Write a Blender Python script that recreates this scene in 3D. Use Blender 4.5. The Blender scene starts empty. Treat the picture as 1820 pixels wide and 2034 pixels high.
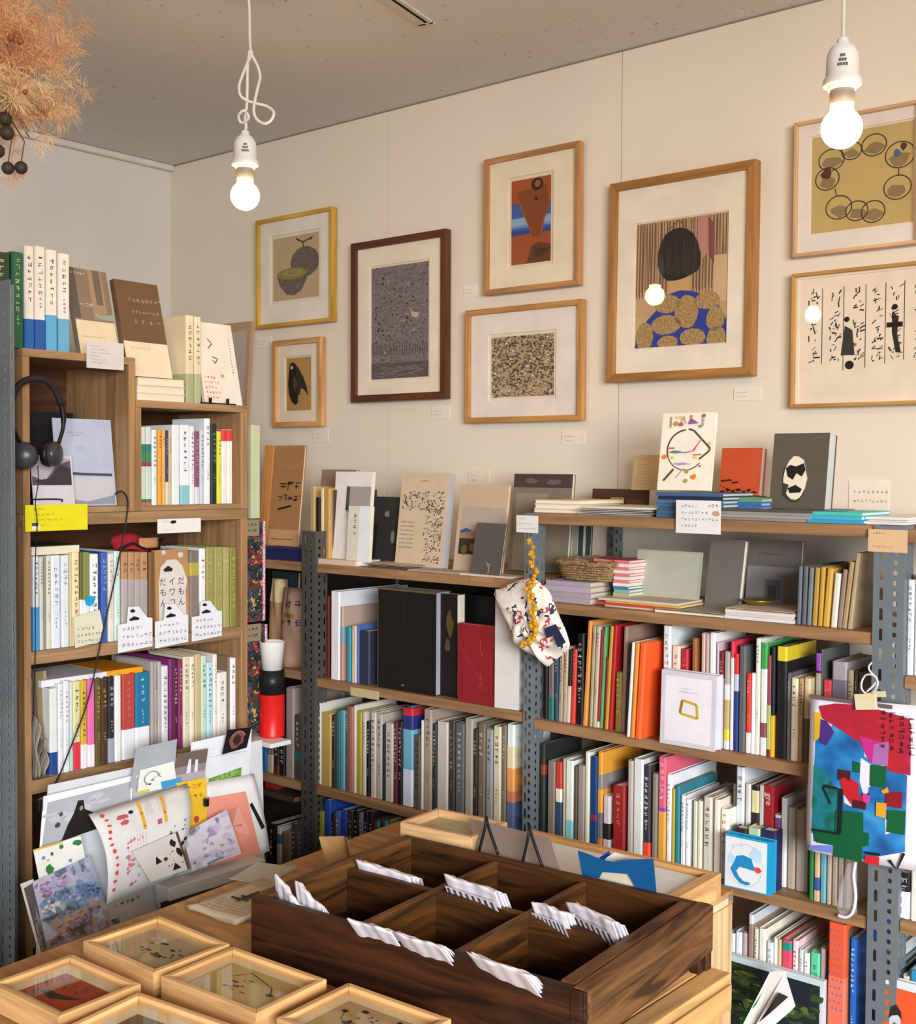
import bpy, bmesh, math, random, colorsys
import numpy as np
from mathutils import Vector, Matrix

sc = bpy.context.scene
C = bpy.context.collection
rnd = random.Random(7)
R_ = math.radians

# ------------------------------------------------------------------ camera
FPX = 2400.0                      # focal length in pixels of the 1820 x 2034 frame
EYE = Vector((0, 0, 1.45))
_yaw, _pit, _rol = R_(40.1), R_(-2.0), R_(0.35)
FW = Vector((-math.sin(_yaw) * math.cos(_pit), math.cos(_yaw) * math.cos(_pit), math.sin(_pit)))
_r = Vector((math.cos(_yaw), math.sin(_yaw), 0)); _u = _r.cross(FW)
RT = _r * math.cos(_rol) + _u * math.sin(_rol)
UP = -_r * math.sin(_rol) + _u * math.cos(_rol)
cam = bpy.data.objects.new('camera', bpy.data.cameras.new('camera'))
C.objects.link(cam)
cam.data.sensor_fit = 'VERTICAL'; cam.data.sensor_height = 24.0
cam.data.lens = 24.0 * FPX / 2034.0
cam.data.clip_start = 0.05
cam.matrix_world = Matrix(((RT.x, UP.x, -FW.x, EYE.x), (RT.y, UP.y, -FW.y, EYE.y), (RT.z, UP.z, -FW.z, EYE.z), (0, 0, 0, 1)))
sc.camera = cam

# ------------------------------------------------------------------ light
sc.view_settings.view_transform = 'Standard'; sc.view_settings.look = 'None'
sc.view_settings.gamma = 1.0; sc.view_settings.use_curve_mapping = False
sc.view_settings.exposure = 0.08
world = bpy.data.worlds.new('world'); sc.world = world; world.use_nodes = True
wb = world.node_tree.nodes['Background']
wb.inputs[0].default_value = (0.90, 0.95, 1.0, 1); wb.inputs[1].default_value = 0.20
WARM = (1.0, 0.62, 0.30, 1)
BULB_E = 80.0

def area(name, loc, target, sx, sy, power, col, spread=180):
    l = bpy.data.lights.new(name, 'AREA'); l.shape = 'RECTANGLE'; l.size = sx; l.size_y = sy; l.energy = power; l.color = col; l.spread = R_(spread)
    o = bpy.data.objects.new(name, l); C.objects.link(o); o.location = loc
    o.rotation_euler = (Vector(target) - Vector(loc)).to_track_quat('-Z', 'Y').to_euler()
    return o
# daylight from the shop window behind and to the right of the camera
area('shop_window_light', (2.4, -1.3, 1.75), (-1.7, 1.75, 0.05), 2.2, 1.3, 70, (0.93, 0.97, 1.0), 75)

# ------------------------------------------------------------------ geometry of the picture -> points in the room
WALL, LEFT, CEIL = 2.35, -3.17, 2.40
YF = 2.0                           # front of the steel shelves
XF = -2.2                          # front of the crate bookcase
TZ = 0.80                          # table top

def ray(x, y): return FW + RT * ((x - 910) / FPX) - UP * ((y - 1017) / FPX)
def at(x, y, X=None, Y=None, Z=None):
    d = ray(x, y)
    t = X / d.x if X is not None else Y / d.y if Y is not None else (Z - EYE.z) / d.z
    return EYE + d * t
def atd(x, y, t): return EYE + ray(x, y) * t

class Plane:
    """a shelf front: local x runs along it to the right, local y goes back into the shelf, z up"""
    def __init__(s, kind, v): s.kind, s.v = kind, v
    def loc(s, px, py, off=0.0):
        if s.kind == 'Y':
            p = at(px, py, Y=s.v + off); return Vector((p.x, p.y, p.z))
        p = at(px, py, X=-(s.v + off)); return Vector((p.y, -p.x, p.z))
    def world(s, v): return Vector(v) if s.kind == 'Y' else Vector((-v[1], v[0], v[2]))
    @property
    def rz(s): return 0.0 if s.kind == 'Y' else math.pi / 2
PY = Plane('Y', YF); PX = Plane('X', -XF)

# ------------------------------------------------------------------ materials
def lin(h):
    h = h.lstrip('#'); c = [int(h[i:i + 2], 16) / 255 for i in (0, 2, 4)]
    return [x / 12.92 if x <= 0.04045 else ((x + 0.055) / 1.055) ** 2.4 for x in c]
_mats = {}
GAIN = 1.0
def M(col, rough=0.6, kind='plain', metal=0.0, spec=0.3):
    key = (col, rough, kind, metal)
    if key in _mats: return _mats[key]
    m = bpy.data.materials.new(kind + '_' + col.strip('#')); m.use_nodes = True
    nt = m.node_tree; b = nt.nodes['Principled BSDF']
    c = [min(0.9, x * GAIN) for x in lin(col)]
    b.inputs['Roughness'].default_value = rough; b.inputs['Metallic'].default_value = metal
    b.inputs['Specular IOR Level'].default_value = spec
    N = nt.nodes.new; L = nt.links.new
    tc = N('ShaderNodeTexCoord'); mp = N('ShaderNodeMapping'); L(tc.outputs['Object'], mp.inputs[0])
    nz = N('ShaderNodeTexNoise'); L(mp.outputs[0], nz.inputs['Vector'])
    rp = N('ShaderNodeValToRGB')
    L(nz.outputs[0], rp.inputs[0])
    def ramp(lo, hi, p0=0.3, p1=0.7):
        rp.color_ramp.elements[0].position = p0; rp.color_ramp.elements[1].position = p1
        rp.color_ramp.elements[0].color = [min(1, x * lo) for x in c] + [1]; rp.color_ramp.elements[1].color = [min(1, x * hi) for x in c] + [1]
    if kind == 'plain':
        nz.inputs['Scale'].default_value = 18; nz.inputs['Detail'].default_value = 3; ramp(0.93, 1.05)
    elif kind.startswith('wood'):          # woodx / woody / woodz: grain runs along that axis
        s = {'x': (4, 60, 60), 'y': (60, 4, 60), 'z': (60, 60, 4)}[kind[4]]
        mp.inputs['Scale'].default_value = s
        nz.inputs['Scale'].default_value = 1.0; nz.inputs['Detail'].default_value = 6; nz.inputs['Distortion'].default_value = 0.6; ramp(0.68, 1.2, 0.34, 0.66)
        bp = N('ShaderNodeBump'); bp.inputs['Strength'].default_value = 0.15; bp.inputs['Distance'].default_value = 0.002
        L(nz.outputs[0], bp.inputs['Height']); L(bp.outputs[0], b.inputs['Normal'])
    elif kind.startswith('old'):           # weathered dark wood
        s = {'x': (5, 50, 50), 'y': (50, 5, 50), 'z': (50, 50, 5)}[kind[3]]
        mp.inputs['Scale'].default_value = s
        nz.inputs['Scale'].default_value = 1.0; nz.inputs['Detail'].default_value = 8; nz.inputs['Distortion'].default_value = 1.2; ramp(0.3, 1.6, 0.34, 0.66)
        bp = N('ShaderNodeBump'); bp.inputs['Strength'].default_value = 0.4; bp.inputs['Distance'].default_value = 0.003
        L(nz.outputs[0], bp.inputs['Height']); L(bp.outputs[0], b.inputs['Normal'])
    elif kind == 'speck':                  # print texture: coarse mottling
        nz.inputs['Scale'].default_value = 260; nz.inputs['Detail'].default_value = 4; ramp(0.6, 1.3, 0.36, 0.66)
    elif kind == 'board':                  # mineral fibre ceiling with pinholes
        nz.inputs['Scale'].default_value = 60; nz.inputs['Detail'].default_value = 2; ramp(0.55, 1.0, 0.27, 0.33)
    elif kind == 'wall':
        nz.inputs['Scale'].default_value = 3; ramp(0.97, 1.02)
        n2 = N('ShaderNodeTexNoise'); n2.inputs['Scale'].default_value = 220; L(tc.outputs['Object'], n2.inputs['Vector'])
        bp = N('ShaderNodeBump'); bp.inputs['Strength'].default_value = 0.08; bp.inputs['Distance'].default_value = 0.001
        L(n2.outputs[0], bp.inputs['Height']); L(bp.outputs[0], b.inputs['Normal'])
    elif kind == 'woven':
        mp.inputs['Scale'].default_value = (90, 90, 60)
        nz.inputs['Scale'].default_value = 1.5; nz.inputs['Distortion'].default_value = 2; ramp(0.3, 1.4)
        bp = N('ShaderNodeBump'); bp.inputs['Strength'].default_value = 0.8; bp.inputs['Distance'].default_value = 0.004
        L(nz.outputs[0], bp.inputs['Height']); L(bp.outputs[0], b.inputs['Normal'])
    if kind == 'wall' or kind != 'flat': L(rp.outputs[0], b.inputs['Base Color'])
    _mats[key] = m
    return m
def glassmat():
    if 'glass' in _mats: return _mats['glass']
    m = bpy.data.materials.new('clear_glass'); m.use_nodes = True; nt = m.node_tree; nt.nodes.remove(nt.nodes['Principled BSDF'])
    N = nt.nodes.new; L = nt.links.new
    t = N('ShaderNodeBsdfTransparent'); t.inputs[0].default_value = (0.985, 0.98, 0.975, 1)
    g = N('ShaderNodeBsdfGlossy'); g.inputs['Roughness'].default_value = 0.02
    f = N('ShaderNodeLayerWeight'); f.inputs[0].default_value = 0.5
    pw = N('ShaderNodeMath'); pw.operation = 'POWER'; pw.inputs[1].default_value = 5; L(f.outputs['Facing'], pw.inputs[0])
    ma = N('ShaderNodeMath'); ma.operation = 'MULTIPLY_ADD'; ma.inputs[1].default_value = 0.9; ma.inputs[2].default_value = 0.022; L(pw.outputs[0], ma.inputs[0])
    mx = N('ShaderNodeMixShader'); L(ma.outputs[0], mx.inputs[0]); L(t.outputs[0], mx.inputs[1]); L(g.outputs[0], mx.inputs[2])
    L(mx.outputs[0], nt.nodes['Material Output'].inputs[0]); _mats['glass'] = m
    return m
def filmmat():
    if 'film' in _mats: return _mats['film']
    m = bpy.data.materials.new('clear_film'); m.use_nodes = True; nt = m.node_tree; nt.nodes.remove(nt.nodes['Principled BSDF'])
    N = nt.nodes.new; L = nt.links.new
    t = N('ShaderNodeBsdfTransparent'); d = N('ShaderNodeBsdfPrincipled'); d.inputs['Base Color'].default_value = (.8, .8, .85, 1); d.inputs['Roughness'].default_value = .15
    mx = N('ShaderNodeMixShader'); mx.inputs[0].default_value = 0.22; L(t.outputs[0], mx.inputs[1]); L(d.outputs[0], mx.inputs[2])
    L(mx.outputs[0], nt.nodes['Material Output'].inputs[0]); _mats['film'] = m
    return m
def multimat(name, cols, scale, rough=0.8, voronoi=True):
    m = bpy.data.materials.new(name); m.use_nodes = True; nt = m.node_tree; b = nt.nodes['Principled BSDF']; b.inputs['Roughness'].default_value = rough
    N = nt.nodes.new; L = nt.links.new
    tc = N('ShaderNodeTexCoord')
    ns = N('ShaderNodeTexNoise'); ns.inputs['Scale'].default_value = scale * 0.8; L(tc.outputs['Object'], ns.inputs['Vector'])
    if voronoi:
        ad = N('ShaderNodeMixRGB'); ad.blend_type = 'ADD'; ad.inputs[0].default_value = 0.08; L(tc.outputs['Object'], ad.inputs[1]); L(ns.outputs['Color'], ad.inputs[2])
        v = N('ShaderNodeTexVoronoi'); v.inputs['Scale'].default_value = scale; L(ad.outputs[0], v.inputs['Vector'])
        sp = N('ShaderNodeSeparateColor'); L(v.outputs['Color'], sp.inputs[0]); src = sp.outputs[0]
    else: src = ns.outputs[0]
    rp = N('ShaderNodeValToRGB'); rp.color_ramp.interpolation = 'CONSTANT' if voronoi else 'LINEAR'; L(src, rp.inputs[0])
    els = rp.color_ramp.elements
    while len(els) < len(cols): els.new(0.5)
    for i, cc in enumerate(cols):
        els[i].position = (i / len(cols)) if voronoi else 0.3 + 0.4 * i / (len(cols) - 1); els[i].color = lin(cc) + [1]
    L(rp.outputs[0], b.inputs['Base Color'])
    return m
def emitmat(name, col, e):
    m = bpy.data.materials.new(name); m.use_nodes = True; nt = m.node_tree; b = nt.nodes['Principled BSDF']
    b.inputs['Emission Color'].default_value = col; b.inputs['Emission Strength'].default_value = e; b.inputs['Base Color'].default_value = (1, .95, .85, 1)
    return m

# ------------------------------------------------------------------ mesh builder
class MB:
    def __init__(s): s.v, s.f, s.m = [], [], []
    def face(s, pts, mi=0):
        n = len(s.v); s.v += [tuple(p) for p in pts]; s.f.append(tuple(range(n, n + len(pts)))); s.m.append(mi)
    def mesh(s, vs, fs, mi=0, T=None):
        n = len(s.v); s.v += [tuple(T @ Vector(p)) if T is not None else tuple(p) for p in vs]
        for f in fs: s.f.append(tuple(i + n for i in f)); s.m.append(mi)
    def box(s, x0, x1, y0, y1, z0, z1, mi=0, T=None):
        vs = [(x0, y0, z0), (x1, y0, z0), (x1, y1, z0), (x0, y1, z0), (x0, y0, z1), (x1, y0, z1), (x1, y1, z1), (x0, y1, z1)]
        s.mesh(vs, [(3, 2, 1, 0), (4, 5, 6, 7), (0, 1, 5, 4), (1, 2, 6, 5), (2, 3, 7, 6), (3, 0, 4, 7)], mi, T); return s
    def prism(s, poly, z0, z1, mi=0, T=None):
        n = len(poly); vs = [(x, y, z0) for x, y in poly] + [(x, y, z1) for x, y in poly]
        fs = [tuple(range(n - 1, -1, -1)), tuple(range(n, 2 * n))] + [(i, (i + 1) % n, n + (i + 1) % n, n + i) for i in range(n)]
        s.mesh(vs, fs, mi, T); return s
    def tube(s, pts, r, n=8, mi=0, closed=False):
        pts = [Vector(p) for p in pts]; rings = []; k = len(pts); prev = None
        rs = r if isinstance(r, (list, tuple)) else [r] * k
        for i, p in enumerate(pts):
            d = (pts[(i + 1) % k] - pts[i - 1]) if closed else (pts[min(i + 1, k - 1)] - pts[max(i - 1, 0)])
            d.normalize()
            a = prev if prev is not None else (Vector((0, 0, 1)) if abs(d.z) < 0.9 else Vector((1, 0, 0)))
            u = (a - d * a.dot(d)).normalized(); w = d.cross(u); prev = u
            rings.append([p + (u * math.cos(2 * math.pi * j / n) + w * math.sin(2 * math.pi * j / n)) * rs[i] for j in range(n)])
        vs = [q for rg in rings for q in rg]; fs = []
        for i in range(k if closed else k - 1):
            for j in range(n):
                a, b = i * n, ((i + 1) % k) * n
                fs.append((a + j, a + (j + 1) % n, b + (j + 1) % n, b + j))
        if not closed: fs += [tuple(range(n - 1, -1, -1)), tuple(range((k - 1) * n, k * n))]
        s.mesh(vs, fs, mi); return s
    def lathe(s, prof, n=20, mi=0, T=None):
        vs = []; fs = []
        for r, z in prof: vs += [(r * math.cos(2 * math.pi * j / n), r * math.sin(2 * math.pi * j / n), z) for j in range(n)]
        for i in range(len(prof) - 1):
            for j in range(n): fs.append((i * n + j, i * n + (j + 1) % n, (i + 1) * n + (j + 1) % n, (i + 1) * n + j))
        fs += [tuple(range(n - 1, -1, -1)), tuple(range((len(prof) - 1) * n, len(prof) * n))]
        s.mesh(vs, fs, mi, T); return s
    def grid(s, fn, nu, nv, mi=0):
        vs = [fn(i / nu, j / nv) for j in range(nv + 1) for i in range(nu + 1)]
        fs = [(j * (nu + 1) + i, j * (nu + 1) + i + 1, (j + 1) * (nu + 1) + i + 1, (j + 1) * (nu + 1) + i) for j in range(nv) for i in range(nu)]
        s.mesh(vs, fs, mi); return s
    def build(s, name, mats, parent=None, loc=None, rz=0.0, smooth=False, bevel=0.0, solid=0.0):
        me = bpy.data.meshes.new(name); me.from_pydata(s.v, [], s.f)
        if not isinstance(mats, (list, tuple)): mats = [mats]
        for m in mats: me.materials.append(m)
        me.polygons.foreach_set('material_index', s.m)
        if smooth: me.polygons.foreach_set('use_smooth', [True] * len(s.f))
        me.update()
        o = bpy.data.objects.new(name, me); C.objects.link(o)
        if parent is not None: o.parent = parent
        if loc is not None: o.location = loc
        if rz: o.rotation_euler = (0, 0, rz)
        if solid:
            md = o.modifiers.new('thickness', 'SOLIDIFY'); md.thickness = solid; md.offset = 0
        if bevel:
            md = o.modifiers.new('bevel', 'BEVEL'); md.width = bevel; md.segments = 2; md.limit_method = 'ANGLE'
        return o
def box(x0, x1, y0, y1, z0, z1): return MB().box(x0, x1, y0, y1, z0, z1)

_labels = {}
def tag(o, label, cat, group=None):
    if label in _labels: print('DUPLABEL', label)
    _labels[label] = 1
    o['label'] = label; o['category'] = cat
    if group: o['group'] = group
    return o
def thing(name, label, cat, loc=(0, 0, 0), rz=0.0, group=None, tilt=0.0):
    o = bpy.data.objects.new(name, None); C.objects.link(o); o.empty_display_size = 0.05
    o.location = loc; o.rotation_euler = (tilt, 0, rz)
    return tag(o, label, cat, group)
def struct(o): o['kind'] = 'structure'; return o

# ------------------------------------------------------------------ flat print: polygons on a surface
def circ(cx, cy, r, ry=None, n=18, a0=0, a1=360):
    ry = ry if ry is not None else r
    return [(cx + r * math.cos(R_(a0 + (a1 - a0) * i / n)), cy + ry * math.sin(R_(a0 + (a1 - a0) * i / n))) for i in range(n if a1 - a0 == 360 else n + 1)]
def line(pts, w, asp=1.0):
    out = []
    for (x0, y0), (x1, y1) in zip(pts, pts[1:]):
        dx, dy = (x1 - x0) * asp, y1 - y0; l = math.hypot(dx, dy) or 1; nx, ny = -dy / l * w / 2, dx / l * w / 2
        out.append([(x0 + nx / asp, y0 + ny), (x1 + nx / asp, y1 + ny), (x1 - nx / asp, y1 - ny), (x0 - nx / asp, y0 - ny)])
    return out
def glyph(x, y, s, rr, asp=1.0):
    """a small block of strokes, like a character too small to read"""
    out = []
    for k in range(rr.randint(3, 5)):
        if rr.random() < 0.55:
            yy = y + s * rr.uniform(0.1, 0.8); x0 = x + s / asp * rr.uniform(0, 0.3); x1 = x + s / asp * rr.uniform(0.6, 0.95)
            out.append([(x0, yy), (x1, yy), (x1, yy + s * 0.10), (x0, yy + s * 0.10)])
        else:
            xx = x + s / asp * rr.uniform(0.1, 0.8); y0 = y + s * rr.uniform(0, 0.3); y1 = y + s * rr.uniform(0.6, 0.95)
            out.append([(xx, y0), (xx + s * 0.10 / asp, y0), (xx + s * 0.10 / asp, y1), (xx, y1)])
    return out
def textv(x, y, s, n, seed, asp=1.0, gap=1.25):
    rr = random.Random(seed); out = []
    for i in range(n): out += glyph(x, y - i * s * gap, s, rr, asp)
    return out
def texth(x, y, s, n, seed, asp=1.0, gap=1.1):
    rr = random.Random(seed); out = []
    for i in range(n): out += glyph(x + i * s * gap / asp, y, s, rr, asp)
    return out
def art(name, parent, mapf, shapes, sub=0, eps=0.00025, label=None, mats=None):
    """shapes: [(colour, [polygon, ...])]; mapf(u, v, height_above_surface) -> point"""
    mb = MB(); ml = []; lay = 0
    for col, polys in shapes:
        m = col if isinstance(col, bpy.types.Material) else M(col, 0.7)
        if m not in ml: ml.append(m)
        mi = ml.index(m); lay += 1
        if polys and not isinstance(polys[0][0], (tuple, list)): polys = [polys]
        for p in polys:
            p = [(min(1, max(0, q[0])), min(1, max(0, q[1]))) for q in p]
            if sub:
                bm = bmesh.new(); vs = [bm.verts.new((a, b, 0)) for a, b in p]
                try: bm.faces.new(vs)
                except ValueError: bm.free(); continue
                bmesh.ops.triangulate(bm, faces=bm.faces[:])
                for _ in range(5):
                    es = [e for e in bm.edges if e.calc_length() > 1.0 / sub]
                    if not es: break
                    bmesh.ops.subdivide_edges(bm, edges=es, cuts=1); bmesh.ops.triangulate(bm, faces=bm.faces[:])
                bm.verts.index_update()
                mb.mesh([mapf(v.co.x, v.co.y, eps * lay) for v in bm.verts], [tuple(v.index for v in f.verts) for f in bm.faces], mi); bm.free()
            else: mb.face([mapf(a, b, eps * lay) for a, b in p], mi)
    o = mb.build(name, ml, parent)
    if label: o['label'] = label
    return o
def rect(u0, v0, u1, v1): return [(u0, v0), (u1, v0), (u1, v1), (u0, v1)]
def facemap(w, h, y=0.0): return lambda u, v, e: (-w / 2 + u * w, y - e, v * h)      # a front face standing in local xz, looking to -y

# ------------------------------------------------------------------ structure
struct(box(-3.6, 1.6, -2.2, 2.6, -0.03, 0).build('floor', M('#6f5a45', 0.5, 'woodx')))
struct(box(-3.6, 1.6, -2.2, 2.6, CEIL, CEIL + 0.05).build('ceiling', M('#dcdad7', 0.9, 'board')))
struct(box(LEFT - 0.1, LEFT, -2.2, 2.6, 0, CEIL).build('wall_left', M('#ddd7ce', 0.85, 'wall')))
# back wall in boards, thin joints between them
seams = [LEFT] + [at(x, 600, Y=WALL).x for x in (770, 1231)] + [1.6]
wb_ = struct(box(LEFT, 1.6, WALL + 0.004, WALL + 0.1, 0, CEIL).build('wall_back', M('#8c8074', 0.9)))
for a, b in zip(seams, seams[1:]):
    box(a + 0.0012, b - 0.0012, WALL, WALL + 0.012, 0, CEIL - 0.004).build('panel', M('#e6dac7', 0.85, 'wall'), wb_)
struct(box(LEFT, LEFT + 0.022, -2.2, WALL, CEIL - 0.02, CEIL - 0.0005).build('trim_1', M('#ddd6cc', 0.7), bevel=0.006))
# ceiling slot
p0, p1 = at(775, -8, Z=CEIL), at(848, 42, Z=CEIL)
d = (p1 - p0); ln = d.length; ang = math.atan2(d.y, d.x)
t = thing('ceiling_slot', 'narrow dark slot with a pale rim in the ceiling', 'vent', p1, ang)
mb = MB()
mb.box(-ln - .5, 0.006, -0.013, -0.005, -0.005, 0.002); mb.box(-ln - .5, 0.006, 0.005, 0.022, -0.005, 0.002); mb.box(0.0, 0.014, -0.013, 0.022, -0.005, 0.002)
mb.build('rim', M('#cfc8bd', 0.6), t); box(-ln - .5, 0, -0.006, 0.006, -0.003, 0.002).build('slot', M('#15100e', 0.8), t)

# ------------------------------------------------------------------ pendant bulbs
bulbglow = emitmat('lit_bulb_glass', WARM, BULB_E)
def pendant(label, P, k, cordpts=None, n=32, glow=1):
    t = thing('pendant_lamp', label, 'lamp', P, 0, 'bare bulb pendants')
    prof = [(0.0005, -0.030)] + [(0.030 * math.cos(R_(a)), 0.030 * math.sin(R_(a))) for a in range(-78, 58, 12)] + [(0.017, 0.0275), (0.0165, 0.033)]
    MB().lathe([(r * k, z * k) for r, z in prof], n).build('bulb', bulbglow if glow == 1 else emitmat('bright_bulb_glass', WARM, BULB_E * glow), t, smooth=True)
    MB().lathe([(r * k, z * k) for r, z in [(0.0166, 0.033), (0.0178, 0.036), (0.0182, 0.052), (0.016, 0.060)]], n).build('bulb_collar', M('#8d857c', 0.4), t, smooth=True)
    s = MB().lathe([(r * k, z * k) for r, z in [(0.020, 0.056), (0.0215, 0.058), (0.0215, 0.0625), (0.0275, 0.0625), (0.0285, 0.066), (0.0275, 0.072), (0.0245, 0.076), (0.0238, 0.100), (0.0225, 0.110), (0.0175, 0.1195), (0.0095, 0.1255), (0.0085, 0.132), (0.0045, 0.136)]], n)
    so = s.build('socket', M('#ece6dc', 0.35), t, smooth=True)
    md = so.modifiers.new('edge', 'EDGE_SPLIT'); md.split_angle = R_(50)
    # small moulded print on the socket
    mk = MB()
    fa = math.atan2(-P.y, -P.x)
    for i in range(3):
        for j in range(4 - i):
            a = fa + (j - 1.5 + i * .5) * 0.16; r = 0.0242 * k; z = (0.088 + i * 0.0065) * k
            c = Vector((math.cos(a) * r, math.sin(a) * r, z)); tn = Vector((-math.sin(a), math.cos(a), 0)) * 0.0016 * k; uz = Vector((0, 0, 0.0022 * k)); nn = Vector((math.cos(a), math.sin(a), 0)) * 0.0004
            mk.face([c - tn - uz + nn, c + tn - uz + nn, c + tn + uz + nn, c - tn + uz + nn])
    mk.build('print', M('#5d5850', 0.6), so)
    pts = cordpts or [(0, 0, 0.130 * k), (0, 0, CEIL - P.z)]
    MB().tube(pts, 0.0032 * k, 8).build('cord', M('#e9e0d2', 0.5), t, smooth=True)
    return t
Pl, kl = atd(487, 389, 2.37), 0.94
Pr, kr = atd(1672, 255, 1.78), 0.985
def lp(x, y, dz=0.0): return atd(x, y, 2.37) - Pl + FW * dz
sx = 1 / 2.9355
knots = [(1447, -60), (1452, 60), (1455, 200), (1463, 290), (1470, 318), (1438, 375), (1408, 440), (1393, 500), (1404, 560), (1440, 590), (1490, 600), (1550, 612), (1592, 645), (1598, 680), (1575, 712), (1535, 716), (1495, 690), (1480, 650), (1490, 590), (1508, 500), (1515, 440), (1500, 380), (1476, 335), (1462, 300), (1450, 340), (1441, 400), (1440, 520), (1438, 640), (1418, 652), (1392, 675), (1398, 705), (1425, 710), (1452, 690), (1440, 665), (1428, 690), (1432, 730), (1428, 800), (1428, 830)]
# smooth the knot path
def smooth_path(pts, n=4):
    out = []
    P = [Vector(p) for p in pts]
    for i in range(len(P) - 1):
        a, b, c, d = P[max(i - 1, 0)], P[i], P[i + 1], P[min(i + 2, len(P) - 1)]
        for j in range(n):
            s = j / n
            out.append(0.5 * ((2 * b) + (c - a) * s + (2 * a - 5 * b + 4 * c - d) * s * s + (3 * b - a - 3 * c + d) * s ** 3))
    return out + [P[-1]]
path = [lp(x * sx, y * sx, 0.006 * math.sin(i * 1.3)) for i, (x, y) in enumerate(knots)]
path = [Vector((path[0].x, path[0].y, CEIL - Pl.z))] + path
path[-1] = Vector((0, 0, 0.128 * kl))
pendant('left hanging bare bulb on a knotted white cord', Pl, kl, smooth_path(path))
pendant('right hanging bare bulb on a straight white cord', Pr, kr)
pendant('bare bulb pendant further left, nearer the viewer', Vector((-1.95, 0.25, 2.03)), 0.95, n=20)
Wp = at(1125, 170, Y=WALL); Sk = atd(1672, 140, 1.78)
pendant('bare bulb pendant further right along the wall', Sk + (Sk - Wp) * 1.5 + Vector((0, 0, -0.02)), 0.95, n=20, glow=3.6)

# ------------------------------------------------------------------ framed pictures on the wall
def wall_frame(label, xl, xr, tl, tr, bl, br, fw, fcol, mat, op, prn, shapes, pcol, deep=0.024, tilt=0.5, sub=0):
    """pixel edges of the outer frame; op: print rectangle as fractions of the frame (u0,v0,u1,v1)"""
    yf = WALL - deep
    A = at(xl, (tl + bl) / 2, Y=yf); B = at(xr, (tr + br) / 2, Y=WALL)
    zt = (at(xl, tl, Y=yf).z + at(xr, tr, Y=WALL).z) / 2; zb = (at(xl, bl, Y=yf).z + at(xr, br, Y=WALL).z) / 2
    w, h = B.x - A.x, zt - zb
    t = thing('framed_picture', label, 'picture', ((A.x + B.x) / 2, WALL - 0.003, zb), 0, 'framed pictures on the back wall')
    t.rotation_euler = (R_(tilt) * 0.5, 0, 0)
    f = fw * w; mb = MB(); y0, y1 = -deep + 0.003, 0.0
    o = [(-w / 2, 0), (w / 2, 0), (w / 2, h), (-w / 2, h)]; i = [(-w / 2 + f, f), (w / 2 - f, f), (w / 2 - f, h - f), (-w / 2 + f, h - f)]
    for k in range(4):                                  # four mitred rails
        a, b, c, d = o[k], o[(k + 1) % 4], i[(k + 1) % 4], i[k]
        q = [a, b, c, d]
        vs = [(x, y0, z) for x, z in q] + [(x, y1, z) for x, z in q]
        mb = MB(); mb.mesh(vs, [(0, 1, 2, 3), (7, 6, 5, 4), (0, 4, 5, 1), (1, 5, 6, 2), (2, 6, 7, 3), (3, 7, 4, 0)])
        mb.build('frame_rail', M(fcol, 0.42, 'woodx' if k % 2 == 0 else 'woodz'), t, bevel=0.0012)
    ym = -deep + 0.012
    u0, v0, u1, v1 = op; g = 0.004
    # mount: four boards round a bevelled window
    W0, W1, H0, H1 = -w / 2 + f * .8, w / 2 - f * .8, f * .8, h - f * .8
    a0, a1, b0, b1 = -w / 2 + u0 * w - g * mat[1], -w / 2 + u1 * w + g * mat[1], v0 * h - g * mat[1], v1 * h + g * mat[1]
    mb = MB(); mb.box(W0, a0, ym, ym + .003, H0, H1); mb.box(a1, W1, ym, ym + .003, H0, H1); mb.box(a0, a1, ym, ym + .003, H0, b0); mb.box(a0, a1, ym, ym + .003, b1, H1)
    mb.build('mount', M(mat[0], 0.8), t)
    sheet = box(a0 - .004, a1 + .004, ym + .0032, ym + .0042, b0 - .004, b1 + .004).build('paper', M(mat[2], 0.8), t)
    pw, ph = (u1 - u0) * w, (v1 - v0) * h; ox, oz = -w / 2 + u0 * w, v0 * h
    art('print', t, lambda u, v, e: (ox + u * pw, ym + .0031 - e, oz + v * ph), [(pcol, rect(0, 0, 1, 1))] + shapes, eps=0.0001)
    box(-w / 2 + f * .7, w / 2 - f * .7, ym - .004, ym - .002, f * .7, h - f * .7).build('glass', glassmat(), t)
    return t
rr = random.Random(3)
# melon
def blob(cx, cy, r, seed, n=16, j=0.15, ry=None):
    q = random.Random(seed); ry = ry or r
    return [(cx + r * (1 + q.uniform(-j, j)) * math.cos(2 * math.pi * i / n), cy + ry * (1 + q.uniform(-j, j)) * math.sin(2 * math.pi * i / n)) for i in range(n)]
dk = M('#6a6055', 0.8, 'speck')
wall_frame('gold framed picture of a whole and a halved melon', 508, 672, 442, 409, 657, 636, 0.035, '#c89a3c', ('#f0e6d8', 2.2, '#e9dcc8'), (.20, .24, .80, .81), None,
    [(dk, circ(.70, .57, .31, .24)), (dk, [(.08, .40), (.16, .22), (.30, .09), (.45, .06), (.62, .12), (.73, .28), (.76, .44)]), ('#8a8436', circ(.41, .41, .33, .09)), ('#a3934c', circ(.43, .42, .22, .055)), ('#8d7a68', circ(.44, .42, .1, .03)), ('#2b2a28', line([(.68, .80), (.66, .88), (.52, .95)], .022) + line([(.66, .88), (.86, .93)], .02)), ('#23221f', [(.50, .97), (.60, .92), (.56, .90)]), ('#23221f', [(.80, .93), (.90, .95), (.82, .89)])], '#bfa880')
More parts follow.
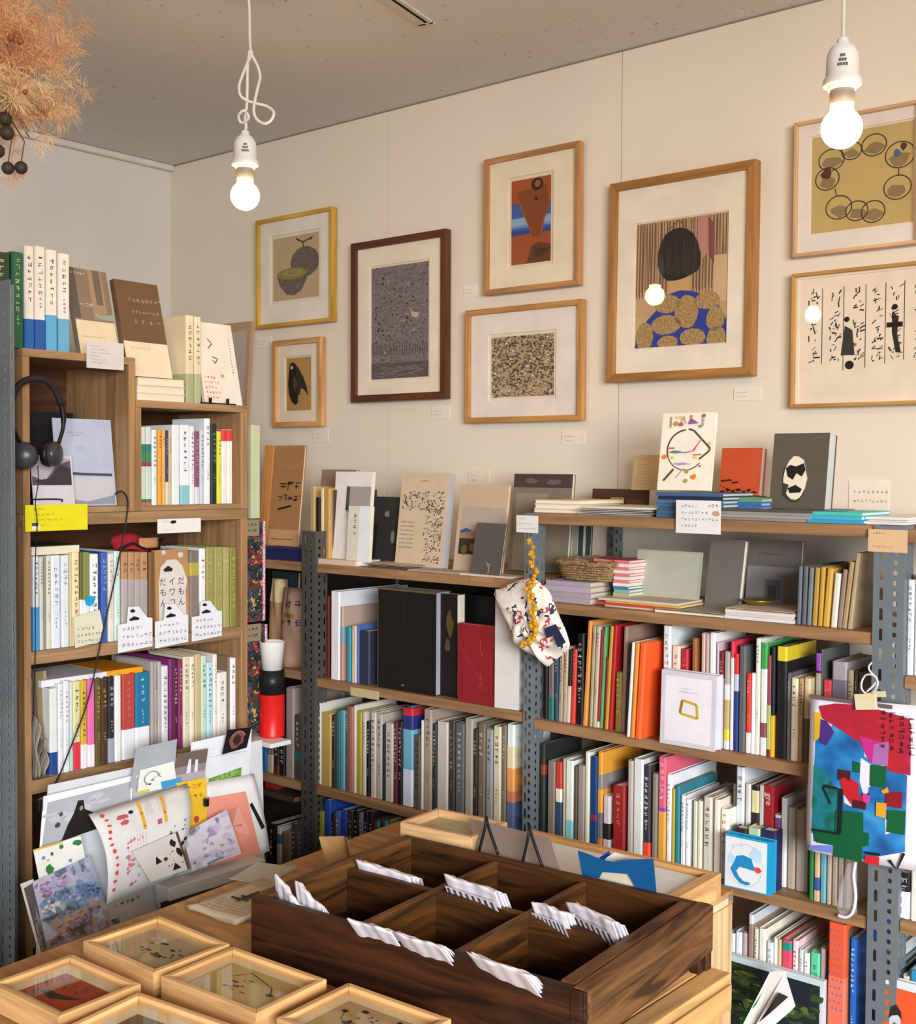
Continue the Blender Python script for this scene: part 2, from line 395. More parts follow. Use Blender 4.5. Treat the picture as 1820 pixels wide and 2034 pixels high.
# crow
wall_frame('small light wood framed picture of a black bird', 541, 650, 680, 667, 851, 845, 0.075, '#cf9a62', ('#f0e2ca', 1.2, '#e8d6b8'), (.24, .19, .74, .79), None,
    [('#1b1815', [(.12, .86), (.2, .92), (.34, .9), (.5, .8), (.7, .62), (.82, .45), (.9, .26), (.74, .38), (.6, .42), (.56, .3), (.48, .28), (.46, .14), (.36, .1), (.22, .16), (.1, .3), (.06, .5), (.1, .7)]), ('#4a4032', [(.24, .62), (.36, .66), (.44, .5), (.36, .34), (.28, .44)]), ('#d8b48c', circ(.22, .82, .06, .035))], '#b98f4e')
# grey print
gs = []
q = random.Random(11)
marks = [blob(q.random(), q.random(), q.uniform(.006, .02), i, 7, .4, q.uniform(.004, .011)) for i in range(110)]
lights = [blob(q.uniform(.1, .9), q.uniform(.05, .95), q.uniform(.01, .03), i + 200, 8, .4, q.uniform(.005, .012)) for i in range(24)]
strokes = []
for i in range(60):
    x, y = q.random() * .9, q.random() * .95; strokes += line([(x, y), (x + q.uniform(.03, .14), y + q.uniform(-.012, .02))], .006)
trees = []
for i in range(26):
    x = i / 26 + .01; trees += line([(x, .2 + q.uniform(0, .02)), (x + q.uniform(-.01, .01), .3 + q.uniform(-.02, .03))], .012)
wall_frame('dark brown framed picture of a dense grey night scene', 697, 898, 487, 454, 802, 790, 0.055, '#5f3420', ('#f4e8d2', 1.4, '#ecdcc2'), (.20, .14, .80, .83), None,
    [('#4e4648', strokes + trees), ('#2a2628', marks), ('#a89a80', lights), ('#5a5052', rect(0, .0, 1, .14)), ('#8a7d74', [l for i in range(20) for l in line([(q.random() * .9, q.random() * .13), (q.random() * .9 + .08, q.random() * .13)], .005)]), ('#c9b896', [(.68, .62), (.72, .58), (.84, .56), (.82, .52), (.72, .53)])], M('#827578', 0.8, 'speck'))
# orange
wall_frame('tall wood framed picture with an orange and blue print', 961, 1162, 318, 283, 587, 567, 0.045, '#b98455', ('#f2e4c8', 2.2, '#ead9ba'), (.275, .20, .69, .81), None,
    [('#3f62a8', rect(0, .35, 1, .73)), ('#6f93c4', rect(0, .43, 1, .5)), ('#8fb0d0', rect(0, .46, 1, .55)), ('#2f4a98', rect(0, .35, 1, .40)), ('#a8562c', [(0, 1), (1, 1), (1, .70), (.85, .50), (.78, .34), (.7, .27), (.52, .27), (.5, .36), (.36, .52), (.18, .74), (0, .72)]), ('#86481f', [(.15, .86), (.88, .9), (.96, .68), (.8, .5), (.74, .3), (.54, .3), (.5, .4), (.36, .58), (.2, .76)]), ('#6b3a1c', [(.4, .0), (.52, .2), (.7, .24), (1, .2), (1, .0)]), ('#4a3428', [(.55, .12), (.6, .18), (.8, .17), (.95, .14), (.8, .08), (.65, .06)]), ('#2c231e', circ(.66, .92, .15, .075)), ('#a8562c', circ(.67, .925, .08, .04)), ('#2c231e', blob(.64, .75, .05, 4, 8, .3, .02))] , '#a4532d')
# scribble field
q = random.Random(23)
def field(n, s, seed):
    q = random.Random(seed); return [blob(q.random(), q.random(), s * q.uniform(.4, 1.3), seed * 1000 + i, 6, .45, s * q.uniform(.4, 1.2)) for i in range(n)]
wall_frame('wide wood framed picture full of tiny scribbled marks', 924, 1167, 617, 596, 841, 835, 0.038, '#c08a4e', ('#efe4da', 2.0, '#e8dccb'), (.215, .22, .755, .745), None,
    [('#6b584a', field(420, .022, 1)), ('#3f352f', field(300, .015, 2)), ('#8a5a4a', field(90, .016, 3)), ('#e9e0e0', field(90, .014, 4))], '#b49e7c')
# woman from behind
q = random.Random(31)
st = []; st2 = []; st3 = []
for i in range(30):
    x = i / 30; st += line([(x, .42 + .05 * q.random()), (x + q.uniform(-.02, .02), .99)], q.uniform(.006, .02))
    st2 += line([(x + .01, .40), (x + .015, 1.0)], q.uniform(.004, .012)); st3 += line([(q.random(), .72), (q.random(), .74)], .006)
tan = M('#b3935f', 0.8, 'speck')
wall_frame('large wood framed picture of a person seen from behind in blue', 1207, 1509, 369, 316, 762, 745, 0.052, '#a8753f', ('#f4e8d4', 0.6, '#ecdcc4'), (.185, .165, .815, .78), None,
    [('#c4a178', rect(0, .25, 1, 1)), ('#8a6c50', st), ('#5f4c3c', st2), ('#c08a80', [(.68, 1), (.79, 1), (.80, .72), (.74, .66), (.68, .8)]), ('#8a4a4a', [(.79, .99), (.85, .93), (.86, .62), (.80, .68)]), ('#d4b68a', rect(.86, .32, 1, .68)), ('#cba36c', [(.36, .40), (.62, .40), (.62, .54), (.36, .54)]),
     ('#303f9a', [(.0, .0), (.02, .1), (.14, .22), (.25, .3), (.36, .41), (.5, .435), (.64, .42), (.78, .37), (.92, .29), (1, .18), (1, .0)]),
     (tan, [blob(.36, .335, .145, 1, 14, .06, .075), blob(.575, .26, .125, 2, 14, .07, .135), blob(.80, .335, .135, 3, 14, .06, .07), blob(.885, .19, .10, 4, 14, .07, .095), blob(.11, .08, .10, 5, 14, .06, .125), blob(.35, .17, .165, 6, 14, .06, .078), blob(.37, .03, .12, 7, 12, .08, .055), blob(.645, .055, .145, 8, 12, .06, .075), blob(.90, .035, .105, 9, 12, .06, .10)]),
     ('#2b2621', [(.245, .66), (.25, .75), (.28, .83), (.33, .89), (.41, .925), (.49, .93), (.57, .91), (.64, .865), (.69, .79), (.715, .70), (.715, .62), (.69, .575), (.62, .55), (.53, .525), (.44, .515), (.36, .52), (.31, .55), (.27, .60)]), ('#4a4238', [l for i in range(26) for l in line([(.28 + i * .016, .55 + q.random() * .05), (.27 + i * .016 + q.uniform(-.02, .02), .6 + q.random() * .25)], .006)]), ('#7a6450', line([(.36, .92), (.48, .99), (.54, .93)], .012))], '#c9ab7c', deep=0.03, tilt=-1.44)
# ring of circles
ring = [(.16, .55, .12, .115), (.28, .24, .13, .12), (.46, .18, .11, .10), (.62, .15, .115, .11), (.85, .36, .13, .12), (.87, .68, .14, .13), (.62, .82, .12, .11), (.4, .8, .1, .09), (.2, .74, .13, .11)]
ol = []; il = []
for a, b, r1, r2 in ring:
    pts = circ(a, b, r1, r2, 20); ol += line(pts + pts[:1], .012); il.append(blob(a, b - r2 * .3, r1 * .75, int(a * 100), 9, .3, r2 * .5))
wall_frame('wood framed picture of a ring of circles, behind the right bulb', 1576, 1836, 240, 208, 512, 485, 0.028, '#d8ae80', ('#e9e0d8', 0.8, '#e9dcc0'), (.135, .165, .94, .875), None,
    [('#8f7a55', il), ('#3f352b', ol), ('#5a2a2a', blob(.15, .6, .05, 5, 8, .3, .06)), ('#4a6a80', blob(.84, .7, .035, 6, 8, .3, .04)), ('#4a3038', blob(.9, .76, .04, 7, 8, .3, .04)), ('#3f352b', line([(.24, .44), (.26, .35)], .01) + line([(.86, .55), (.86, .47)], .01))], '#c4aa6c')
# columns of strokes and figures
cols_ = []; q = random.Random(77)
for cx, w_ in ((.13, .10), (.30, .10), (.47, .09), (.62, .09), (.76, .08), (.93, .08)):
    cols_ += line([(cx + .05, .22 + q.random() * .1), (cx + .05, .92)], .006)
    for k in range(34):
        y = .30 + q.random() * .58; x = cx - w_ * q.uniform(-.15, .6); a = q.uniform(-.2, 2.2); l_ = q.uniform(.012, .05)
        cols_ += line([(x, y), (x + l_ * math.cos(a), y + l_ * math.sin(a))], q.uniform(.005, .013), 1.2)
wall_frame('oak framed picture with columns of pencil strokes and small figures', 1571, 1862, 547, 515, 812, 801, 0.026, '#c0914f', ('#f0e2cd', 0.4, '#f1e4d0'), (.05, .05, .97, .95), None,
    [('#2d2825', cols_), ('#3a3532', [(.36, .60), (.42, .56), (.44, .36), (.33, .36)]), ('#15120f', [circ(.375, .65, .022), circ(.40, .28, .035)]), ('#2a2522', [(.72, .68), (.77, .64), (.76, .5), (.79, .36), (.75, .36), (.72, .52)]), ('#15120f', [circ(.74, .72, .022), rect(.68, .56, .80, .60)])], '#efe0ca')
# small caption cards pinned to the wall
def wallcard(label, x0, y0, x1, y1, col='#eee2d2', n=6, yy=WALL - 0.0012):
    A, B = at(x0, y1, Y=yy), at(x1, y0, Y=yy); w, h = B.x - A.x, B.z - A.z
    t = thing('caption_card', label, 'card', ((A.x + B.x) / 2, yy, A.z), 0, 'caption cards on the wall')
    box(-w / 2, w / 2, -0.0006, 0.001, 0, h).build('card', M(col, .7), t)
    art('lettering', t, facemap(w, h, -0.0007), [('#b5a595', texth(.12, .55, .14, n, int(x0), w / h) + texth(.12, .25, .12, n, int(x0) + 1, w / h))])
wallcard('white caption card below the small black bird picture', 622, 852, 652, 878)
wallcard('white caption card below the dark brown frame', 858, 806, 894, 832)
wallcard('white caption card below the wide scribble picture', 1116, 856, 1162, 884)
wallcard('white caption card below the large blue picture', 1458, 768, 1512, 796)
wallcard('white caption card left of the orange print', 922, 566, 948, 590)
wallcard('white caption card below the gold framed melon', 510, 668, 540, 692)
wallcard('small printed card on the wall above the sketch booklet', 930, 934, 972, 962, '#eadac4', 4)
wallcard('pale printed sheet on the wall right of the black face book', 1686, 955, 1766, 1012, '#f0e4d4', 10)
# ------------------------------------------------------------------ steel shelving
STEEL = M('#7d868b', 0.45, 'plain', 0.35)
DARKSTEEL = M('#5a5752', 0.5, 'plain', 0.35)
def flange(mb, place, w, z0, z1, cols):
    """perforated strip; cols: [(centre, half width, half height, pitch, phase)]"""
    edges = sorted([0] + [(cols[i][0] + cols[i + 1][0]) / 2 for i in range(len(cols) - 1)] + [w])
    for i, (c, hw, hh, pitch, ph) in enumerate(cols):
        a, b = edges[i], edges[i + 1]; z = z0 + ph
        if ph > 0: mb.face([place(a, z0), place(b, z0), place(b, z), place(a, z)])
        while z + pitch <= z1:
            m = z + pitch / 2; k = 0.45 * hw
            out = [(a, z), (c, z), (b, z), (b, m), (b, z + pitch), (c, z + pitch), (a, z + pitch), (a, m)]
            inn = [(c - hw, m - hh + k), (c, m - hh), (c + hw, m - hh + k), (c + hw, m), (c + hw, m + hh - k), (c, m + hh), (c - hw, m + hh - k), (c - hw, m)]
            mb.mesh([place(*p) for p in out + inn], [(j, (j + 1) % 8, 8 + (j + 1) % 8, 8 + j) for j in range(8)])
            z += pitch
        if z < z1: mb.face([place(a, z), place(b, z), place(b, z1), place(a, z1)])
def post(parent, xr, y, z1, wf=0.045, mat=STEEL, side=1, z0=0.0, ws=0.04):
    mb = MB()
    flange(mb, lambda a, z: (xr - wf + a, y, z), wf, z0, z1, [(wf * .27, .0031, .0105, .034, .006), (wf * .72, .0036, .0045, .0172, .002)])
    xs = xr if side > 0 else xr - wf
    flange(mb, lambda a, z: (xs, y + a, z), ws, z0, z1, [(ws * .35, .0036, .0045, .0172, .012), (ws * .78, .003, .009, .034, 0.01)])
    o = mb.build('post', mat, parent, solid=0.0018)
    return o
PLY = M('#9a7450', 0.55, 'woodx')
PLYD = M('#8a6645', 0.55, 'woodx')
BACKY = WALL - 0.012
def bay(label, x0, x1, zs, right_post, left_post=None, ztop=1.36, mat=STEEL, wf=0.045, backing=False):
    t = thing('steel_bookshelf', label, 'bookshelf', (0, 0, 0), 0, 'slotted steel bookshelves along the back wall')
    for z in zs: box(x0, x1, YF, BACKY, z - 0.021, z).build('shelf', PLY, t, bevel=0.0015)
    if right_post: post(t, right_post, YF - 0.004, ztop, wf, mat)
    if left_post: post(t, left_post, YF - 0.004, ztop, wf, mat)
    for xx in ([right_post] if right_post else []) + ([left_post] if left_post else []):
        mb = MB(); flange(mb, lambda a, z: (xx - .04 + a, BACKY - 0.002, z), .04, 0, ztop, [(.012, .004, .01, .04, .006), (.029, .0045, .0055, .02, .002)])
        flange(mb, lambda a, z: (xx, BACKY - .04 + a, z), .038, 0, ztop, [(.012, .0045, .0055, .02, .002), (.028, .0035, .009, .04, 0)])
        mb.build('post', mat, t, solid=0.0018)
    if backing: box(x0 + .002, x1 - .002, BACKY - .010, BACKY - .006, zs[-1], zs[0] - .022).build('back_or_blocker_panel', M('#3f3732', .8), t)  # dark sheet across the rear of the bay, lowest to top shelf
    return t
MB.mesh_ = MB.mesh
def _mesh(s, *a, **k): MB.mesh_(s, *a, **k); return s
MB.mesh = _mesh
XP0, XP1, XP2 = at(628, 1300, Y=YF).x, at(1060, 1300, Y=YF).x, at(1795, 1300, Y=YF).x
Z_R = [1.361, 1.180, 0.936, 0.695, 0.43, 0.12]
Z_M = [1.222, 0.946, 0.684, 0.43, 0.12]
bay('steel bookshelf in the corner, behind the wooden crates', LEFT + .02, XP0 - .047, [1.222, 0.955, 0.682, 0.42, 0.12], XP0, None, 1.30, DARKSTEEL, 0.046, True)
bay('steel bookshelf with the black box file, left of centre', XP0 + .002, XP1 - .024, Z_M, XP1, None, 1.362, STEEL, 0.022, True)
bay('steel bookshelf with the woven basket and orange folder', XP1 + .002, XP2 - .052, Z_R, XP2, None, 1.362, STEEL, 0.051)
bay('steel bookshelf cut off by the right picture edge', XP2 + .002, XP2 + .8, [1.355, 1.113, 0.703, 0.42, 0.12], XP2 + .85, None, 1.362, STEEL, 0.05)
# nearer shelf post at the left edge
t = thing('near_steel_bookshelf', 'nearer steel bookshelf with its grey perforated post at the left edge', 'bookshelf')
pL = at(25, 1250, Y=1.16)
post(t, pL.x, 1.16, 1.79, 0.058, STEEL, -1)
box(-2.95, pL.x - .06, 1.146, 1.156, .1, 1.66).build('back_or_blocker_panel', M('#4a3c30', .8), t)  # unseen board added to keep the window light off the crate's side
for z in (.2, .6, 1.0, 1.4, 1.66): box(-2.95, pL.x - .06, .86, 1.145, z - .02, z).build('shelf', PLY, t)

# ------------------------------------------------------------------ wooden crates (bookcase on the left)
PINE = M('#a5825c', 0.5, 'woodx'); PINEZ = M('#a67f56', 0.5, 'woodz'); DARKP = M('#563620', 0.5, 'woodx')
CR = math.pi / 2
def u(px, py): return PX.loc(px, py).x
def crate_origin(): return (0, 0, 0)
DEP = 0.25
x_a, x_b, x_c, x_d, x_e, x_f = u(47, 1100), u(61, 1100), u(257, 860), u(281, 860), u(479, 1250), u(492, 1250)
x_m = u(270, 860)
ZL, ZR2, ZMID, ZB, ZC = 1.685, 1.596, 1.356, 1.080, 0.820
def crate(label, xl, xr, tl, tr, z0, z1, tt=0.016, dark=False):
    t = thing('wooden_crate', label, 'crate', PX.world((0, PX.v, 0)), CR, 'wooden crates of the left bookcase')
    wz = PINEZ
    box(xl, xl + tl, 0, DEP, z0, z1 - tt).build('side_board', wz, t, bevel=.001)
    box(xr - tr, xr, 0, DEP, z0, z1 - tt).build('side_board', wz, t, bevel=.001)
    box(xl, xr, 0, DEP, z1 - tt, z1).build('top_board', PINE, t, bevel=.001)
    box(xl + tl, xr - tr, 0, DEP, z0, z0 + .012).build('bottom_board', PINE, t, bevel=.001)
    box(xl + tl, xr - tr, DEP - .012, DEP - .001, z0 + .012, z1 - tt).build('back_board', DARKP, t)
    return t
crate('upper left wooden crate, the taller one, with headphones on it', x_a, x_m - .0008, x_b - x_a, x_m - x_c, ZMID + .0005, ZL)
crate('upper right wooden crate, the shorter one, full of books', x_m, x_f, x_d - x_m, x_f - x_e, ZMID + .0005, ZR2)
t = thing('wooden_bookcase', 'tall pine bookcase under the two crates, three book rows', 'bookcase', PX.world((0, PX.v, 0)), CR)
box(x_a, x_b, 0, DEP, 0, ZMID - .024).build('side_board', PINEZ, t, bevel=.001)
box(x_e, x_f, 0, DEP, 0, ZMID - .024).build('side_board', PINEZ, t, bevel=.001)
box(x_a, x_f, 0, DEP, ZMID - .024, ZMID).build('top_board', PINE, t, bevel=.001)
for z, th in ((ZB, .026), (ZC, .028), (.5, .02), (.2, .02)): box(x_b, x_e, 0.002, DEP - .012, z - th, z).build('shelf', PINE, t, bevel=.001)
box(x_b, x_e, DEP - .012, DEP, 0.02, ZMID - .024).build('back_board', DARKP, t)

# ------------------------------------------------------------------ table
TX0, TX1, TY0, TY1 = at(200, 1852, Z=TZ).x, -0.866, 0.42, 1.70
t = thing('display_table', 'light wooden display table carrying the dark tray and small frames', 'table', (0, 0, 0))
tla, tlb = at(85, 1890, Z=TZ), at(600, 1701, Z=TZ)
sl_ = (tlb.x - tla.x) / (tlb.y - tla.y)
MB().prism([(tla.x + sl_ * (TY0 - tla.y), TY0), (TX1, TY0), (TX1, TY1), (tla.x + sl_ * (TY1 - tla.y), TY1)], TZ - .022, TZ).build('table_top', M('#b07f48', .45, 'woodx'), t, bevel=.002)
box(TX1 - .022, TX1 - .001, TY0 + .02, TY1 - .001, 0, TZ - .0225).build('side_panel', M('#d9b486', .5, 'woodz'), t, bevel=.001)
box(TX0 + .03, TX0 + .05, TY0 + .02, TY1 - .01, 0, TZ - .0225).build('side_panel', M('#c9a272', .5, 'woodz'), t, bevel=.001)
box(TX0 + .051, TX1 - .023, TY1 - .02, TY1 - .005, 0.05, TZ - .0225).build('back_or_blocker_panel', M('#b8915f', .5, 'woodx'), t)
box(TX1 - .0012, TX1 + .0004, TY1 - .018, TY1 - .004, TZ - .014, TZ - .004).build('screw_plate', M('#b9b4aa', .3, metal=.8), t)
# slatted crate standing against the table, under the end of the tray
t = thing('slatted_crate', 'pale slatted wooden crate under the right end of the dark tray', 'crate')
sA = at(1439, 1928, Z=.765); SX0, SX1, SY0, SY1, SZ = TX1 + .004, sA.x + .012, .95, sA.y, .765
LW = M('#d2a368', .5, 'woody')
n = 3; wd = (SX1 - SX0) / n
for i in range(n): box(SX0 + i * wd + .0015, SX0 + (i + 1) * wd - .0015, SY0, SY1, SZ - .014, SZ).build('slat', LW, t, bevel=.0015)
for z1_, z0_ in ((SZ - .016, SZ - .05), (SZ - .1, SZ - .2), (SZ - .23, SZ - .33), (SZ - .36, .02)):
    box(SX1 - .014, SX1, SY0, SY1, z0_, z1_).build('side_slat', LW, t, bevel=.001)
for y in (SY0, (SY0 + SY1) / 2, SY1 - .03): box(SX0, SX1 - .0145, y, y + .03, 0, SZ - .0145).build('upright', M('#c8995f', .5, 'woodz'), t)

# ------------------------------------------------------------------ dark compartment tray
TT = 0.885
A, B, Cc, D = [at(x, y, Z=TT) for x, y in ((498, 1779), (1180, 1978), (1387, 1791), (797, 1655))]
ex = ((B - A) + (Cc - D)); ex.z = 0; ex.normalize(); tang = math.atan2(ex.y, ex.x)
tl_ = ((B - A).length + (Cc - D).length) / 2; td_ = ((D - A).length + (Cc - B).length) / 2
t = thing('compartment_tray', 'dark weathered wooden tray with six compartments on the table', 'tray', (A.x, A.y, TZ + .0005), tang)
TRAY = t; TH = TT - TZ
OLDX, OLDY, OLDZ = M('#47290f', .55, 'oldx'), M('#583617', .55, 'oldy'), M('#281208', .6, 'oldx')
th = .013
FR = M('#371c0c', .5, 'oldx')
box(0, tl_, 0, th, 0, TH).build('front_board', FR, t, bevel=.002)
box(0, tl_, td_ - th, td_, 0, TH).build('back_board', OLDX, t, bevel=.002)
box(0, .022, th + .0005, td_ - th - .0005, 0, TH + .001).build('end_board', OLDY, t, bevel=.002)
box(tl_ - .040, tl_ - .020, th + .0005, td_ - th - .0005, 0, TH + .001).build('end_board', OLDY, t, bevel=.002)
# outer handle board with a gap below it
box(tl_ - .019, tl_ + .004, .004, td_ - .004, TH * .30, TH + .002).build('handle_board', M('#6a4626', .6, 'oldy'), t, bevel=.003)
box(tl_ - .019, tl_ - .004, td_ - .03, td_ + .002, 0, TH).build('corner_post', FR, t, bevel=.002)
box(tl_ - .019, tl_ - .004, -.002, .02, 0, TH).build('corner_post', FR, t, bevel=.002)
box(.022, tl_ - .04, th, td_ - th, 0.002, .010).build('tray_floor', OLDZ, t)
iw = tl_ - .062
XD = [.022 + iw * .345, .022 + iw * .675]; YD = td_ * .52
for x in XD:
    box(x - .005, x + .005, th + .001, td_ - th - .001, .0105, TH - .004).build('divider', OLDY, t, bevel=.0015)
box(.0225, tl_ - .0405, YD - .005, YD + .005, .0105, TH - .005).build('divider', OLDX, t, bevel=.0015)
print('tray', tl_, td_, TH, math.degrees(tang))
# ------------------------------------------------------------------ books
COLN = [('white', '#f0efee'), ('white', '#dcdfe4'), ('cream', '#e6dcc0'), ('cream', '#f2e8cc'), ('pale grey', '#c4c2be'), ('grey', '#8c8c8c'), ('dark grey', '#545456'), ('black', '#1a1a1c'), ('black', '#2a2528'), ('brown', '#7a5836'), ('dark brown', '#45301e'), ('tan', '#b59370'), ('beige', '#c8b898'), ('taupe', '#8d7f72'), ('taupe', '#a89a8c'),
        ('red', '#c02a28'), ('dark red', '#7a1c22'), ('orange', '#e8762a'), ('ochre', '#c8962e'), ('yellow', '#e6d23a'), ('olive', '#8f8a45'), ('green', '#2f8a48'), ('pale green', '#b4d0b4'), ('dark green', '#1f4a30'), ('mint', '#5ac296'), ('teal', '#2a7a88'), ('light blue', '#9ccbe0'), ('blue', '#3566b8'), ('navy', '#1c2c58'), ('violet', '#7a3a8c'), ('plum', '#6a2450'), ('pink', '#e870b0'), ('pink', '#d84860'), ('pale pink', '#dcb8b4'), ('rust', '#9a5a4e'), ('aqua', '#78c8d4'), ('slate blue', '#4a5a88')]
def lab_(h):
    r, g, b = [x ** (1 / 2.4) for x in lin(h)]; y = .3 * r + .59 * g + .11 * b
    return (y * 1.0, (r - y) * 1.4, (b - y) * 1.2)
_cl = [(n, lab_(h)) for n, h in COLN]
def cname(h):
    a = lab_(h); return min(_cl, key=lambda q: sum((x - y) ** 2 for x, y in zip(a, q[1])))[0]
def lum(h):
    r, g, b = lin(h); return .3 * r + .59 * g + .11 * b
PAGE = '#e2d8c0'
def cover_mesh(w, d, h, t, col, name, parent, grow=0.0, z0=0.0, rough=.5):
    c = min(.003, w * .25); g = grow
    x = w / 2 + g
    prof = [(-x, d), (-x, c - g), (-x + c, -g), (x - c, -g), (x, c - g), (x, d), (x - t - g, d), (x - t - g, t + c * .6), (-x + t + g, t + c * .6), (-x + t + g, d)]
    return MB().prism(prof, z0, h).build(name, M(col, rough), parent)
def book(name, label, cat, W, rz, w, d, h, col, bands=(), text=True, lean=0.0, group=None, pitch=0.0, seed=0, inset=.002, page=PAGE, tcol=None, grp_parts=True, spine_lab=None):
    """upright book; origin at the foot of its spine, spine to -y"""
    t = thing(name, label, cat, W, 0, group)
    t.rotation_euler = Matrix.Rotation(rz, 3, 'Z').to_4x4().to_euler() if not lean and not pitch else (Matrix.Rotation(rz, 4, 'Z') @ Matrix.Rotation(R_(lean), 4, 'Y') @ Matrix.Rotation(R_(pitch), 4, 'X')).to_euler()
    bt = max(.0006, min(.0025, w * .09))
    cover_mesh(w, d, h, bt, col, 'cover', t)
    if w > .004:
        box(-w / 2 + bt + .0002, w / 2 - bt - .0002, bt + .003, d - .002, .0012, h - inset).build('page_block', M(page, .85), t)
    for z0, z1, bc in bands:
        cover_mesh(w, d * .98, z1, bt * .5, bc, 'paper_band', t, grow=.0004, z0=max(z0, .0002))
    if text and w > .005:
        rr_ = random.Random(seed * 13 + 5)
        tc = tcol or ('#3a3a44' if lum(col) > .25 else '#d8ccb0')
        s = min(w * .62, .011); n = rr_.randint(4, 9); top = h * (1 - rr_.uniform(.05, .12))
        lo = max([b[1] for b in bands if b[0] < h * .2] + [h * .12]); n = max(2, min(n, int((top - lo) / (s * 1.25)) - 1))
        polys = []
        gl = textv(0, 0, 1.0, n, seed + 3)
        mb = MB()
        for p in gl: mb.face([(-s / 2 + a * s, -.0003, top - s + b * s) for a, b in p])
        # author line, smaller, lower down
        s2 = s * .6; z2 = lo + (top - lo) * .3
        if (top - lo) - n * s * 1.25 > s2 * 6:
            for p in textv(0, 0, 1.0, rr_.randint(3, 4), seed + 9): mb.face([(-s2 / 2 + a * s2, -.0003, z2 + b * s2) for a, b in p])
        if mb.f: mb.build('spine_lettering', M(tc, .6), t)
    return t
ALLB = []
ORD = ['first', 'second', 'third', 'fourth', 'fifth', 'sixth', 'seventh', 'eighth', 'ninth', 'tenth', 'eleventh', 'twelfth'] + ['%dth' % i for i in range(13, 60)]
def row(plane, z, zoom, where, group, entries, depth=.125, off=.012, src='book'):
    """entries: (x0, x1, top, colour, options) in the pixels of a zoomed view (ox, oy, scale)"""
    ox, oy, s = zoom; n = len(entries); info = []
    for e in entries:
        x0, x1, tp, col = e[:4]; op = e[4] if len(e) > 4 else {}
        o = off + op.get('o', 0.0)
        X0, X1, T = ox + x0 / s, ox + x1 / s, oy + tp / s
        zm = z + .1
        pm = lambda X, Y: plane.loc(X, Y, o)
        ym = oy + (tp + op.get('ym', 150 * s / 3)) / s
        a, b = pm(X0, ym), pm(X1, ym); tz = pm((X0 + X1) / 2, T).z
        h = tz - z; w = max(.0025, b.x - a.x - .0006)
        bands = []
        bl = op.get('b', [])
        for i, (yy, bc) in enumerate(bl):
            zt = pm((X0 + X1) / 2, oy + yy / s).z - z
            zb = pm((X0 + X1) / 2, oy + bl[i + 1][0] / s).z - z if i + 1 < len(bl) else 0.0004
            if bc and zt > .004: bands.append((max(zb, .0004), min(zt, h), bc))
        xc = (a.x + b.x) / 2 - math.tan(R_(op.get('l', 0))) * h * .5
        info.append((xc, o, w, h, col, bands, op))
    hs = sorted(i[3] for i in info); ws = sorted(i[2] for i in info)
    for k, (xc, o, w, h, col, bands, op) in enumerate(info):
        c = cname(col); nm = op.get('n')
        if nm: label = nm
        else:
            size = ('tall ' if h > hs[int(n * .75)] + .004 else 'short ' if h < hs[int(n * .25)] - .004 else '') + ('thick ' if w > ws[int(n * .8)] * 1.1 else 'slim ' if w < ws[int(n * .3)] * .95 else '')
            bd = ''
            if bands:
                bn = cname(bands[-1][2]); bd = ' with %s band' % bn if bn != c else ' with paper band'
            l_ = cname(info[k - 1][4]) if k else None; r_ = cname(info[k + 1][4]) if k + 1 < n else None
            nb = ' between %s and %s' % (l_, r_) if l_ and r_ else ' leftmost' if r_ else ' rightmost'
            cands = [size + c + ' book' + bd + nb + ' ' + where, size + c + ' book' + nb + ' ' + where, '%s%s book%s, %s from left %s' % (size, c, bd, ORD[k], where), '%s book, %s from left %s' % (c, ORD[k], where)]
            label = next((q for q in cands if q not in _labels and len(q.split()) <= 16), cands[-1])
        W = plane.world((xc, plane.v + o if plane.kind == 'Y' else plane.v + o, z + .0004))
        pitch = op.get('p', 0)
        book(op.get('kind', 'book'), label, op.get('cat', 'book'), W, plane.rz, w, op.get('d', depth * (0.85 + .3 * ((k * 37 % 10) / 10))), h, col, bands, op.get('t', True), op.get('l', 0), group, pitch, seed=len(ALLB) + 1, page=op.get('pg', PAGE), tcol=op.get('tc'))
        ALLB.append(label)

b_ = lambda *a: {'b': list(a)}
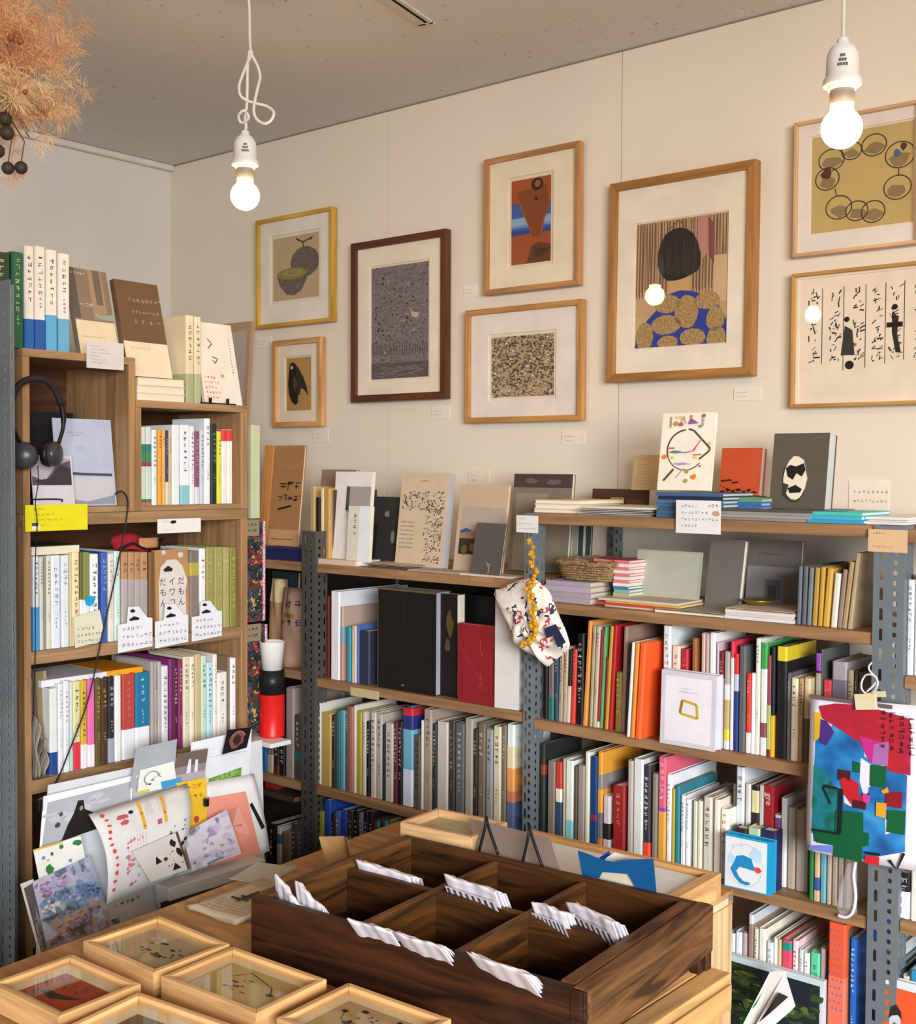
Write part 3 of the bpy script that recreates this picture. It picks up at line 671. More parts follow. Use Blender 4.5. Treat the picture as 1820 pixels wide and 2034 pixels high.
# upper right crate
row(PX, ZMID + .0125, (0, 450, 2.9355), 'in the upper right crate', 'books in the upper right crate', [
    (820, 852, 1170, '#cfd8cc', {'b': [(1270, '#2f7d70'), (1320, '#3f8a55'), (1375, '#a03a52'), (1400, '#c8d4c8'), (1590, '#3f7a55'), (1610, '#d0604a')], 't': False}), (854, 886, 1170, '#cfd8cc', {'b': [(1270, '#2f7d70'), (1320, '#3f8a55'), (1375, '#a03a52'), (1400, '#c8d4c8'), (1590, '#3f7a55'), (1610, '#d0604a')], 't': False}),
    (889, 919, 1185, '#dfe6ea'), (924, 947, 1185, '#e8a23c'), (949, 967, 1190, '#eab25a'), (968, 984, 1190, '#3a3f70', b_((1490, '#d8d4cc'))), (986, 1004, 1200, '#cdb894'), (1006, 1050, 1158, '#e9e9ea', {'t': False}),
    (1055, 1108, 1158, '#eceef2', {'b': [(1510, '#8cc4cc')], 'tc': '#3a4a8c'}), (1110, 1138, 1165, '#e6e6ea'), (1140, 1166, 1195, '#8a4a70', b_((1520, '#dcd6d6'))), (1168, 1194, 1190, '#c9ced4'), (1196, 1230, 1120, '#eceef0'), (1233, 1266, 1150, '#22302a', {'tc': '#5aa060'}), (1269, 1294, 1195, '#e3da3c'), (1297, 1326, 1185, '#ece8e2', {'b': [(1187, '#d8403c'), (1252, '#ece8e2'), (1640, '#d86a5a')], 'tc': '#c08a80'}), (1329, 1358, 1185, '#ece8e2', {'b': [(1187, '#d8403c'), (1252, '#ece8e2'), (1640, '#d86a5a')], 'tc': '#c08a80'})], off=.006)
# top of the tall crate
row(PX, ZL, (0, 450, 2.9355), 'on top of the tall crate', 'books on top of the tall crate', [
    (-40, 62, 150, '#1c3f28'), (70, 138, 150, '#226040', {'tc': '#c8d8b0'}), (145, 201, 115, '#ece6da', b_((540, '#2a62a8'))), (206, 266, 118, '#ece6da', b_((545, '#2458a0'))), (271, 334, 138, '#ece8e0', b_((518, '#5fa8d0'))), (342, 408, 160, '#ece8e0', b_((540, '#68a8cc')))], off=.012, depth=.13)
# crate row with the shoe cards
row(PX, ZB, (40, 1060, 3.9565), 'on the shoe card shelf', 'books on the shoe card shelf', [
    (106, 154, 180, '#e4e6ee', b_((580, '#4a9ad8'))), (156, 188, 185, '#c9c9bb'), (190, 206, 190, '#8f938c', {'t': False}), (209, 246, 178, '#ddd3bb'), (248, 320, 172, '#dfe4ec', {'tc': '#7a88a0'}), (328, 388, 172, '#dde2e8', {'tc': '#8fa0b0'}), (390, 411, 165, '#d6c294', {'t': False}), (413, 470, 148, '#e8d8aa', {'tc': '#a8503a'}),
    (472, 498, 148, '#6a6a32', {'b': [(520, '#e8e8ea')], 't': False}), (500, 551, 148, '#84884c', {'b': [(525, '#e4e8ee')], 't': False}), (554, 620, 162, '#eceef0', {'tc': '#2a2a30'}), (624, 638, 150, '#2a3f80', {'t': False}), (640, 690, 148, '#4062b4', {'tc': '#a8b8e0'}), (696, 742, 158, '#e6dccd', {'tc': '#c09070'}), (746, 792, 140, '#cfe4e2', {'tc': '#90a8a0'}),
    (800, 852, 148, '#b98d64', b_((360, '#b4aaa4'))), (855, 902, 148, '#b98d64', b_((360, '#aaa09c'))), (905, 948, 148, '#b38860', b_((360, '#b0a6a2'))), (951, 1006, 148, '#b98d64', b_((360, '#a8a09c'))), (1016, 1054, 148, '#7a5636', {'t': False}),
    (1338, 1408, 138, '#7d766e', {'b': [(230, '#b8a848'), (330, '#8a7a72')], 't': False}), (1414, 1462, 118, '#eceef0', {'tc': '#c84a5a'}), (1468, 1528, 108, '#9d9656', {'tc': '#c8c088'}), (1531, 1598, 108, '#a29a5a', {'tc': '#d0c890'}), (1601, 1650, 108, '#a8a062', {'tc': '#d0c890'}), (1653, 1704, 108, '#8b8444', {'tc': '#c0b878'})], off=.012, depth=.14)
# lowest crate row
row(PX, ZC, (40, 1300, 3.9565), 'on the lowest crate shelf', 'books on the lowest crate shelf', [
    (235, 298, 268, '#dfe4dc', {'b': [(770, '#27488c')], 't': False}), (302, 343, 232, '#e2e2e2', {'tc': '#b0a0a8'}), (346, 392, 210, '#e2e4e8', {'tc': '#c08888'}), (394, 416, 216, '#cfd8d8', {'b': [(770, '#a8d8c0')], 't': False}), (420, 478, 212, '#dcd4a0', {'b': [(690, '#d83a4a')]}), (481, 530, 205, '#cfae34', {'b': [(708, '#ece4e4')]}), (534, 590, 196, '#ea6cb0', {'b': [(710, '#eee2e4')], 't': False}),
    (595, 640, 190, '#5f5226', {'tc': '#d0c060'}), (643, 692, 188, '#4e3622', {'tc': '#d0b850'}), (696, 744, 176, '#2b2c32', {'b': [(660, '#98a4b0')], 'tc': '#c0c0c8'}), (748, 798, 166, '#e8e9e0', {'t': False}), (806, 906, 156, '#b8463e', {'b': [(588, '#e6e6ea')], 'tc': '#d07a68'}), (910, 1020, 142, '#24749e', {'b': [(568, '#e6e8ec')], 'tc': '#d8e0e8'}),
    (1030, 1056, 58, '#b0a69e', {'t': False}), (1058, 1084, 58, '#a59c98'), (1086, 1114, 58, '#b8afa8', {'t': False}), (1117, 1168, 92, '#dcdcde'), (1174, 1204, 38, '#7c3270', {'t': False}), (1207, 1244, 40, '#541c3a'), (1247, 1282, 44, '#8a2a60'), (1286, 1334, 18, '#dcd4b4'), (1338, 1374, 18, '#e9e2ca'), (1379, 1424, -4, '#c9b28a', {'t': False}), (1427, 1470, 10, '#c6d9ba'), (1473, 1518, 62, '#b9dce4'), (1521, 1554, 0, '#ebe2da', {'tc': '#d07a80'}), (1557, 1630, 140, '#e8e6e0'), (1634, 1652, 20, '#8a765e', {'t': False}), (1656, 1700, 30, '#f0f0f0')], off=.012, depth=.15)
# middle bay: shelf under the black box
MZ3 = .684 + .0002
row(PY, MZ3, (480, 1360, 3.25), 'on the shelf under the black box', 'books on the shelf under the black box', [
    (492, 500, 200, '#7b8c64', {'t': False}), (497, 512, 120, '#cfc8c0', {'t': False}), (514, 575, 183, '#b2944e', {'t': False}), (579, 603, 200, '#262422'), (606, 634, 170, '#3a5c62', {'t': False}), (636, 666, 168, '#5499a6', {'t': False}), (669, 688, 138, '#5b423a'), (690, 720, 145, '#a6685c', {'t': False}), (722, 738, 136, '#cfc6bc', {'t': False}), (741, 775, 172, '#a3932c', {'t': False}), (778, 800, 178, '#bcb2a8'), (803, 827, 240, '#1a1818'), (831, 866, 178, '#bdb2a6'), (868, 905, 190, '#aaa096'), (908, 922, 260, '#1c2024', {'t': False}), (925, 975, 250, '#baaea2'), (979, 1004, 240, '#5a1e2e'), (1007, 1036, 240, '#1c1a1a'),
    (1040, 1104, 150, '#2a2f6a', {'b': [(152, '#c02a30'), (200, '#2a2f70'), (290, '#6ea4bc'), (548, '#ccd2e2')], 't': False}), (1110, 1152, 330, '#57503f', {'tc': '#2a2620'}), (1156, 1172, 232, '#cfc8bc', {'t': False}), (1175, 1226, 160, '#a08e7e', {'tc': '#5a4a40'}), (1229, 1256, 255, '#2c2a30'), (1260, 1330, 240, '#c2b8b0', {'t': False}), (1335, 1374, 240, '#3f3730', {'tc': '#a09070'}), (1378, 1434, 250, '#5a5e60'), (1440, 1490, 220, '#a2988a', {'t': False}), (1493, 1520, 290, '#2e2a24'), (1524, 1570, 250, '#70624e'), (1575, 1618, 290, '#8e8e92', {'tc': '#303038'}), (1624, 1672, 270, '#d0c6a6'), (1677, 1706, 262, '#7c6c5a'), (1711, 1760, 258, '#dfe8e6', {'b': [(400, '#e6d2b0'), (540, '#e89a54'), (690, '#c87a58'), (760, '#5a6890')], 't': False})], depth=.135)
row(PY, MZ3, (480, 1360, 3.25), 'at the back under the black box', 'books at the back of the shelf under the black box', [
    (487, 545, 95, '#e6e4e0', {'t': False}), (630, 655, 45, '#8d8a88', {'t': False}), (668, 690, 50, '#6a7478', {'t': False}), (726, 800, 130, '#c8c4ba', {'t': False})], depth=.1, off=.17)
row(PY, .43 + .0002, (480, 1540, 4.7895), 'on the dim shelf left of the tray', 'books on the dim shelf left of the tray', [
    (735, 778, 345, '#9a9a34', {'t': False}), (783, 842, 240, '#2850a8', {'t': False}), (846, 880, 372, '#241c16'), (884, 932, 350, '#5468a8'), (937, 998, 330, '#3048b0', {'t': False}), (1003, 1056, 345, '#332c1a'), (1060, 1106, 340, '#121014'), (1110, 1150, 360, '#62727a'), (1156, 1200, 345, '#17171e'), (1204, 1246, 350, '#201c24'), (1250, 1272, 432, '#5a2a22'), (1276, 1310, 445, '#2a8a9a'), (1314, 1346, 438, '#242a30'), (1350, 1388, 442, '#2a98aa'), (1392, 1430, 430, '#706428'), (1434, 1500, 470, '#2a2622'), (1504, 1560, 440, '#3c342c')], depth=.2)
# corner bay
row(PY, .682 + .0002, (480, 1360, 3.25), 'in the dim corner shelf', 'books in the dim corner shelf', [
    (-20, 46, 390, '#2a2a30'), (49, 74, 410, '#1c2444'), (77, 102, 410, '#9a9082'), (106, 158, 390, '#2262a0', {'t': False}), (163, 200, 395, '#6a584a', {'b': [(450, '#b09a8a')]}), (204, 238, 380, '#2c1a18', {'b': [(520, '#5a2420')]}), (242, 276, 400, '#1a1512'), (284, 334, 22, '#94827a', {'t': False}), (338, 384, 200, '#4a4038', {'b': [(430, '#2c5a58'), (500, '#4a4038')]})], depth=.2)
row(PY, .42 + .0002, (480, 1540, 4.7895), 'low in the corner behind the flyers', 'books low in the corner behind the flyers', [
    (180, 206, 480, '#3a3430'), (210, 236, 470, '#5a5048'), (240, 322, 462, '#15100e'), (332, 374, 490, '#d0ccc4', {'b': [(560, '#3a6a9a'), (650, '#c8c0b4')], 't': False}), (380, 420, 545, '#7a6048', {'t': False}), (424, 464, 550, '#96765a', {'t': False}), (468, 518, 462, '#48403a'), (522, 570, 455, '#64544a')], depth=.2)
# right bay: orange folder shelf
RZ3 = .936 + .0002
zA, zB = (1070, 1220, 6.0667), (1370, 1240, 4.9189)
row(PY, RZ3, zA, 'on the orange folder shelf', 'books on the orange folder shelf', [
    (64, 104, 560, '#1c0f12', {'t': False}), (110, 178, 560, '#6e645a', {'b': [(1003, '#2a6a5c')], 't': False}), (186, 234, 450, '#22445a'), (240, 292, 440, '#a69078', {'l': 1}), (296, 346, 400, '#b8a184', {'l': 1}), (350, 388, 430, '#201d1c', {'b': [(868, '#c6c0b0')], 't': False, 'l': 2}), (392, 448, 420, '#ce3a2c', {'l': 2, 'tc': '#e08070'}), (456, 540, 240, '#121010', {'l': .5}), (562, 612, 80, '#d88e42', {'l': 3, 't': False}), (630, 668, 140, '#aa9a80', {'l': 2}), (673, 724, 150, '#c0ae90', {'l': 2}), (728, 758, 190, '#92243a', {'l': 2.5, 'b': [(1300, '#d8d0c0')], 't': False}), (762, 798, 150, '#58985a', {'l': 2.5}), (800, 826, 520, '#84202c', {'l': 2, 't': False}), (830, 870, 140, '#c0902e', {'l': 3, 't': False}), (874, 916, 130, '#b02024', {'l': 3, 't': False}),
    (920, 995, 700, '#86702e', {'tc': '#c8b860', 'l': 1}), (1010, 1056, 150, '#967868', {'l': 1.5, 't': False}), (1062, 1110, 440, '#5f5044', {'t': False, 'l': 1.5})], depth=.15, off=.016)
row(PY, RZ3, zA, 'behind the orange folder', 'books standing back behind the orange folder', [
    (944, 1000, 130, '#5a3620', {'o': .16, 'd': .1}), (1060, 1150, 150, '#dcdcea', {'o': .16, 't': False, 'd': .1}), (1497, 1590, 140, '#dce2e0', {'tc': '#8090a0'}), (1602, 1698, 385, '#e8ccba', {'tc': '#d06a50'}), (1708, 1796, 425, '#b8202e', {'tc': '#d86060'})], depth=.14, off=.02)
row(PY, RZ3, zA, 'right of the red books', 'orange folder', [
    (1092, 1130, 340, '#dce0da', {'t': False, 'l': 3, 'o': -.03, 'n': 'thin white booklet leaning on the orange folder', 'd': .16}), (1138, 1184, 345, '#f08a2a', {'t': False, 'l': 3, 'o': -.032, 'n': 'narrow light orange booklet beside the big orange folder', 'd': .17}), (1190, 1262, 350, '#f0602c', {'t': False, 'l': 3, 'o': -.034, 'n': 'big bright orange folder standing forward on its shelf', 'd': .19, 'kind': 'folder', 'cat': 'folder'})], off=.016)
row(PY, RZ3, zB, 'right of the white framed cover', 'books right of the white cover', [
    (20, 66, 140, '#965f32', {'t': False}), (112, 150, 90, '#caa8a0', {'t': False}), (153, 184, 95, '#bca29c', {'t': False}), (190, 250, 88, '#e8e6e2', {'b': [(480, '#ee8a2e')], 't': False}), (262, 284, 178, '#ccaebc', {'t': False}), (288, 328, 268, '#742224', {'b': [(530, '#c0b0ba')]}), (334, 390, 270, '#a89e94', {'b': [(590, '#dcd8d0'), (740, '#b8a468'), (1030, '#d8cc3a'), (1140, '#d0dce0')], 't': False}), (402, 430, 168, '#dc3a54', {'b': [(330, '#dcd4d8')], 't': False}), (433, 474, 290, '#d42e2a', {'b': [(490, '#b8b8cc'), (655, '#22387a')], 't': False}), (480, 548, 215, '#5c5c5e', {'t': False}), (551, 598, 480, '#e03a30', {'b': [(1062, '#ecdfd0')], 'tc': '#f0a090'}), (601, 640, 480, '#e9eaea', {'t': False}), (643, 690, 142, '#e0dccc'), (694, 756, 180, '#e6e6e2', {'b': [(182, '#3a9a48'), (440, '#e2e2dc'), (965, '#8a4a50'), (1110, '#e2e2de')], 't': False}), (759, 794, 305, '#944454', {'b': [(795, '#a9bc70'), (1225, '#7c1c26')], 't': False}), (796, 832, 225, '#26262e', {'b': [(895, '#e0b02a')], 't': False}), (850, 948, 215, '#1c1b1e', {'b': [(218, '#d8c02c'), (360, '#1e1d20')], 'tc': '#5a503a'}), (952, 982, 480, '#645a68'), (986, 1058, 530, '#e2d4b2', {'tc': '#3a342c'}), (1062, 1108, 530, '#ae8b64'), (1112, 1178, 530, '#ccbc90', {'b': [(925, '#6a6250')], 't': False})], depth=.14, off=.016)
row(PY, RZ3, zB, 'at the back beside the painting', 'books at the back beside the painting', [
    (1050, 1130, 360, '#e6dfca', {'o': .15, 't': False}), (1230, 1284, 280, '#241f26', {'b': [(285, '#9a4ab0'), (455, '#26202a'), (480, '#b0a494')], 't': False}), (1288, 1296, 250, '#58625a', {'t': False}), (1298, 1382, 548, '#dc4650', {'tc': '#f0a0a0'}), (1386, 1535, 368, '#aaa0a6', {'b': [(545, '#77707c')], 't': False}), (1538, 1596, 450, '#b2a288'), (1606, 1640, 455, '#4a3a28'), (1644, 1680, 470, '#3a2e24')], depth=.12, off=.03)
# right bay: shelf of the blue square book
RZ4 = .695 + .0002
zC, zD = (1070, 1440, 6.0667), (1350, 1480, 3.8723)
row(PY, RZ4, zC, 'on the blue square book shelf', 'books on the blue square book shelf', [
    (20, 72, 230, '#2a2c2c', {'b': [(480, '#8a3a30'), (600, '#2a3430')], 't': False}), (102, 194, 440, '#86766a', {'t': False}), (200, 276, 450, '#c43a30', {'b': [(770, '#e8e0d0'), (930, '#2c4a66'), (1330, '#c43a30')], 't': False}), (290, 318, 410, '#b8ac94', {'t': False}), (322, 416, 430, '#e2e6dc', {'b': [(1148, '#84ccd4')], 't': False}), (422, 462, 500, '#5a5048', {'t': False}), (466, 552, 490, '#988e82', {'t': False}), (556, 612, 330, '#dcd8c4', {'t': False}), (616, 704, 388, '#163e74', {'b': [(1085, '#8c2a4a'), (1150, '#163e74')], 't': False}), (708, 768, 330, '#e09a38', {'b': [(600, '#8a8480'), (780, '#dc9a3c'), (1060, '#6a6a6e'), (1370, '#c87a30')], 't': False}), (772, 858, 858, '#ccc0c2', {'b': [(1190, '#22201e'), (1380, '#c4bab8')], 't': False}), (888, 1034, 738, '#962424', {'tc': '#c89a48'}), (1068, 1136, 432, '#b2aaa0', {'t': False}), (1140, 1256, 412, '#d8dbd6', {'t': False}), (1260, 1344, 490, '#38363a', {'b': [(1420, '#ee4a40')], 'tc': '#e0e0e0'}), (1362, 1430, 590, '#828072', {'t': False}), (1440, 1532, 388, '#dc6078', {'b': [(1000, '#8a4a9a'), (1045, '#e0a044')], 'tc': '#f0c8d0'}), (1538, 1600, 600, '#e9e9ee', {'tc': '#c86060'}), (1603, 1640, 770, '#b8a640', {'t': False}), (1643, 1700, 742, '#2f8090', {'t': False}), (1708, 1764, 850, '#dadcdc'), (1768, 1818, 900, '#e8e8ee', {'tc': '#4a70b0'})], depth=.16, off=.014)
row(PY, RZ4, zC, 'at the back above the white easel', 'books at the back of the blue square book shelf', [
    (135, 350, 120, '#bcbcc4', {'t': False}), (440, 508, 190, '#d2c6a2', {'t': False}), (872, 1030, 470, '#3c2418', {'t': False}), (770, 860, 330, '#1a1f36', {'t': False})], depth=.09, off=.21)
row(PY, RZ4, zD, 'left of the blue square book', 'books left of the blue square book', [
    (102, 134, 432, '#d2ccb8', {'t': False}), (136, 170, 432, '#dcd6c2', {'t': False}), (180, 246, 400, '#cac6b6', {'tc': '#4a4a44'}), (260, 308, 420, '#eadcc8', {'t': False}), (312, 372, 492, '#e9e8da', {'tc': '#e0704a'})], depth=.16, off=.014)
row(PY, RZ4, zD, 'behind the blue square book', 'books behind the blue square book', [
    (408, 426, 300, '#5a5450', {'t': False}), (432, 496, 170, '#d0d4d8', {'tc': '#3a3a40'}), (502, 544, 300, '#cfcbc4', {'t': False}), (548, 608, 318, '#242028', {'b': [(350, '#d8cf9c'), (520, '#2c282c')], 't': False}), (611, 642, 310, '#c4beb6', {'t': False}), (646, 722, 318, '#b0242c', {'tc': '#f0d8d0', 't': False, 'n': 'thick crimson book with pale lettering behind the blue square book'}), (726, 772, 540, '#eae2e4', {'b': [(560, '#7a4a88'), (880, '#e6dcd6')], 't': False}), (778, 824, 408, '#dadcd8', {'t': False}), (828, 890, 482, '#b09e8c', {'t': False}), (893, 970, 500, '#b8a896', {'t': False}), (974, 994, 300, '#d8cfc6', {'t': False})], depth=.15, off=.045)
row(PY, RZ4, zD, 'under the hanging painting', 'books under the hanging painting', [
    (1000, 1032, 560, '#2a7a3e', {'t': False}), (1036, 1080, 560, '#ccaa84', {'b': [(1020, '#3a5090'), (1120, '#ccaa84')], 't': False}), (1084, 1130, 560, '#62a0b2', {'t': False}), (1134, 1170, 600, '#b2a090', {'t': False}), (1174, 1216, 600, '#a89686', {'t': False}), (1220, 1262, 600, '#b4a494'), (1266, 1306, 600, '#a08c7c', {'t': False})], depth=.15, off=.014)
# right bay: lowest visible row
zE = (1400, 1780, 4.3333)
row(PY, .43 + .0002, zE, 'on the bottom right shelf', 'books on the bottom right shelf', [
    (200, 256, 320, '#cfd2da', {'t': False}), (260, 318, 310, '#dde2ea', {'t': False}), (322, 358, 320, '#b89ca0', {'t': False}), (374, 416, 160, '#c8ccd4', {'b': [(240, '#947a6c')], 't': False}), (420, 456, 280, '#ccccbc', {'tc': '#3a4438'}), (460, 522, 282, '#e6e0d0', {'t': False}), (528, 588, 400, '#dce0ea', {'tc': '#a0a8c0'}), (592, 622, 360, '#ecece8', {'t': False}), (626, 656, 375, '#ccb488', {'t': False}), (660, 744, 380, '#da4868', {'b': [(400, '#2a8a84'), (470, '#da4868')], 'tc': '#f0b0b8'}), (750, 800, 385, '#ecc8ca'), (806, 844, 460, '#ccd4cc'), (848, 896, 490, '#f0eeec', {'tc': '#c85060'}), (904, 988, 488, '#5cc89a', {'tc': '#3a8a68'}), (994, 1034, 455, '#b49ea2', {'t': False}), (1062, 1212, 238, '#ec5a34', {'t': False, 'o': -.012, 'b': [(700, '#f0745a')], 'n': 'thick orange red box file with rows of blue dots', 'kind': 'box_file', 'cat': 'box file'}), (1224, 1240, 290, '#6e4e34', {'t': False}), (1246, 1306, 370, '#2464bc', {'tc': '#e8ecf0'})], depth=.17, off=.014)
# far right bay
row(PY, 1.113 + .0002, (1750, 1130, 5.0), 'at the right edge, upper shelf', 'books at the right edge, upper shelf', [
    (150, 172, 90, '#4a78b0', {'t': False, 'b': [(600, '#e0e0da'), (800, '#4a9ac0')]}), (175, 255, 95, '#e6eaea', {'tc': '#3a4048'}), (258, 330, 110, '#dde0e2', {'tc': '#3a6048'}), (334, 420, 60, '#e6e6e6')], depth=.14)
row(PY, .703 + .0002, (1350, 1480, 3.8723), 'at the right edge, lower shelf', 'books at the right edge, lower shelf', [
    (1604, 1632, 940, '#d6d4d2', {'t': False}), (1636, 1668, 955, '#bc2034', {'tc': '#e0c060'}), (1672, 1686, 1000, '#141214', {'t': False}), (1690, 1768, 985, '#241c22', {'b': [(1128, '#e6e6ea')], 'tc': '#c0b8c0'}), (1774, 1850, 950, '#e2e0d8', {'t': False})], depth=.14)
row(PY, .42 + .0002, zE, 'in the bottom right corner', 'books in the bottom right corner', [
    (1530, 1600, 500, '#c8d0d6', {'t': False}), (1606, 1650, 620, '#4a6a70'), (1656, 1692, 640, '#2a3a48'), (1696, 1756, 690, '#e8c8a0', {'b': [(720, '#2a4a8c')], 't': False}), (1762, 1840, 640, '#2a8ab8', {'t': False})], depth=.15)
# books leaning at the right end of the basket shelf
row(PY, 1.180 + .0002, (1000, 800, 2.2195), 'at the right end of the basket shelf', 'thin books at the right end of the basket shelf', [
    (1297, 1314, 722, '#6a7076', {'t': False, 'l': 1.5}), (1318, 1338, 722, '#5c6268', {'t': False, 'l': 1.5}), (1342, 1362, 728, '#747a7e', {'t': False, 'l': 2}), (1366, 1388, 728, '#b48c3e', {'t': False, 'l': 2.5}), (1392, 1412, 725, '#c0963e', {'t': False, 'l': 2.5}), (1416, 1444, 730, '#caa044', {'t': False, 'l': 4}), (1450, 1478, 752, '#dcd6c8', {'t': False, 'l': 4}), (1484, 1504, 735, '#947e6c', {'t': False, 'l': 5}), (1508, 1530, 700, '#a88e6a', {'t': False, 'l': 6}), (1536, 1556, 660, '#b09a78', {'t': False, 'l': 6})], depth=.17, off=.02)
print('books', len(ALLB))
# ------------------------------------------------------------------ books facing out, stacks, cards
def faceout(plane, name, label, cat, xl, xr, yt, z, off, lean, thick, col, shapes=(), page=PAGE, yaw=0.0, back=None, group=None, board=.0016, solid=False, ym=None, rough=.5, obi=None, zy=None):
    sl, cl_ = math.sin(R_(lean)), math.cos(R_(lean)); h = .2
    for _ in range(6):
        tp = plane.loc((xl + xr) / 2, yt, off + h * sl); h = (tp.z - z) / cl_
    ym = ym or (yt + 60)
    a, b = plane.loc(xl, ym, off + h * sl * .5), plane.loc(xr, ym, off + h * sl * .5); w = (b.x - a.x) / math.cos(R_(yaw))
    t = thing(name, label, cat, plane.world(((a.x + b.x) / 2, off + plane.v, z + .0004 + (thick * sl if lean > 0 else 0))), 0, group)
    t.rotation_euler = (Matrix.Rotation(plane.rz + R_(yaw), 4, 'Z') @ Matrix.Rotation(R_(-lean), 4, 'X')).to_euler()
    if solid or thick < .004: box(-w / 2, w / 2, 0, thick, 0, h).build('board', M(col, rough), t, bevel=.0004)
    else:
        bd = min(board, thick * .2)
        box(-w / 2, w / 2, 0, bd, 0, h).build('front_cover', M(col, rough), t)
        box(-w / 2, w / 2, thick - bd, thick, 0, h).build('back_cover', M(back or col, rough), t)
        box(-w / 2, -w / 2 + bd, bd, thick - bd, 0, h).build('spine', M(back or col, rough), t)
        box(-w / 2 + bd + .0003, w / 2 - .002, bd + .0001, thick - bd - .0001, .0015, h - .0018).build('page_block', M(page, .85), t)
    fm = facemap(w, h)
    if obi: MB().box(-w / 2 - .0004, w / 2 + .0004, -.0006, thick * .5, .0002, h * obi[0]).build('paper_band', M(obi[1], .6), t)
    if shapes: art('cover_print', t, lambda u_, v_, e: fm(u_, v_, e + (.0006 if obi else 0)), list(shapes))
    t['wh'] = (w, h)
    return t
def flat(plane, name, label, cat, x0, x1, off, d, z, th, col, page=PAGE, rz=0.0, group=None, spine=True, shapes=None):
    """a book, booklet or pad lying flat; x0, x1 along the shelf, front edge at off"""
    w = x1 - x0
    t = thing(name, label, cat, plane.world(((x0 + x1) / 2, plane.v + off, z)), plane.rz + rz, group)
    bd = min(.0016, th * .22)
    box(-w / 2, w / 2, 0, d, 0, bd).build('back_cover', M(col, .5), t)
    box(-w / 2, w / 2, 0, d, th - bd, th).build('front_cover', M(col, .5), t)
    if th > .003:
        if spine: box(-w / 2, w / 2, 0, bd, bd, th - bd).build('spine', M(col, .5), t)
        box(-w / 2 + .001, w / 2 - .001, (bd if spine else .001) + .0002, d - .001, bd, th - bd).build('page_block', M(page, .85), t)
    if shapes: art('cover_print', t, lambda a, b, e: (-w / 2 + a * w, b * d, th + e), shapes)
    return t
def stack(plane, name, fmt, cat, xl, xr, ybot, off, d, items, group, z=None, jit=.004, seed=1, spine=True):
    """items bottom to top: (thickness, colour, page colour)"""
    q = random.Random(seed)
    a = plane.loc(xl, ybot, off); b = plane.loc(xr, ybot, off); zz = (z if z is not None else a.z) + .0003
    n = len(items)
    for i, it in enumerate(items):
        th, col, pg = it[:3]
        pos = 'bottom' if i == 0 else 'top' if i == n - 1 else ORD[i] + ' up'
        flat(plane, name, fmt % pos, cat, a.x + q.uniform(-jit, jit), b.x + q.uniform(-jit, jit), off + q.uniform(0, jit), d, zz, th, col, pg, R_(q.uniform(-2, 2)), group, spine, it[3] if len(it) > 3 else None)
        zz += th + .0003
    return zz
def card(plane, label, xl, xr, yt, yb, off, col='#ecece8', lines=4, tc='#8a8580', tilt=0.0, extra=(), poly=None, name='price_card', group='small handwritten cards on the shelf edges'):
    a, b = plane.loc(xl, (yt + yb) / 2, off), plane.loc(xr, (yt + yb) / 2, off); zt, zb = plane.loc((xl + xr) / 2, yt, off).z, plane.loc((xl + xr) / 2, yb, off).z
    w, h = b.x - a.x, zt - zb
    t = thing(name, label, 'card', plane.world(((a.x + b.x) / 2, plane.v + off, zb)), plane.rz, group)
    if tilt: t.rotation_euler = (Matrix.Rotation(plane.rz, 4, 'Z') @ Matrix.Rotation(R_(tilt), 4, 'Y')).to_euler()
    if poly: MB().mesh([(-w / 2 + p[0] * w, y, p[1] * h) for y in (0, .0008) for p in poly], [tuple(range(len(poly))), tuple(range(2 * len(poly) - 1, len(poly) - 1, -1))] + [((i + 1) % len(poly), i, len(poly) + i, len(poly) + (i + 1) % len(poly)) for i in range(len(poly))]).build('card', M(col, .7), t)
    else: box(-w / 2, w / 2, 0, .0008, 0, h).build('card', M(col, .7), t)
    sh = []
    for i in range(lines):
        y = .78 - i * .6 / max(1, lines - 1) if lines > 1 else .4
        if poly: y = y * .6
        sh += texth(.12, y, min(.1, .4 / lines), int(5 + 3 * ((i * 7) % 3)), int(xl) + i * 5, w / h, 1.15)
    art('lettering', t, facemap(w, h), [(tc, sh)] + list(extra))
    return t
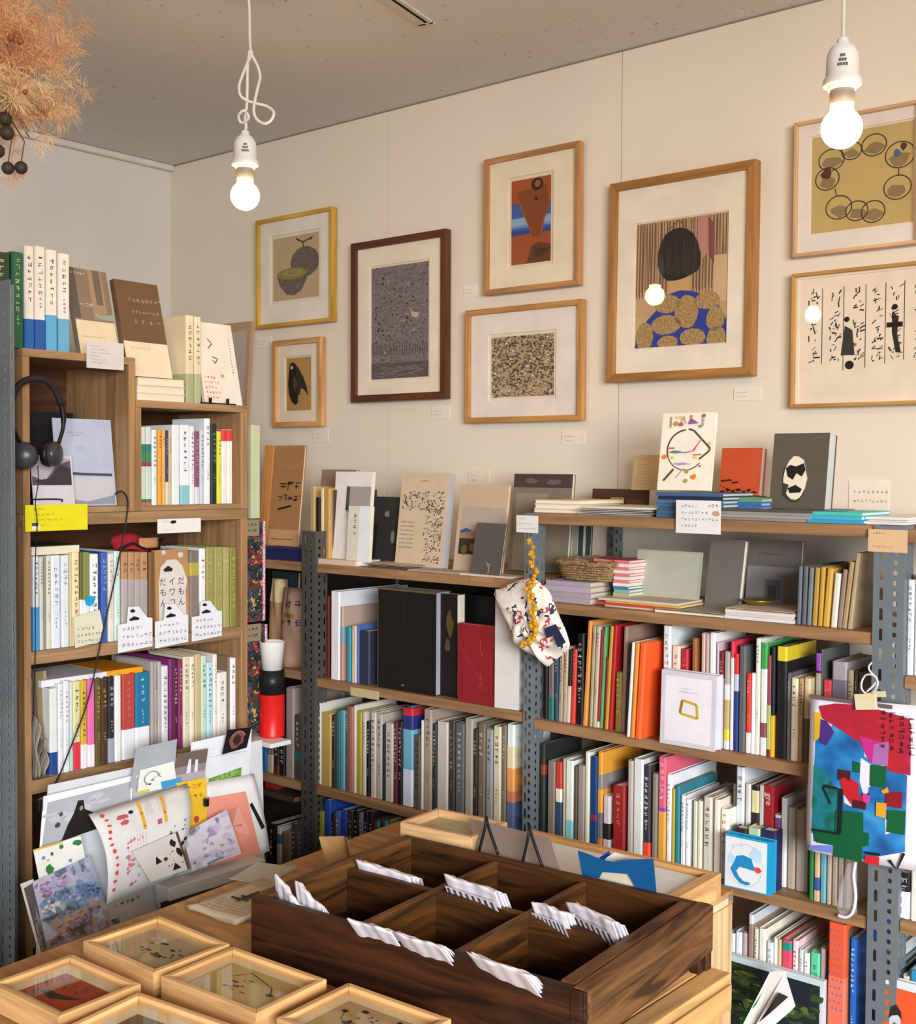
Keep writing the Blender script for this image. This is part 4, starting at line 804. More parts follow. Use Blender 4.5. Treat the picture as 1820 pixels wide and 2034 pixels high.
# --- top shelf, right bay (z 1.361)
ZT = Z_R[0] + .0002
q = random.Random(5)
fish = [('#f4ead8', rect(0, 0, 1, 1)), ('#5a4a3c', line(circ(.5, .52, .36, .26, 22, 95, 200), .022, .7) + line(circ(.5, .52, .36, .26, 22, 200, 320), .014, .7) + line([(.52, .79), (.62, .77), (.72, .70), (.95, .54), (.93, .50), (.76, .40)], .025, .7)), ('#d8584a', line([(.15, .54), (.28, .545)], .02) + line([(.62, .5), (.78, .66)], .016) + line([(.64, .455), (.80, .46)], .018)), ('#5f9484', blob(.3, .495, .12, 1, 10, .3, .018) ), ('#5f9484', line([(.2, .49), (.52, .485)], .016)), ('#d070a0', line([(.5, .485), (.66, .51), (.74, .62)], .016)), ('#b898c0', blob(.44, .34, .16, 2, 10, .3, .015)), ('#e8d44a', [blob(.26, .42, .04, 3, 8, .3, .02), blob(.7, .42, .05, 4, 8, .3, .02), circ(.94, .6, .03, .02)]), ('#e8842e', [circ(.1, .43, .05, .03), blob(.69, .17, .05, 5, 9, .3, .035), circ(.56, .95, .03, .02)]), ('#5a4a3c', line([(.12, .12), (.30, .27)], .026, .7)), ('#e89a90', line([(.36, .16), (.50, .28)], .014, .7)), ('#a8a040', [circ(.56, .24, .035, .026), circ(.55, .12, .04, .025), circ(.28, .86, .05, .03)]), ('#c05070', [circ(.38, .85, .045, .025), circ(.8, .955, .04, .024), circ(.8, .31, .02, .014)]), ('#b09a70', rect(.17, .81, .20, .95)), ('#c8a8a0', rect(.78, .82, .82, .94)), ('#8a5a9a', [(.56, .93), (.72, .86), (.52, .85)]), ('#e8c890', rect(.28, .93, .42, .955)), ('#b09a70', line([(.38, .86), (.43, .95), (.48, .86)], .012, .7)), ('#6a9a6a', [circ(.76, .82, .03, .018)])]
faceout(PY, 'picture_book', 'white picture book with a fish made of coloured shapes', 'book', 1312, 1416, 822, ZT + .0495, .10, 8, .010, '#f0e6d4', fish, zy=966)
rust = [('#1f1512', [blob(.08 + .09 * i, .30 - .012 * i + .02 * (i % 3), .05, i, 7, .4, .025) for i in range(5)] + [blob(.1 + .13 * i, .07 + .04 * (i % 2), .06, i + 9, 7, .4, .03) for i in range(7)] + line([(.02, .2), (.3, .1), (.5, .14), (.7, .05)], .012))]
faceout(PY, 'book', 'rust orange book with black brush marks, facing out', 'book', 1431, 1511, 893, ZT + .0395, .15, 8, .020, '#c4502c', rust, page='#d8c8c0', zy=1003)
mask = [('#e8dcc4', blob(.44, .46, .21, 2, 14, .06, .27)), ('#1c1814', [(.26, .58), (.34, .62), (.44, .60), (.58, .64), (.62, .56), (.56, .48), (.46, .52), (.40, .44), (.30, .48)]), ('#1c1814', [(.32, .34), (.46, .38), (.58, .33), (.55, .29), (.36, .28)]), ('#3a352c', line(circ(.44, .46, .22, .28, 20, 150, 330), .016)), ('#3a352c', [(.24, .40), (.34, .38), (.30, .28), (.38, .18), (.22, .26)])]
faceout(PY, 'book', 'dark grey hardback with a white mask face on its cover', 'book', 1533, 1643, 866, ZT, .12, 8, .035, '#5c554a', mask, page='#c8ccc8', zy=1000)
tdb = faceout(PY, 'dark_box', 'dark brown box with a tan label, by the envelopes', 'box', 1176, 1280, 973, ZT, .24, 4, .02, '#4a3426', [('#a8824e', rect(.36, 0, .62, .62)), ('#6a4630', rect(.66, 0, 1, .55))], zy=1022, solid=True)
faceout(PY, 'kraft_card', 'tan kraft card with faint writing against the wall', 'card', 1257, 1308, 904, ZT + tdb['wh'][1] * math.cos(R_(4)), .242, 9, .002, '#d8b988', [('#b0925e', texth(.1, .85, .05, 9, 4, .8) + [l for i in range(7) for l in texth(.15, .7 - i * .09, .03, 12, i, .8)])], zy=966)
def sp_(c): return lambda: c
stack(PY, 'pamphlet_pile', '%s cream leaflet bundle at the left end of the top shelf', 'leaflets', 1062, 1150, 1018, .05, .17, [(.008, '#ead8bc', '#f0e4cc'), (.010, '#e8d6c0', '#f2e6d0'), (.008, '#e2cdb0', '#efe2cc', [('#e8b888', blob(.5, .4, .25, 3))])], 'leaflet bundles at the left end of the top shelf', ZT, .006, 3, False)
stack(PY, 'envelope', '%s grey white envelope between leaflets and blue booklets', 'envelopes', 1150, 1298, 1023, .03, .16, [(.003, '#d8d6d2', '#e0e0e0'), (.003, '#e0dcd4', '#e0e0e0'), (.003, '#cfc8c0', '#e0e0e0'), (.003, '#dcd4c8', '#e0e0e0'), (.004, '#d4c6b0', '#e0e0e0')], 'envelopes on the top shelf', ZT, .010, 4, False)
bl = ['#46648a', '#4a6a84', '#3f6a88', '#4c688c', '#50708a', '#26324e', '#44608a']
stack(PY, 'blue_booklet', '%s blue booklet of the stack under the fish picture book', 'booklet', 1303, 1437, 1027, .02, .17, [(.0066, c, '#c8c8b8', [('#6a8a5a', blob(.5, .5, .3, i)), ('#2f6f8a', blob(.8, .4, .2, i + 4))]) for i, c in enumerate(bl)], 'blue booklets under the fish picture book', ZT, .003, 5)
stack(PY, 'blue_green_booklet', '%s blue green booklet of the stack before the rust book', 'booklet', 1428, 1512, 1010, .08, .15, [(.0075, c, '#b0b8c8', [('#9aa848', blob(.6, .4, .3, i))]) for i, c in enumerate(['#5a7ab0', '#3f8a6a', '#4a78b8', '#3a6aa8', '#5a9a70'])], 'blue green booklets before the rust book', ZT, .004, 6)
stack(PY, 'grey_booklet', '%s grey booklet before the mask face book', 'booklet', 1432, 1612, 1033, .016, .18, [(.005, '#8f8c88', '#c8c4c0'), (.005, '#a09c98', '#c8c4c0'), (.005, '#94908c', '#c8c4c0'), (.004, '#55504c', '#b0aca8')], 'grey booklets before the mask face book', ZT, .004, 7)
stack(PY, 'aqua_booklet', '%s aqua blue booklet right of the grey booklets', 'booklet', 1606, 1712, 1037, .014, .13, [(.006, '#3a9ac8', '#e0e8e8'), (.007, '#48b0c8', '#e0e8e8'), (.006, '#4ac0b0', '#e0e8e8', [('#38a8d0', [(0, 0), (.6, 0), (.3, 1), (0, 1)])])], 'aqua booklets', ZT, .003, 8)
stack(PY, 'white_booklet', '%s white booklet at the right end of the top shelf', 'booklet', 1718, 1800, 1036, .03, .2, [(.004, '#e8e2da', '#f0f0f0'), (.004, '#d8d8d8', '#f0f0f0'), (.004, '#ece4d8', '#f0f0f0')], 'white booklets at the right end of the top shelf', ZT, .008, 9)
card(PY, 'white printed card hanging below the blue booklets', 1343, 1432, 994, 1060, -.006, '#e8e4e2', 4, '#a09890', extra=[('#6a6058', texth(.72, .8, .1, 3, 2, 1.4)), ('#c09a80', blob(.9, .62, .08, 3))])
card(PY, 'small white card at the left end of the top shelf', 1026, 1069, 1024, 1058, -.0062, '#e6e2da', 3, '#b0a080')
card(PY, 'tan card taped on the right steel post', 1725, 1803, 1052, 1097, -.0062, '#d8b48a', 2, '#a8865c')
# --- basket shelf (z 1.180)
ZK = Z_R[1] + .0002
stack(PY, 'magazine', '%s pale mauve magazine under the woven basket', 'magazine', 1082, 1172, 1204, .02, .16, [(.011, '#a89ca4', '#d8c8a8'), (.011, '#a59aa4', '#d8c8a8'), (.011, '#aca2ac', '#d8c8a8'), (.010, '#a49aa8', '#d8c8a8')], 'mauve magazines under the basket', ZK, .002, 10)
# woven basket
a = PY.loc(1086, 1150, .03); b = PY.loc(1222, 1150, .03); zb_ = ZK + .0455; zt_ = PY.loc(1150, 1118, .05).z
t = thing('woven_basket', 'brown woven straw basket on the mauve magazines', 'basket', ((a.x + b.x) / 2, YF + .115, zb_))
bw, bd_, bh = (b.x - a.x) / 2, .075, zt_ - zb_
def sq(a_, k, z):
    c, s = math.cos(a_), math.sin(a_); e = .5
    return Vector((math.copysign(abs(c) ** e, c) * bw * k, math.copysign(abs(s) ** e, s) * bd_ * k, z))
WV = M('#a8845a', .8, 'woven')
for i in range(7):
    z = bh * (i + .5) / 7; k = .86 + .14 * (i / 6)
    pts = [sq(2 * math.pi * j / 48, k + .012 * (1 if (j + i) % 2 else -1), z) for j in range(48)]
    MB().tube(pts, bh / 13, 6, 0, True).build('woven_strand', WV, t, smooth=True)
MB().tube([sq(2 * math.pi * j / 48, 1.02, bh + .002 * math.sin(j * 2)) for j in range(48)], .006, 6, 0, True).build('rim', M('#a58258', .8, 'woven'), t, smooth=True)
MB().face([sq(2 * math.pi * j / 40, .84, .004) for j in range(40)]).__class__ if 0 else None
mb = MB(); mb.face([sq(2 * math.pi * j / 40, .84, .003) for j in range(40)]); mb.build('basket_floor', WV, t, solid=.003)
for i, (cx, cy, col, ln_) in enumerate(((-.03, .0, '#2a5a80', .09), (-.02, .02, '#b8b0a0', .08), (.045, -.01, '#c87068', .08))):
    tb = thing('booklet', ('navy' if i == 0 else 'beige' if i == 1 else 'salmon') + ' booklet lying in the woven basket', 'booklet', ((a.x + b.x) / 2 + cx, YF + .115 + cy, zb_ + .008 + bh * (.45 + .2 * i)))
    tb.rotation_euler = (0, R_(3), R_(6 * i)); box(-ln_ / 2, ln_ / 2, -.04, .04, 0, .006).build('cover', M(col, .5), tb); box(-ln_ / 2 + .001, ln_ / 2 + .0005, -.039, .039, .001, .005).build('page_block', M(PAGE, .8), tb)
cols = ['#7a5a90', '#c8a8a8', '#c0a880', '#a8b080', '#80b0a8', '#4a78a0', '#e8e0dc', '#e08080', '#e8dcd8', '#e07a7a', '#eae0da', '#e27c78', '#e8dedc', '#e07878']
stack(PY, 'striped_booklet', '%s small bright booklet of the striped stack by the basket', 'booklet', 1218, 1248, 1196, .05, .1, [(.0062, c, '#e0d8c8') for c in cols], 'striped stack of small booklets', ZK, .0015, 11)
faceout(PY, 'notebook', 'wide pale grey green notebook in clear wrap, facing out', 'notebook', 1262, 1390, 1095, ZK, .10, 9, .006, '#aaa794', [('#b4b2a0', rect(.02, .02, .98, .97))], zy=1200)
faceout(PY, 'book', 'taupe grey hardback turned left beside the grey green notebook', 'book', 1400, 1476, 1073, ZK, .10, 8, .012, '#7d766e', [], zy=1207, yaw=-12)
faceout(PY, 'book', 'grey brown book with a photo band behind the gold dish', 'book', 1484, 1590, 1074, ZK, .16, 7, .012, '#6f6660', [('#8d8682', rect(0, 0, 1, .62)), ('#6a6668', rect(.36, .16, .66, .44)), ('#4a4648', rect(.42, .16, .58, .36)), ('#a8a098', texth(.25, .53, .05, 9, 3, .8)), ('#57504a', texth(.2, .78, .035, 10, 4, .8))], zy=1208)
t = thing('gold_dish', 'small dull gold dish before the photo band book', 'dish', PY.world(tuple(PY.loc(1512, 1204, .10)[:2]) + (ZK + .0185,)))
t.location = (PY.loc(1512, 1204, .10).x, YF + .09, ZK + .0185)
MB().lathe([(.012, 0), (.016, .001), (.028, .008), (.032, .012), (.030, .012), (.02, .006), (.001, .004)], 20).build('bowl', M('#8a7a3a', .35, metal=.6), t, smooth=True)
stack(PY, 'magazine', '%s thin magazine with yellow and red edge before the notebook', 'magazine', 1196, 1345, 1215, .014, .12, [(.004, '#d8c8c0', '#e8d8d0'), (.004, '#c84038', '#e0d0c0'), (.004, '#d0a838', '#e0d0b8'), (.005, '#c8b8a8', '#d8c8b8')], 'thin magazines before the notebook', ZK, .012, 12)
stack(PY, 'booklet', '%s pale booklet at the front centre of the basket shelf', 'booklet', 1302, 1440, 1226, .008, .13, [(.004, '#e8dcc8', '#e8e0d8'), (.003, '#b0a898', '#d8d0c8')], 'pale booklets at the front centre', ZK, .004, 13)
stack(PY, 'booklet', '%s white booklet of the pile left of the leaning thin books', 'booklet', 1442, 1572, 1240, .01, .13, [(.006, '#d8d4d4', '#e8e4e4'), (.005, '#cfcaca', '#e8e4e4'), (.005, '#e4d0c0', '#e8e4e4'), (.003, '#d8c4b0', '#e8e4e4')], 'white booklets left of the leaning thin books', ZK, .004, 14)
# grey black magazines behind the basket
for i, (x0, x1, c, tc_) in enumerate(((1078, 1092, '#5a7078', 0), (1094, 1106, '#2a3a34', 1), (1108, 1120, '#cfc8b0', 0), (1122, 1146, '#a8a090', 1), (1148, 1172, '#3a4a48', 1))):
    faceout(PY, 'magazine', ORD[i] + ' upright magazine from the post behind the woven basket', 'magazine', x0, x1, 1040, ZK, .2 + .004 * i, 3, .008, c, [('#c8c8a8', rect(.4, 0, .6, 1))] if tc_ else [], zy=1190)
# --- middle bay, top shelf (z 1.222)
ZM = Z_M[0] + .0002
faceout(PY, 'book', 'brown grey book at the far left of the middle top shelf', 'book', 632, 700, 934, ZM, .12, 7, .012, '#9a836a', [('#7a6450', texth(.2, .72, .03, 8, 3, .7))], zy=1100)
row(PY, ZM, (480, 850, 3.0333), 'by the post on the middle top shelf', 'thin books by the post on the middle top shelf', [
    (412, 440, 355, '#c8a870', {'t': False, 'o': .05}), (444, 470, 420, '#3a2c20', {'t': False, 'o': .05}), (474, 492, 365, '#d8c49a', {'t': False, 'o': .02}), (496, 530, 365, '#bf9452', {'t': False, 'o': .02}), (534, 552, 375, '#4a3a28', {'t': False, 'o': .03})], depth=.14)
faceout(PY, 'book', 'tall white book with a grey photo square, left middle top shelf', 'book', 662, 735, 938, ZM, .04, 5, .010, '#e4e0da', [('#a09a92', rect(.35, .56, .98, .84)), ('#4a4a4a', rect(.33, .58, .42, .84)), ('#cfcac2', rect(.35, .50, .98, .56))], zy=1106)
faceout(PY, 'book', 'small white book leaning before the tall white book', 'book', 690, 734, 1006, ZM, .022, 4, .012, '#dcd4c4', [('#e4e8ea', rect(.5, 0, 1, 1)), ('#6a625a', textv(.25, .8, .08, 4, 5, .5))], zy=1108)
faceout(PY, 'book', 'black book with faint scratches, facing out on the middle top shelf', 'book', 728, 792, 988, ZM, .09, 7, .010, '#33322e', [('#7a7870', [blob(.6, .75, .1, 3, 7, .4, .05), blob(.85, .4, .06, 4, 7, .4, .12)]), ('#1c1a18', rect(0, 0, .35, .6))], zy=1090)
q = random.Random(9)
ink = [blob(.06 + .9 * q.random(), .60 + .2 * q.random(), q.uniform(.006, .022), i, 7, .45, q.uniform(.003, .012)) for i in range(170)] + [blob(.55 + .38 * (q.random() ** .7), .05 + .6 * q.random(), q.uniform(.005, .018), i + 100, 7, .45, q.uniform(.003, .010)) for i in range(260)]
faceout(PY, 'book', 'large cream book covered in black ink scribbles, middle top shelf', 'book', 792, 886, 942, ZM, .07, 7, .022, '#cdb79c', [('#5f5348', ink), ('#6a5a4a', texth(.4, .90, .025, 5, 4, .65)), ('#5a4c40', [l for i in range(7) for l in texth(.06, .46 - i * .045, .022, 8, i, .65)])], page='#b0b0b8', zy=1112)
faceout(PY, 'book', 'photo book with grey sky and desert hill cover', 'book', 908, 1004, 964, ZM, .06, 8, .008, '#c4ab90', [('#b0a090', rect(.08, .48, .96, .74)), ('#3f5484', [(.08, .47), (.2, .50), (.34, .47), (.5, .49), (.96, .48), (.96, .44), (.08, .43)]), ('#96765a', [(.08, .44), (.4, .475), (.7, .47), (.96, .44), (.96, .38), (.08, .38)]), ('#3a2e22', rect(.08, .20, .5, .38)), ('#6a5a2a', [blob(.2, .25, .06, 2), blob(.36, .28, .05, 3)])], zy=1118)
faceout(PY, 'booklet', 'small dark grey booklet leaning before the desert photo book', 'booklet', 936, 1002, 1040, ZM, .012, 10, .005, '#5f5852', [('#a8a098', line([(.55, .22), (.62, .14), (.60, .04)], .03) + line([(.5, .25), (.66, .2)], .02)), ('#746c66', line([(.3, .85), (.32, .7)], .02))], zy=1120, yaw=-8)
faceout(PY, 'book', 'grey book behind the post with a dark photo strip above', 'book', 1016, 1132, 943, ZM, .17, 6, .012, '#7f7264', [('#4a3c3c', rect(0, .86, 1, 1)), ('#6a5a58', [blob(.3, .93, .1, 2, 8, .3, .03), blob(.7, .92, .14, 3, 8, .3, .03)]), ('#928672', rect(.06, 0, .62, .8))], zy=1118)
stack(PY, 'magazine', '%s magazine lying before the black scratched book', 'magazine', 716, 806, 1116, .012, .15, [(.003, '#8a8078', '#b8b0a8'), (.003, '#6a6460', '#a8a098'), (.003, '#c8b49a', '#c8c0b0')], 'magazines lying on the middle top shelf', ZM, .01, 15)
flat(PY, 'booklet', 'cream booklet lying at the left front of the middle top shelf', 'booklet', PY.loc(634, 1110, .01).x, PY.loc(708, 1110, .01).x, .006, .12, ZM, .012, '#d8bfae', '#e0d0c0')
flat(PY, 'booklet', 'grey flat booklet before the ink scribble book', 'booklet', PY.loc(812, 1122, .01).x, PY.loc(912, 1122, .01).x, .006, .06, ZM, .004, '#a89a92', '#c8bcb0')
flat(PY, 'booklet', 'white flat booklet at the right front of the middle top shelf', 'booklet', PY.loc(916, 1130, .01).x, PY.loc(1018, 1130, .01).x, .004, .05, ZM, .004, '#d8c8b4', '#e0d4c4')
for i, (x0, x1, y0, y1) in enumerate(((790, 828, 1135, 1144), (935, 980, 1146, 1156))):
    card(PY, ('left' if i == 0 else 'right') + ' strip of tape on the edge of the middle top shelf', x0, x1, y0, y1, -.0012, '#a88058', 0, name='tape_strip', group='tape strips on the middle top shelf')
card(PY, 'cream tape label on the shelf under the black box', 696, 753, 1369, 1386, -.002, '#bfae80', 0, name='tape_label', group='tape strips')
# --- middle bay, second shelf (z .946): big folders and boxes
ZN = Z_M[1] + .0002
row(PY, ZN, (480, 850, 3.0333), 'left of the black box', 'large books left of the black box', [
    (504, 528, 1012, '#6a1e16', {'t': False, 'o': .02}), (536, 590, 985, '#e2e2e6', {'t': False, 'd': .24}), (594, 612, 1080, '#b8a090', {'b': [(1200, '#7a98a8'), (1300, '#c08a78')], 't': False}), (616, 628, 1080, '#8ab0b4', {'t': False, 'o': .01}), (630, 656, 1200, '#2a8a9c', {'t': False, 'd': .1}), (660, 690, 1195, '#d0b8a4', {'t': False, 'd': .1}), (694, 706, 1190, '#4a68b0', {'t': False, 'd': .1}), (708, 770, 1225, '#2a3044', {'t': False, 'd': .1})], depth=.2)
faceout(PY, 'box_file', 'tall black box file with gold edges, centre of middle shelf', 'box file', 751, 866, 1172, ZN, .012, 0, .05, '#131110', [('#4a4038', textv(.44, .82, .028, 5, 8, .7) + textv(.15, .84, .02, 2, 3, .7)), ('#7a7a80', rect(.42, .05, .47, .06)), ('#6a5230', rect(0, .982, 1, 1)), ('#6a5230', rect(0, 0, .012, 1)), ('#1c1a1a', rect(.93, 0, .935, .98))], back='#6a5a3a', page='#a0a0ac', zy=1390)
faceout(PY, 'book', 'black book with a faded gold figure right of the black box', 'book', 872, 908, 1180, ZN, .03, 0, .03, '#1a1512', [('#5a4620', [blob(.6, .72, .18, 2, 9, .35, .12), blob(.5, .5, .14, 3, 9, .35, .07)])], zy=1395)
faceout(PY, 'box_file', 'black box standing behind the dark red book', 'box file', 904, 982, 1182, ZN, .08, 0, .04, '#0f0d0d', zy=1380, solid=True)
faceout(PY, 'book', 'dark red book with a thin diagonal line', 'book', 910, 983, 1242, ZN, .006, 0, .018, '#8c1c24', [('#a84a50', line([(.05, .72), (.8, .18)], .007)), ('#a03a2e', line([(.62, .82), (.62, .66), (.68, .62)], .03) + line([(.62, .4), (.66, .3), (.6, .2)], .03))], zy=1404)
faceout(PY, 'box_file', 'white box file by the slotted post, behind the hanging pouch', 'box file', 986, 1030, 1172, ZN, .004, 0, .12, '#d8d2cc', zy=1408, yaw=8, solid=True)
# --- corner bay
ZC2, ZC1 = 1.222 + .0002, .955 + .0002
stack(PY, 'navy_book', '%s navy book lying under the kraft notebook', 'book', 528, 600, 1085, .02, .15, [(.0075, '#262a56', '#8aa0d0')] * 4, 'navy books under the kraft notebook', ZC2, .001, 16)
zk = ZC2 + .0315
faceout(PY, 'notebook', 'kraft brown notebook with black script, on the navy books', 'notebook', 540, 598, 886, zk, .05, 6, .008, '#a8794e', [('#8a6440', texth(.22, .73, .035, 9, 3, .4)), ('#2a1c12', texth(.25, .54, .11, 4, 21, .4, .9) + texth(.2, .44, .08, 5, 22, .4, .9) + line([(.25, .36), (.7, .40)], .02, .4)), ('#c8986a', rect(0, 0, 1, .16)), ('#7a5a3a', rect(.1, .06, .85, .07))], zy=1046)
faceout(PY, 'notebook', 'narrow orange kraft notebook beside the script notebook', 'notebook', 520, 536, 886, zk, .05, 5, .012, '#c88a4a', [('#b87a3e', rect(.3, 0, .38, 1))], zy=1045, page='#c88a4a')
faceout(PY, 'framed_board', 'plain wood frame corner standing behind the crates', 'frame', 430, 487, 643, ZC2, .2, 4, .012, '#b09070', [('#b4a698', rect(.1, .03, .88, .96))], zy=800, solid=True)
def bag(label, xl, xr, yt, zb, off, col, shapes, th=.05):
    a_, b__ = PY.loc(xl, yt + 80, off), PY.loc(xr, yt + 80, off); w, h = b__.x - a_.x, PY.loc((xl + xr) / 2, yt, off).z - zb
    t = thing('paper_bag', label, 'bag', PY.world(((a_.x + b__.x) / 2, YF + off, zb)), 0, 'paper bags in the corner')
    def fn(uu, vv): return (-w / 2 * (1 - .25 * vv) + uu * w * (1 - .25 * vv), -th * .5 * math.sin(math.pi * uu) * (1 - vv) ** .5 + .004 * math.sin(9 * uu + 7 * vv), vv * h)
    MB().grid(fn, 10, 10).build('bag_front', M(col, .75), t, smooth=True, solid=.0006)
    MB().grid(lambda uu, vv: (fn(uu, vv)[0], th * .5 * math.sin(math.pi * uu) * (1 - vv) ** .5 + .006, vv * h), 8, 8).build('bag_back', M(col, .75), t, smooth=True, solid=.0006)
    if shapes: art('print', t, lambda uu, vv, e: tuple(Vector(fn(uu, vv)) + Vector((0, -.0012 - e, 0))), shapes, sub=8)
# label: brown paper bags with stamps
bag('tan paper bag with a paler folded top, corner shelf', 535, 572, 1150, ZC1, .08, '#a8845c', [('#c8b080', rect(.05, .72, .95, 1))])
bag('brown paper bag with dark stamped print, corner shelf', 558, 604, 1168, ZC1, .05, '#9a7a64', [('#3a2a20', texth(.1, .5, .12, 4, 3, .4) + texth(.2, .75, .1, 3, 5, .4)), ('#8a5a2a', rect(.1, .62, .8, .68))])
faceout(PY, 'book', 'dim blue grey book behind the paper bags', 'book', 538, 590, 1136, ZC1, .2, 3, .01, '#3a4a4c', zy=1330, obi=None)
t = thing('red_box', 'small red and yellow box in the dim corner', 'box', (0, 0, 0))
pp = PY.loc(538, 1632, .04); t.location = (pp.x, YF + .04, .6325)
box(-.022, .022, 0, .03, 0, .065).build('box', M('#a82a28', .5), t); art('print', t, facemap(.044, .065), [('#d8a83a', textv(.3, .78, .2, 3, 2, .7))])
flat(PY, 'book', 'dark book lying under the small red and yellow box', 'book', PY.loc(520, 1628, .03).x, PY.loc(590, 1628, .03).x, .02, .12, .618, .014, '#4a3a30', '#8a6a50')
# ------------------------------------------------------------------ things on and in the crates
# books facing out on the tall crate
faceout(PX, 'book', 'grey cloud photo book with a cream band, on tall crate', 'book', 146, 226, 541, ZL, .07, 14, .014, '#8a7a68', [('#a58d70', rect(.5, .42, .85, 1)), ('#6f665e', rect(.62, .6, .8, 1)), ('#5f5a58', rect(0, .42, .16, 1)), ('#96a8a4', [(.5, .5), (.7, .47), (1, .50), (1, .42), (.6, .44)]), ('#d8c8b0', texth(.05, .92, .04, 5, 3, .55) + texth(.18, .55, .06, 3, 4, .55)), ('#e2d4b4', rect(0, 0, 1, .40)), ('#b0a080', texth(.1, .2, .03, 10, 6, .55))], zy=690, yaw=3)
zs2 = PX.loc(300, 786, .02).z
t0 = stack(PX, 'book', '%s cream book lying on the shorter crate', 'book', 274, 367, 790, .02, .13, [(.0165, '#dcd2ba', '#e6dcc2'), (.0165, '#e0d6be', '#e6dcc2'), (.0165, '#dcd2b8', '#e8dec6')], 'cream books lying on the shorter crate', ZR2, .002, 21, False)
faceout(PX, 'book', 'brown book with pale lettering and cream band, facing out', 'book', 240, 330, 566, t0, .05, 14, .015, '#6f563e', [('#b8a080', texth(.25, .78, .05, 8, 11, .55) + texth(.3, .66, .04, 8, 12, .55) + texth(.3, .55, .05, 4, 13, .55, 2)), ('#e4d6bc', rect(0, 0, 1, .36)), ('#b0a086', texth(.12, .28, .03, 8, 14, .55))], zy=735, yaw=3)
row(PX, ZR2, (0, 450, 2.9355), 'on the shorter crate', 'tall cream books on the shorter crate', [(1088, 1133, 520, '#e0d2b0', {'b': [(860, '#a8ac84')], 'd': .12, 'tc': '#5a5040'}), (1137, 1176, 528, '#e2d4b4', {'b': [(860, '#b0b48c')], 'd': .12, 'tc': '#5a5040'})], off=.02)
t = faceout(PX, 'book', 'white book with red lettering on a small black easel', 'book', 396, 470, 646, ZR2, .035, 13, .010, '#ece2d4', [('#3a3430', line([(.3, .8), (.4, .74), (.28, .68)], .012, .6) + line([(.36, .58), (.5, .56), (.42, .5), (.36, .54)], .012, .6) + textv(.85, .8, .03, 12, 2, .6)), ('#e0705a', [l for i in range(5) for l in texth(.06, .30 - i * .06, .045, 4 + i % 2, i + 3, .6)]), ('#d0c0b0', rect(.0, .0, 1, .0)), ('#8a7a6a', texth(.5, .32, .07, 1, 9, .6))], zy=787)
tE = thing('book_easel', 'small black wire easel holding the white red lettered book', 'easel', PX.world((PX.loc(432, 795, .02).x, PX.v + .02, ZR2 + .001)), CR)
MB().box(-.05, .05, -.006, .05, 0, .003).build('base', M('#161414', .4), tE); MB().box(-.028, -.022, -.008, -.004, .003, .014).build('hook', M('#161414', .4), tE); MB().box(.022, .028, -.008, -.004, .003, .014).build('hook', M('#161414', .4), tE)
card(PX, 'white handwritten card on the top edge of the tall crate', 172, 246, 679, 733, -.006, '#d0cdc8', 6, '#9a9690')
card(PX, 'bright yellow card clipped below the tall crate', 50, 174, 1002, 1054, -.012, '#e4d81c', 4, '#a8a020', extra=[('#ece8e0', rect(.10, .06, .22, .3)), ('#4a4a5a', rect(.10, .2, .2, .32))])
card(PX, 'white card with a small black drawing under the shorter crate', 313, 399, 1030, 1058, -.008, '#eae6e0', 2, '#8a8680', extra=[('#1c1a1a', blob(.36, .78, .08, 3, 8, .3, .13))])
card(PX, 'rounded cream card on the left of the shoe card shelf', 146, 205, 1213, 1284, -.012, '#dcd6bc', 3, '#6a6450', poly=[(.06, .0), (.9, .1), (1, .5), (.88, 1), (.5, .93), (0, .85)])
shoe = [(0, 0), (1, .06), (1, .70), (.85, .72), (.74, .84), (.60, .99), (.30, 1), (.26, .64), (0, .62)]
for (xl, xr, yt, yb, nm) in ((234, 303, 1204, 1293, 'left'), (308, 374, 1199, 1284, 'middle'), (381, 441, 1193, 1271, 'right')):
    card(PX, nm + ' white card with a shoe shaped top, on the crate shelf edge', xl, xr, yt, yb, -.008, '#e6e6ea', 3, '#8c8c98', poly=shoe, extra=[('#1c1a1c', [blob(.42, .9, .07, 2, 8, .2, .04), [(.32, .72), (.46, .78), (.62, .73), (.6, .69), (.34, .68)]])], name='shoe_card', group='shoe cards on the crate shelf')
# kraft booklet with a sign
CJ = {}
def cjk(txt):
    cu = bpy.data.curves.new('t', 'FONT'); cu.body = txt; cu.size = 1; cu.resolution_u = 2
    o = bpy.data.objects.new('t', cu); C.objects.link(o)
    dg = bpy.context.evaluated_depsgraph_get(); dg.update(); me = bpy.data.meshes.new_from_object(o.evaluated_get(dg))
    vs = [tuple(v.co) for v in me.vertices]; fs = [tuple(p.vertices) for p in me.polygons]
    bpy.data.objects.remove(o); bpy.data.curves.remove(cu); bpy.data.meshes.remove(me)
    return vs, fs
t = faceout(PX, 'booklet', 'kraft paper booklet with a white cloud sign of black kana', 'booklet', 309, 376, 1092, ZB, .016, 2, .012, '#b98a5c', [('#d8ccc4', [circ(.26, .97, .06, .03), circ(.76, .93, .08, .035)]), ('#dcd2cc', [(.08, .02), (.9, .06), (.88, .5), (.94, .62), (.8, .8), (.62, .88), (.36, .88), (.16, .80), (.1, .6)]), ('#2a2422', [(.24, .77), (.38, .81), (.52, .77), (.48, .74), (.26, .74)])], zy=1250)
w_, h_ = t['wh']
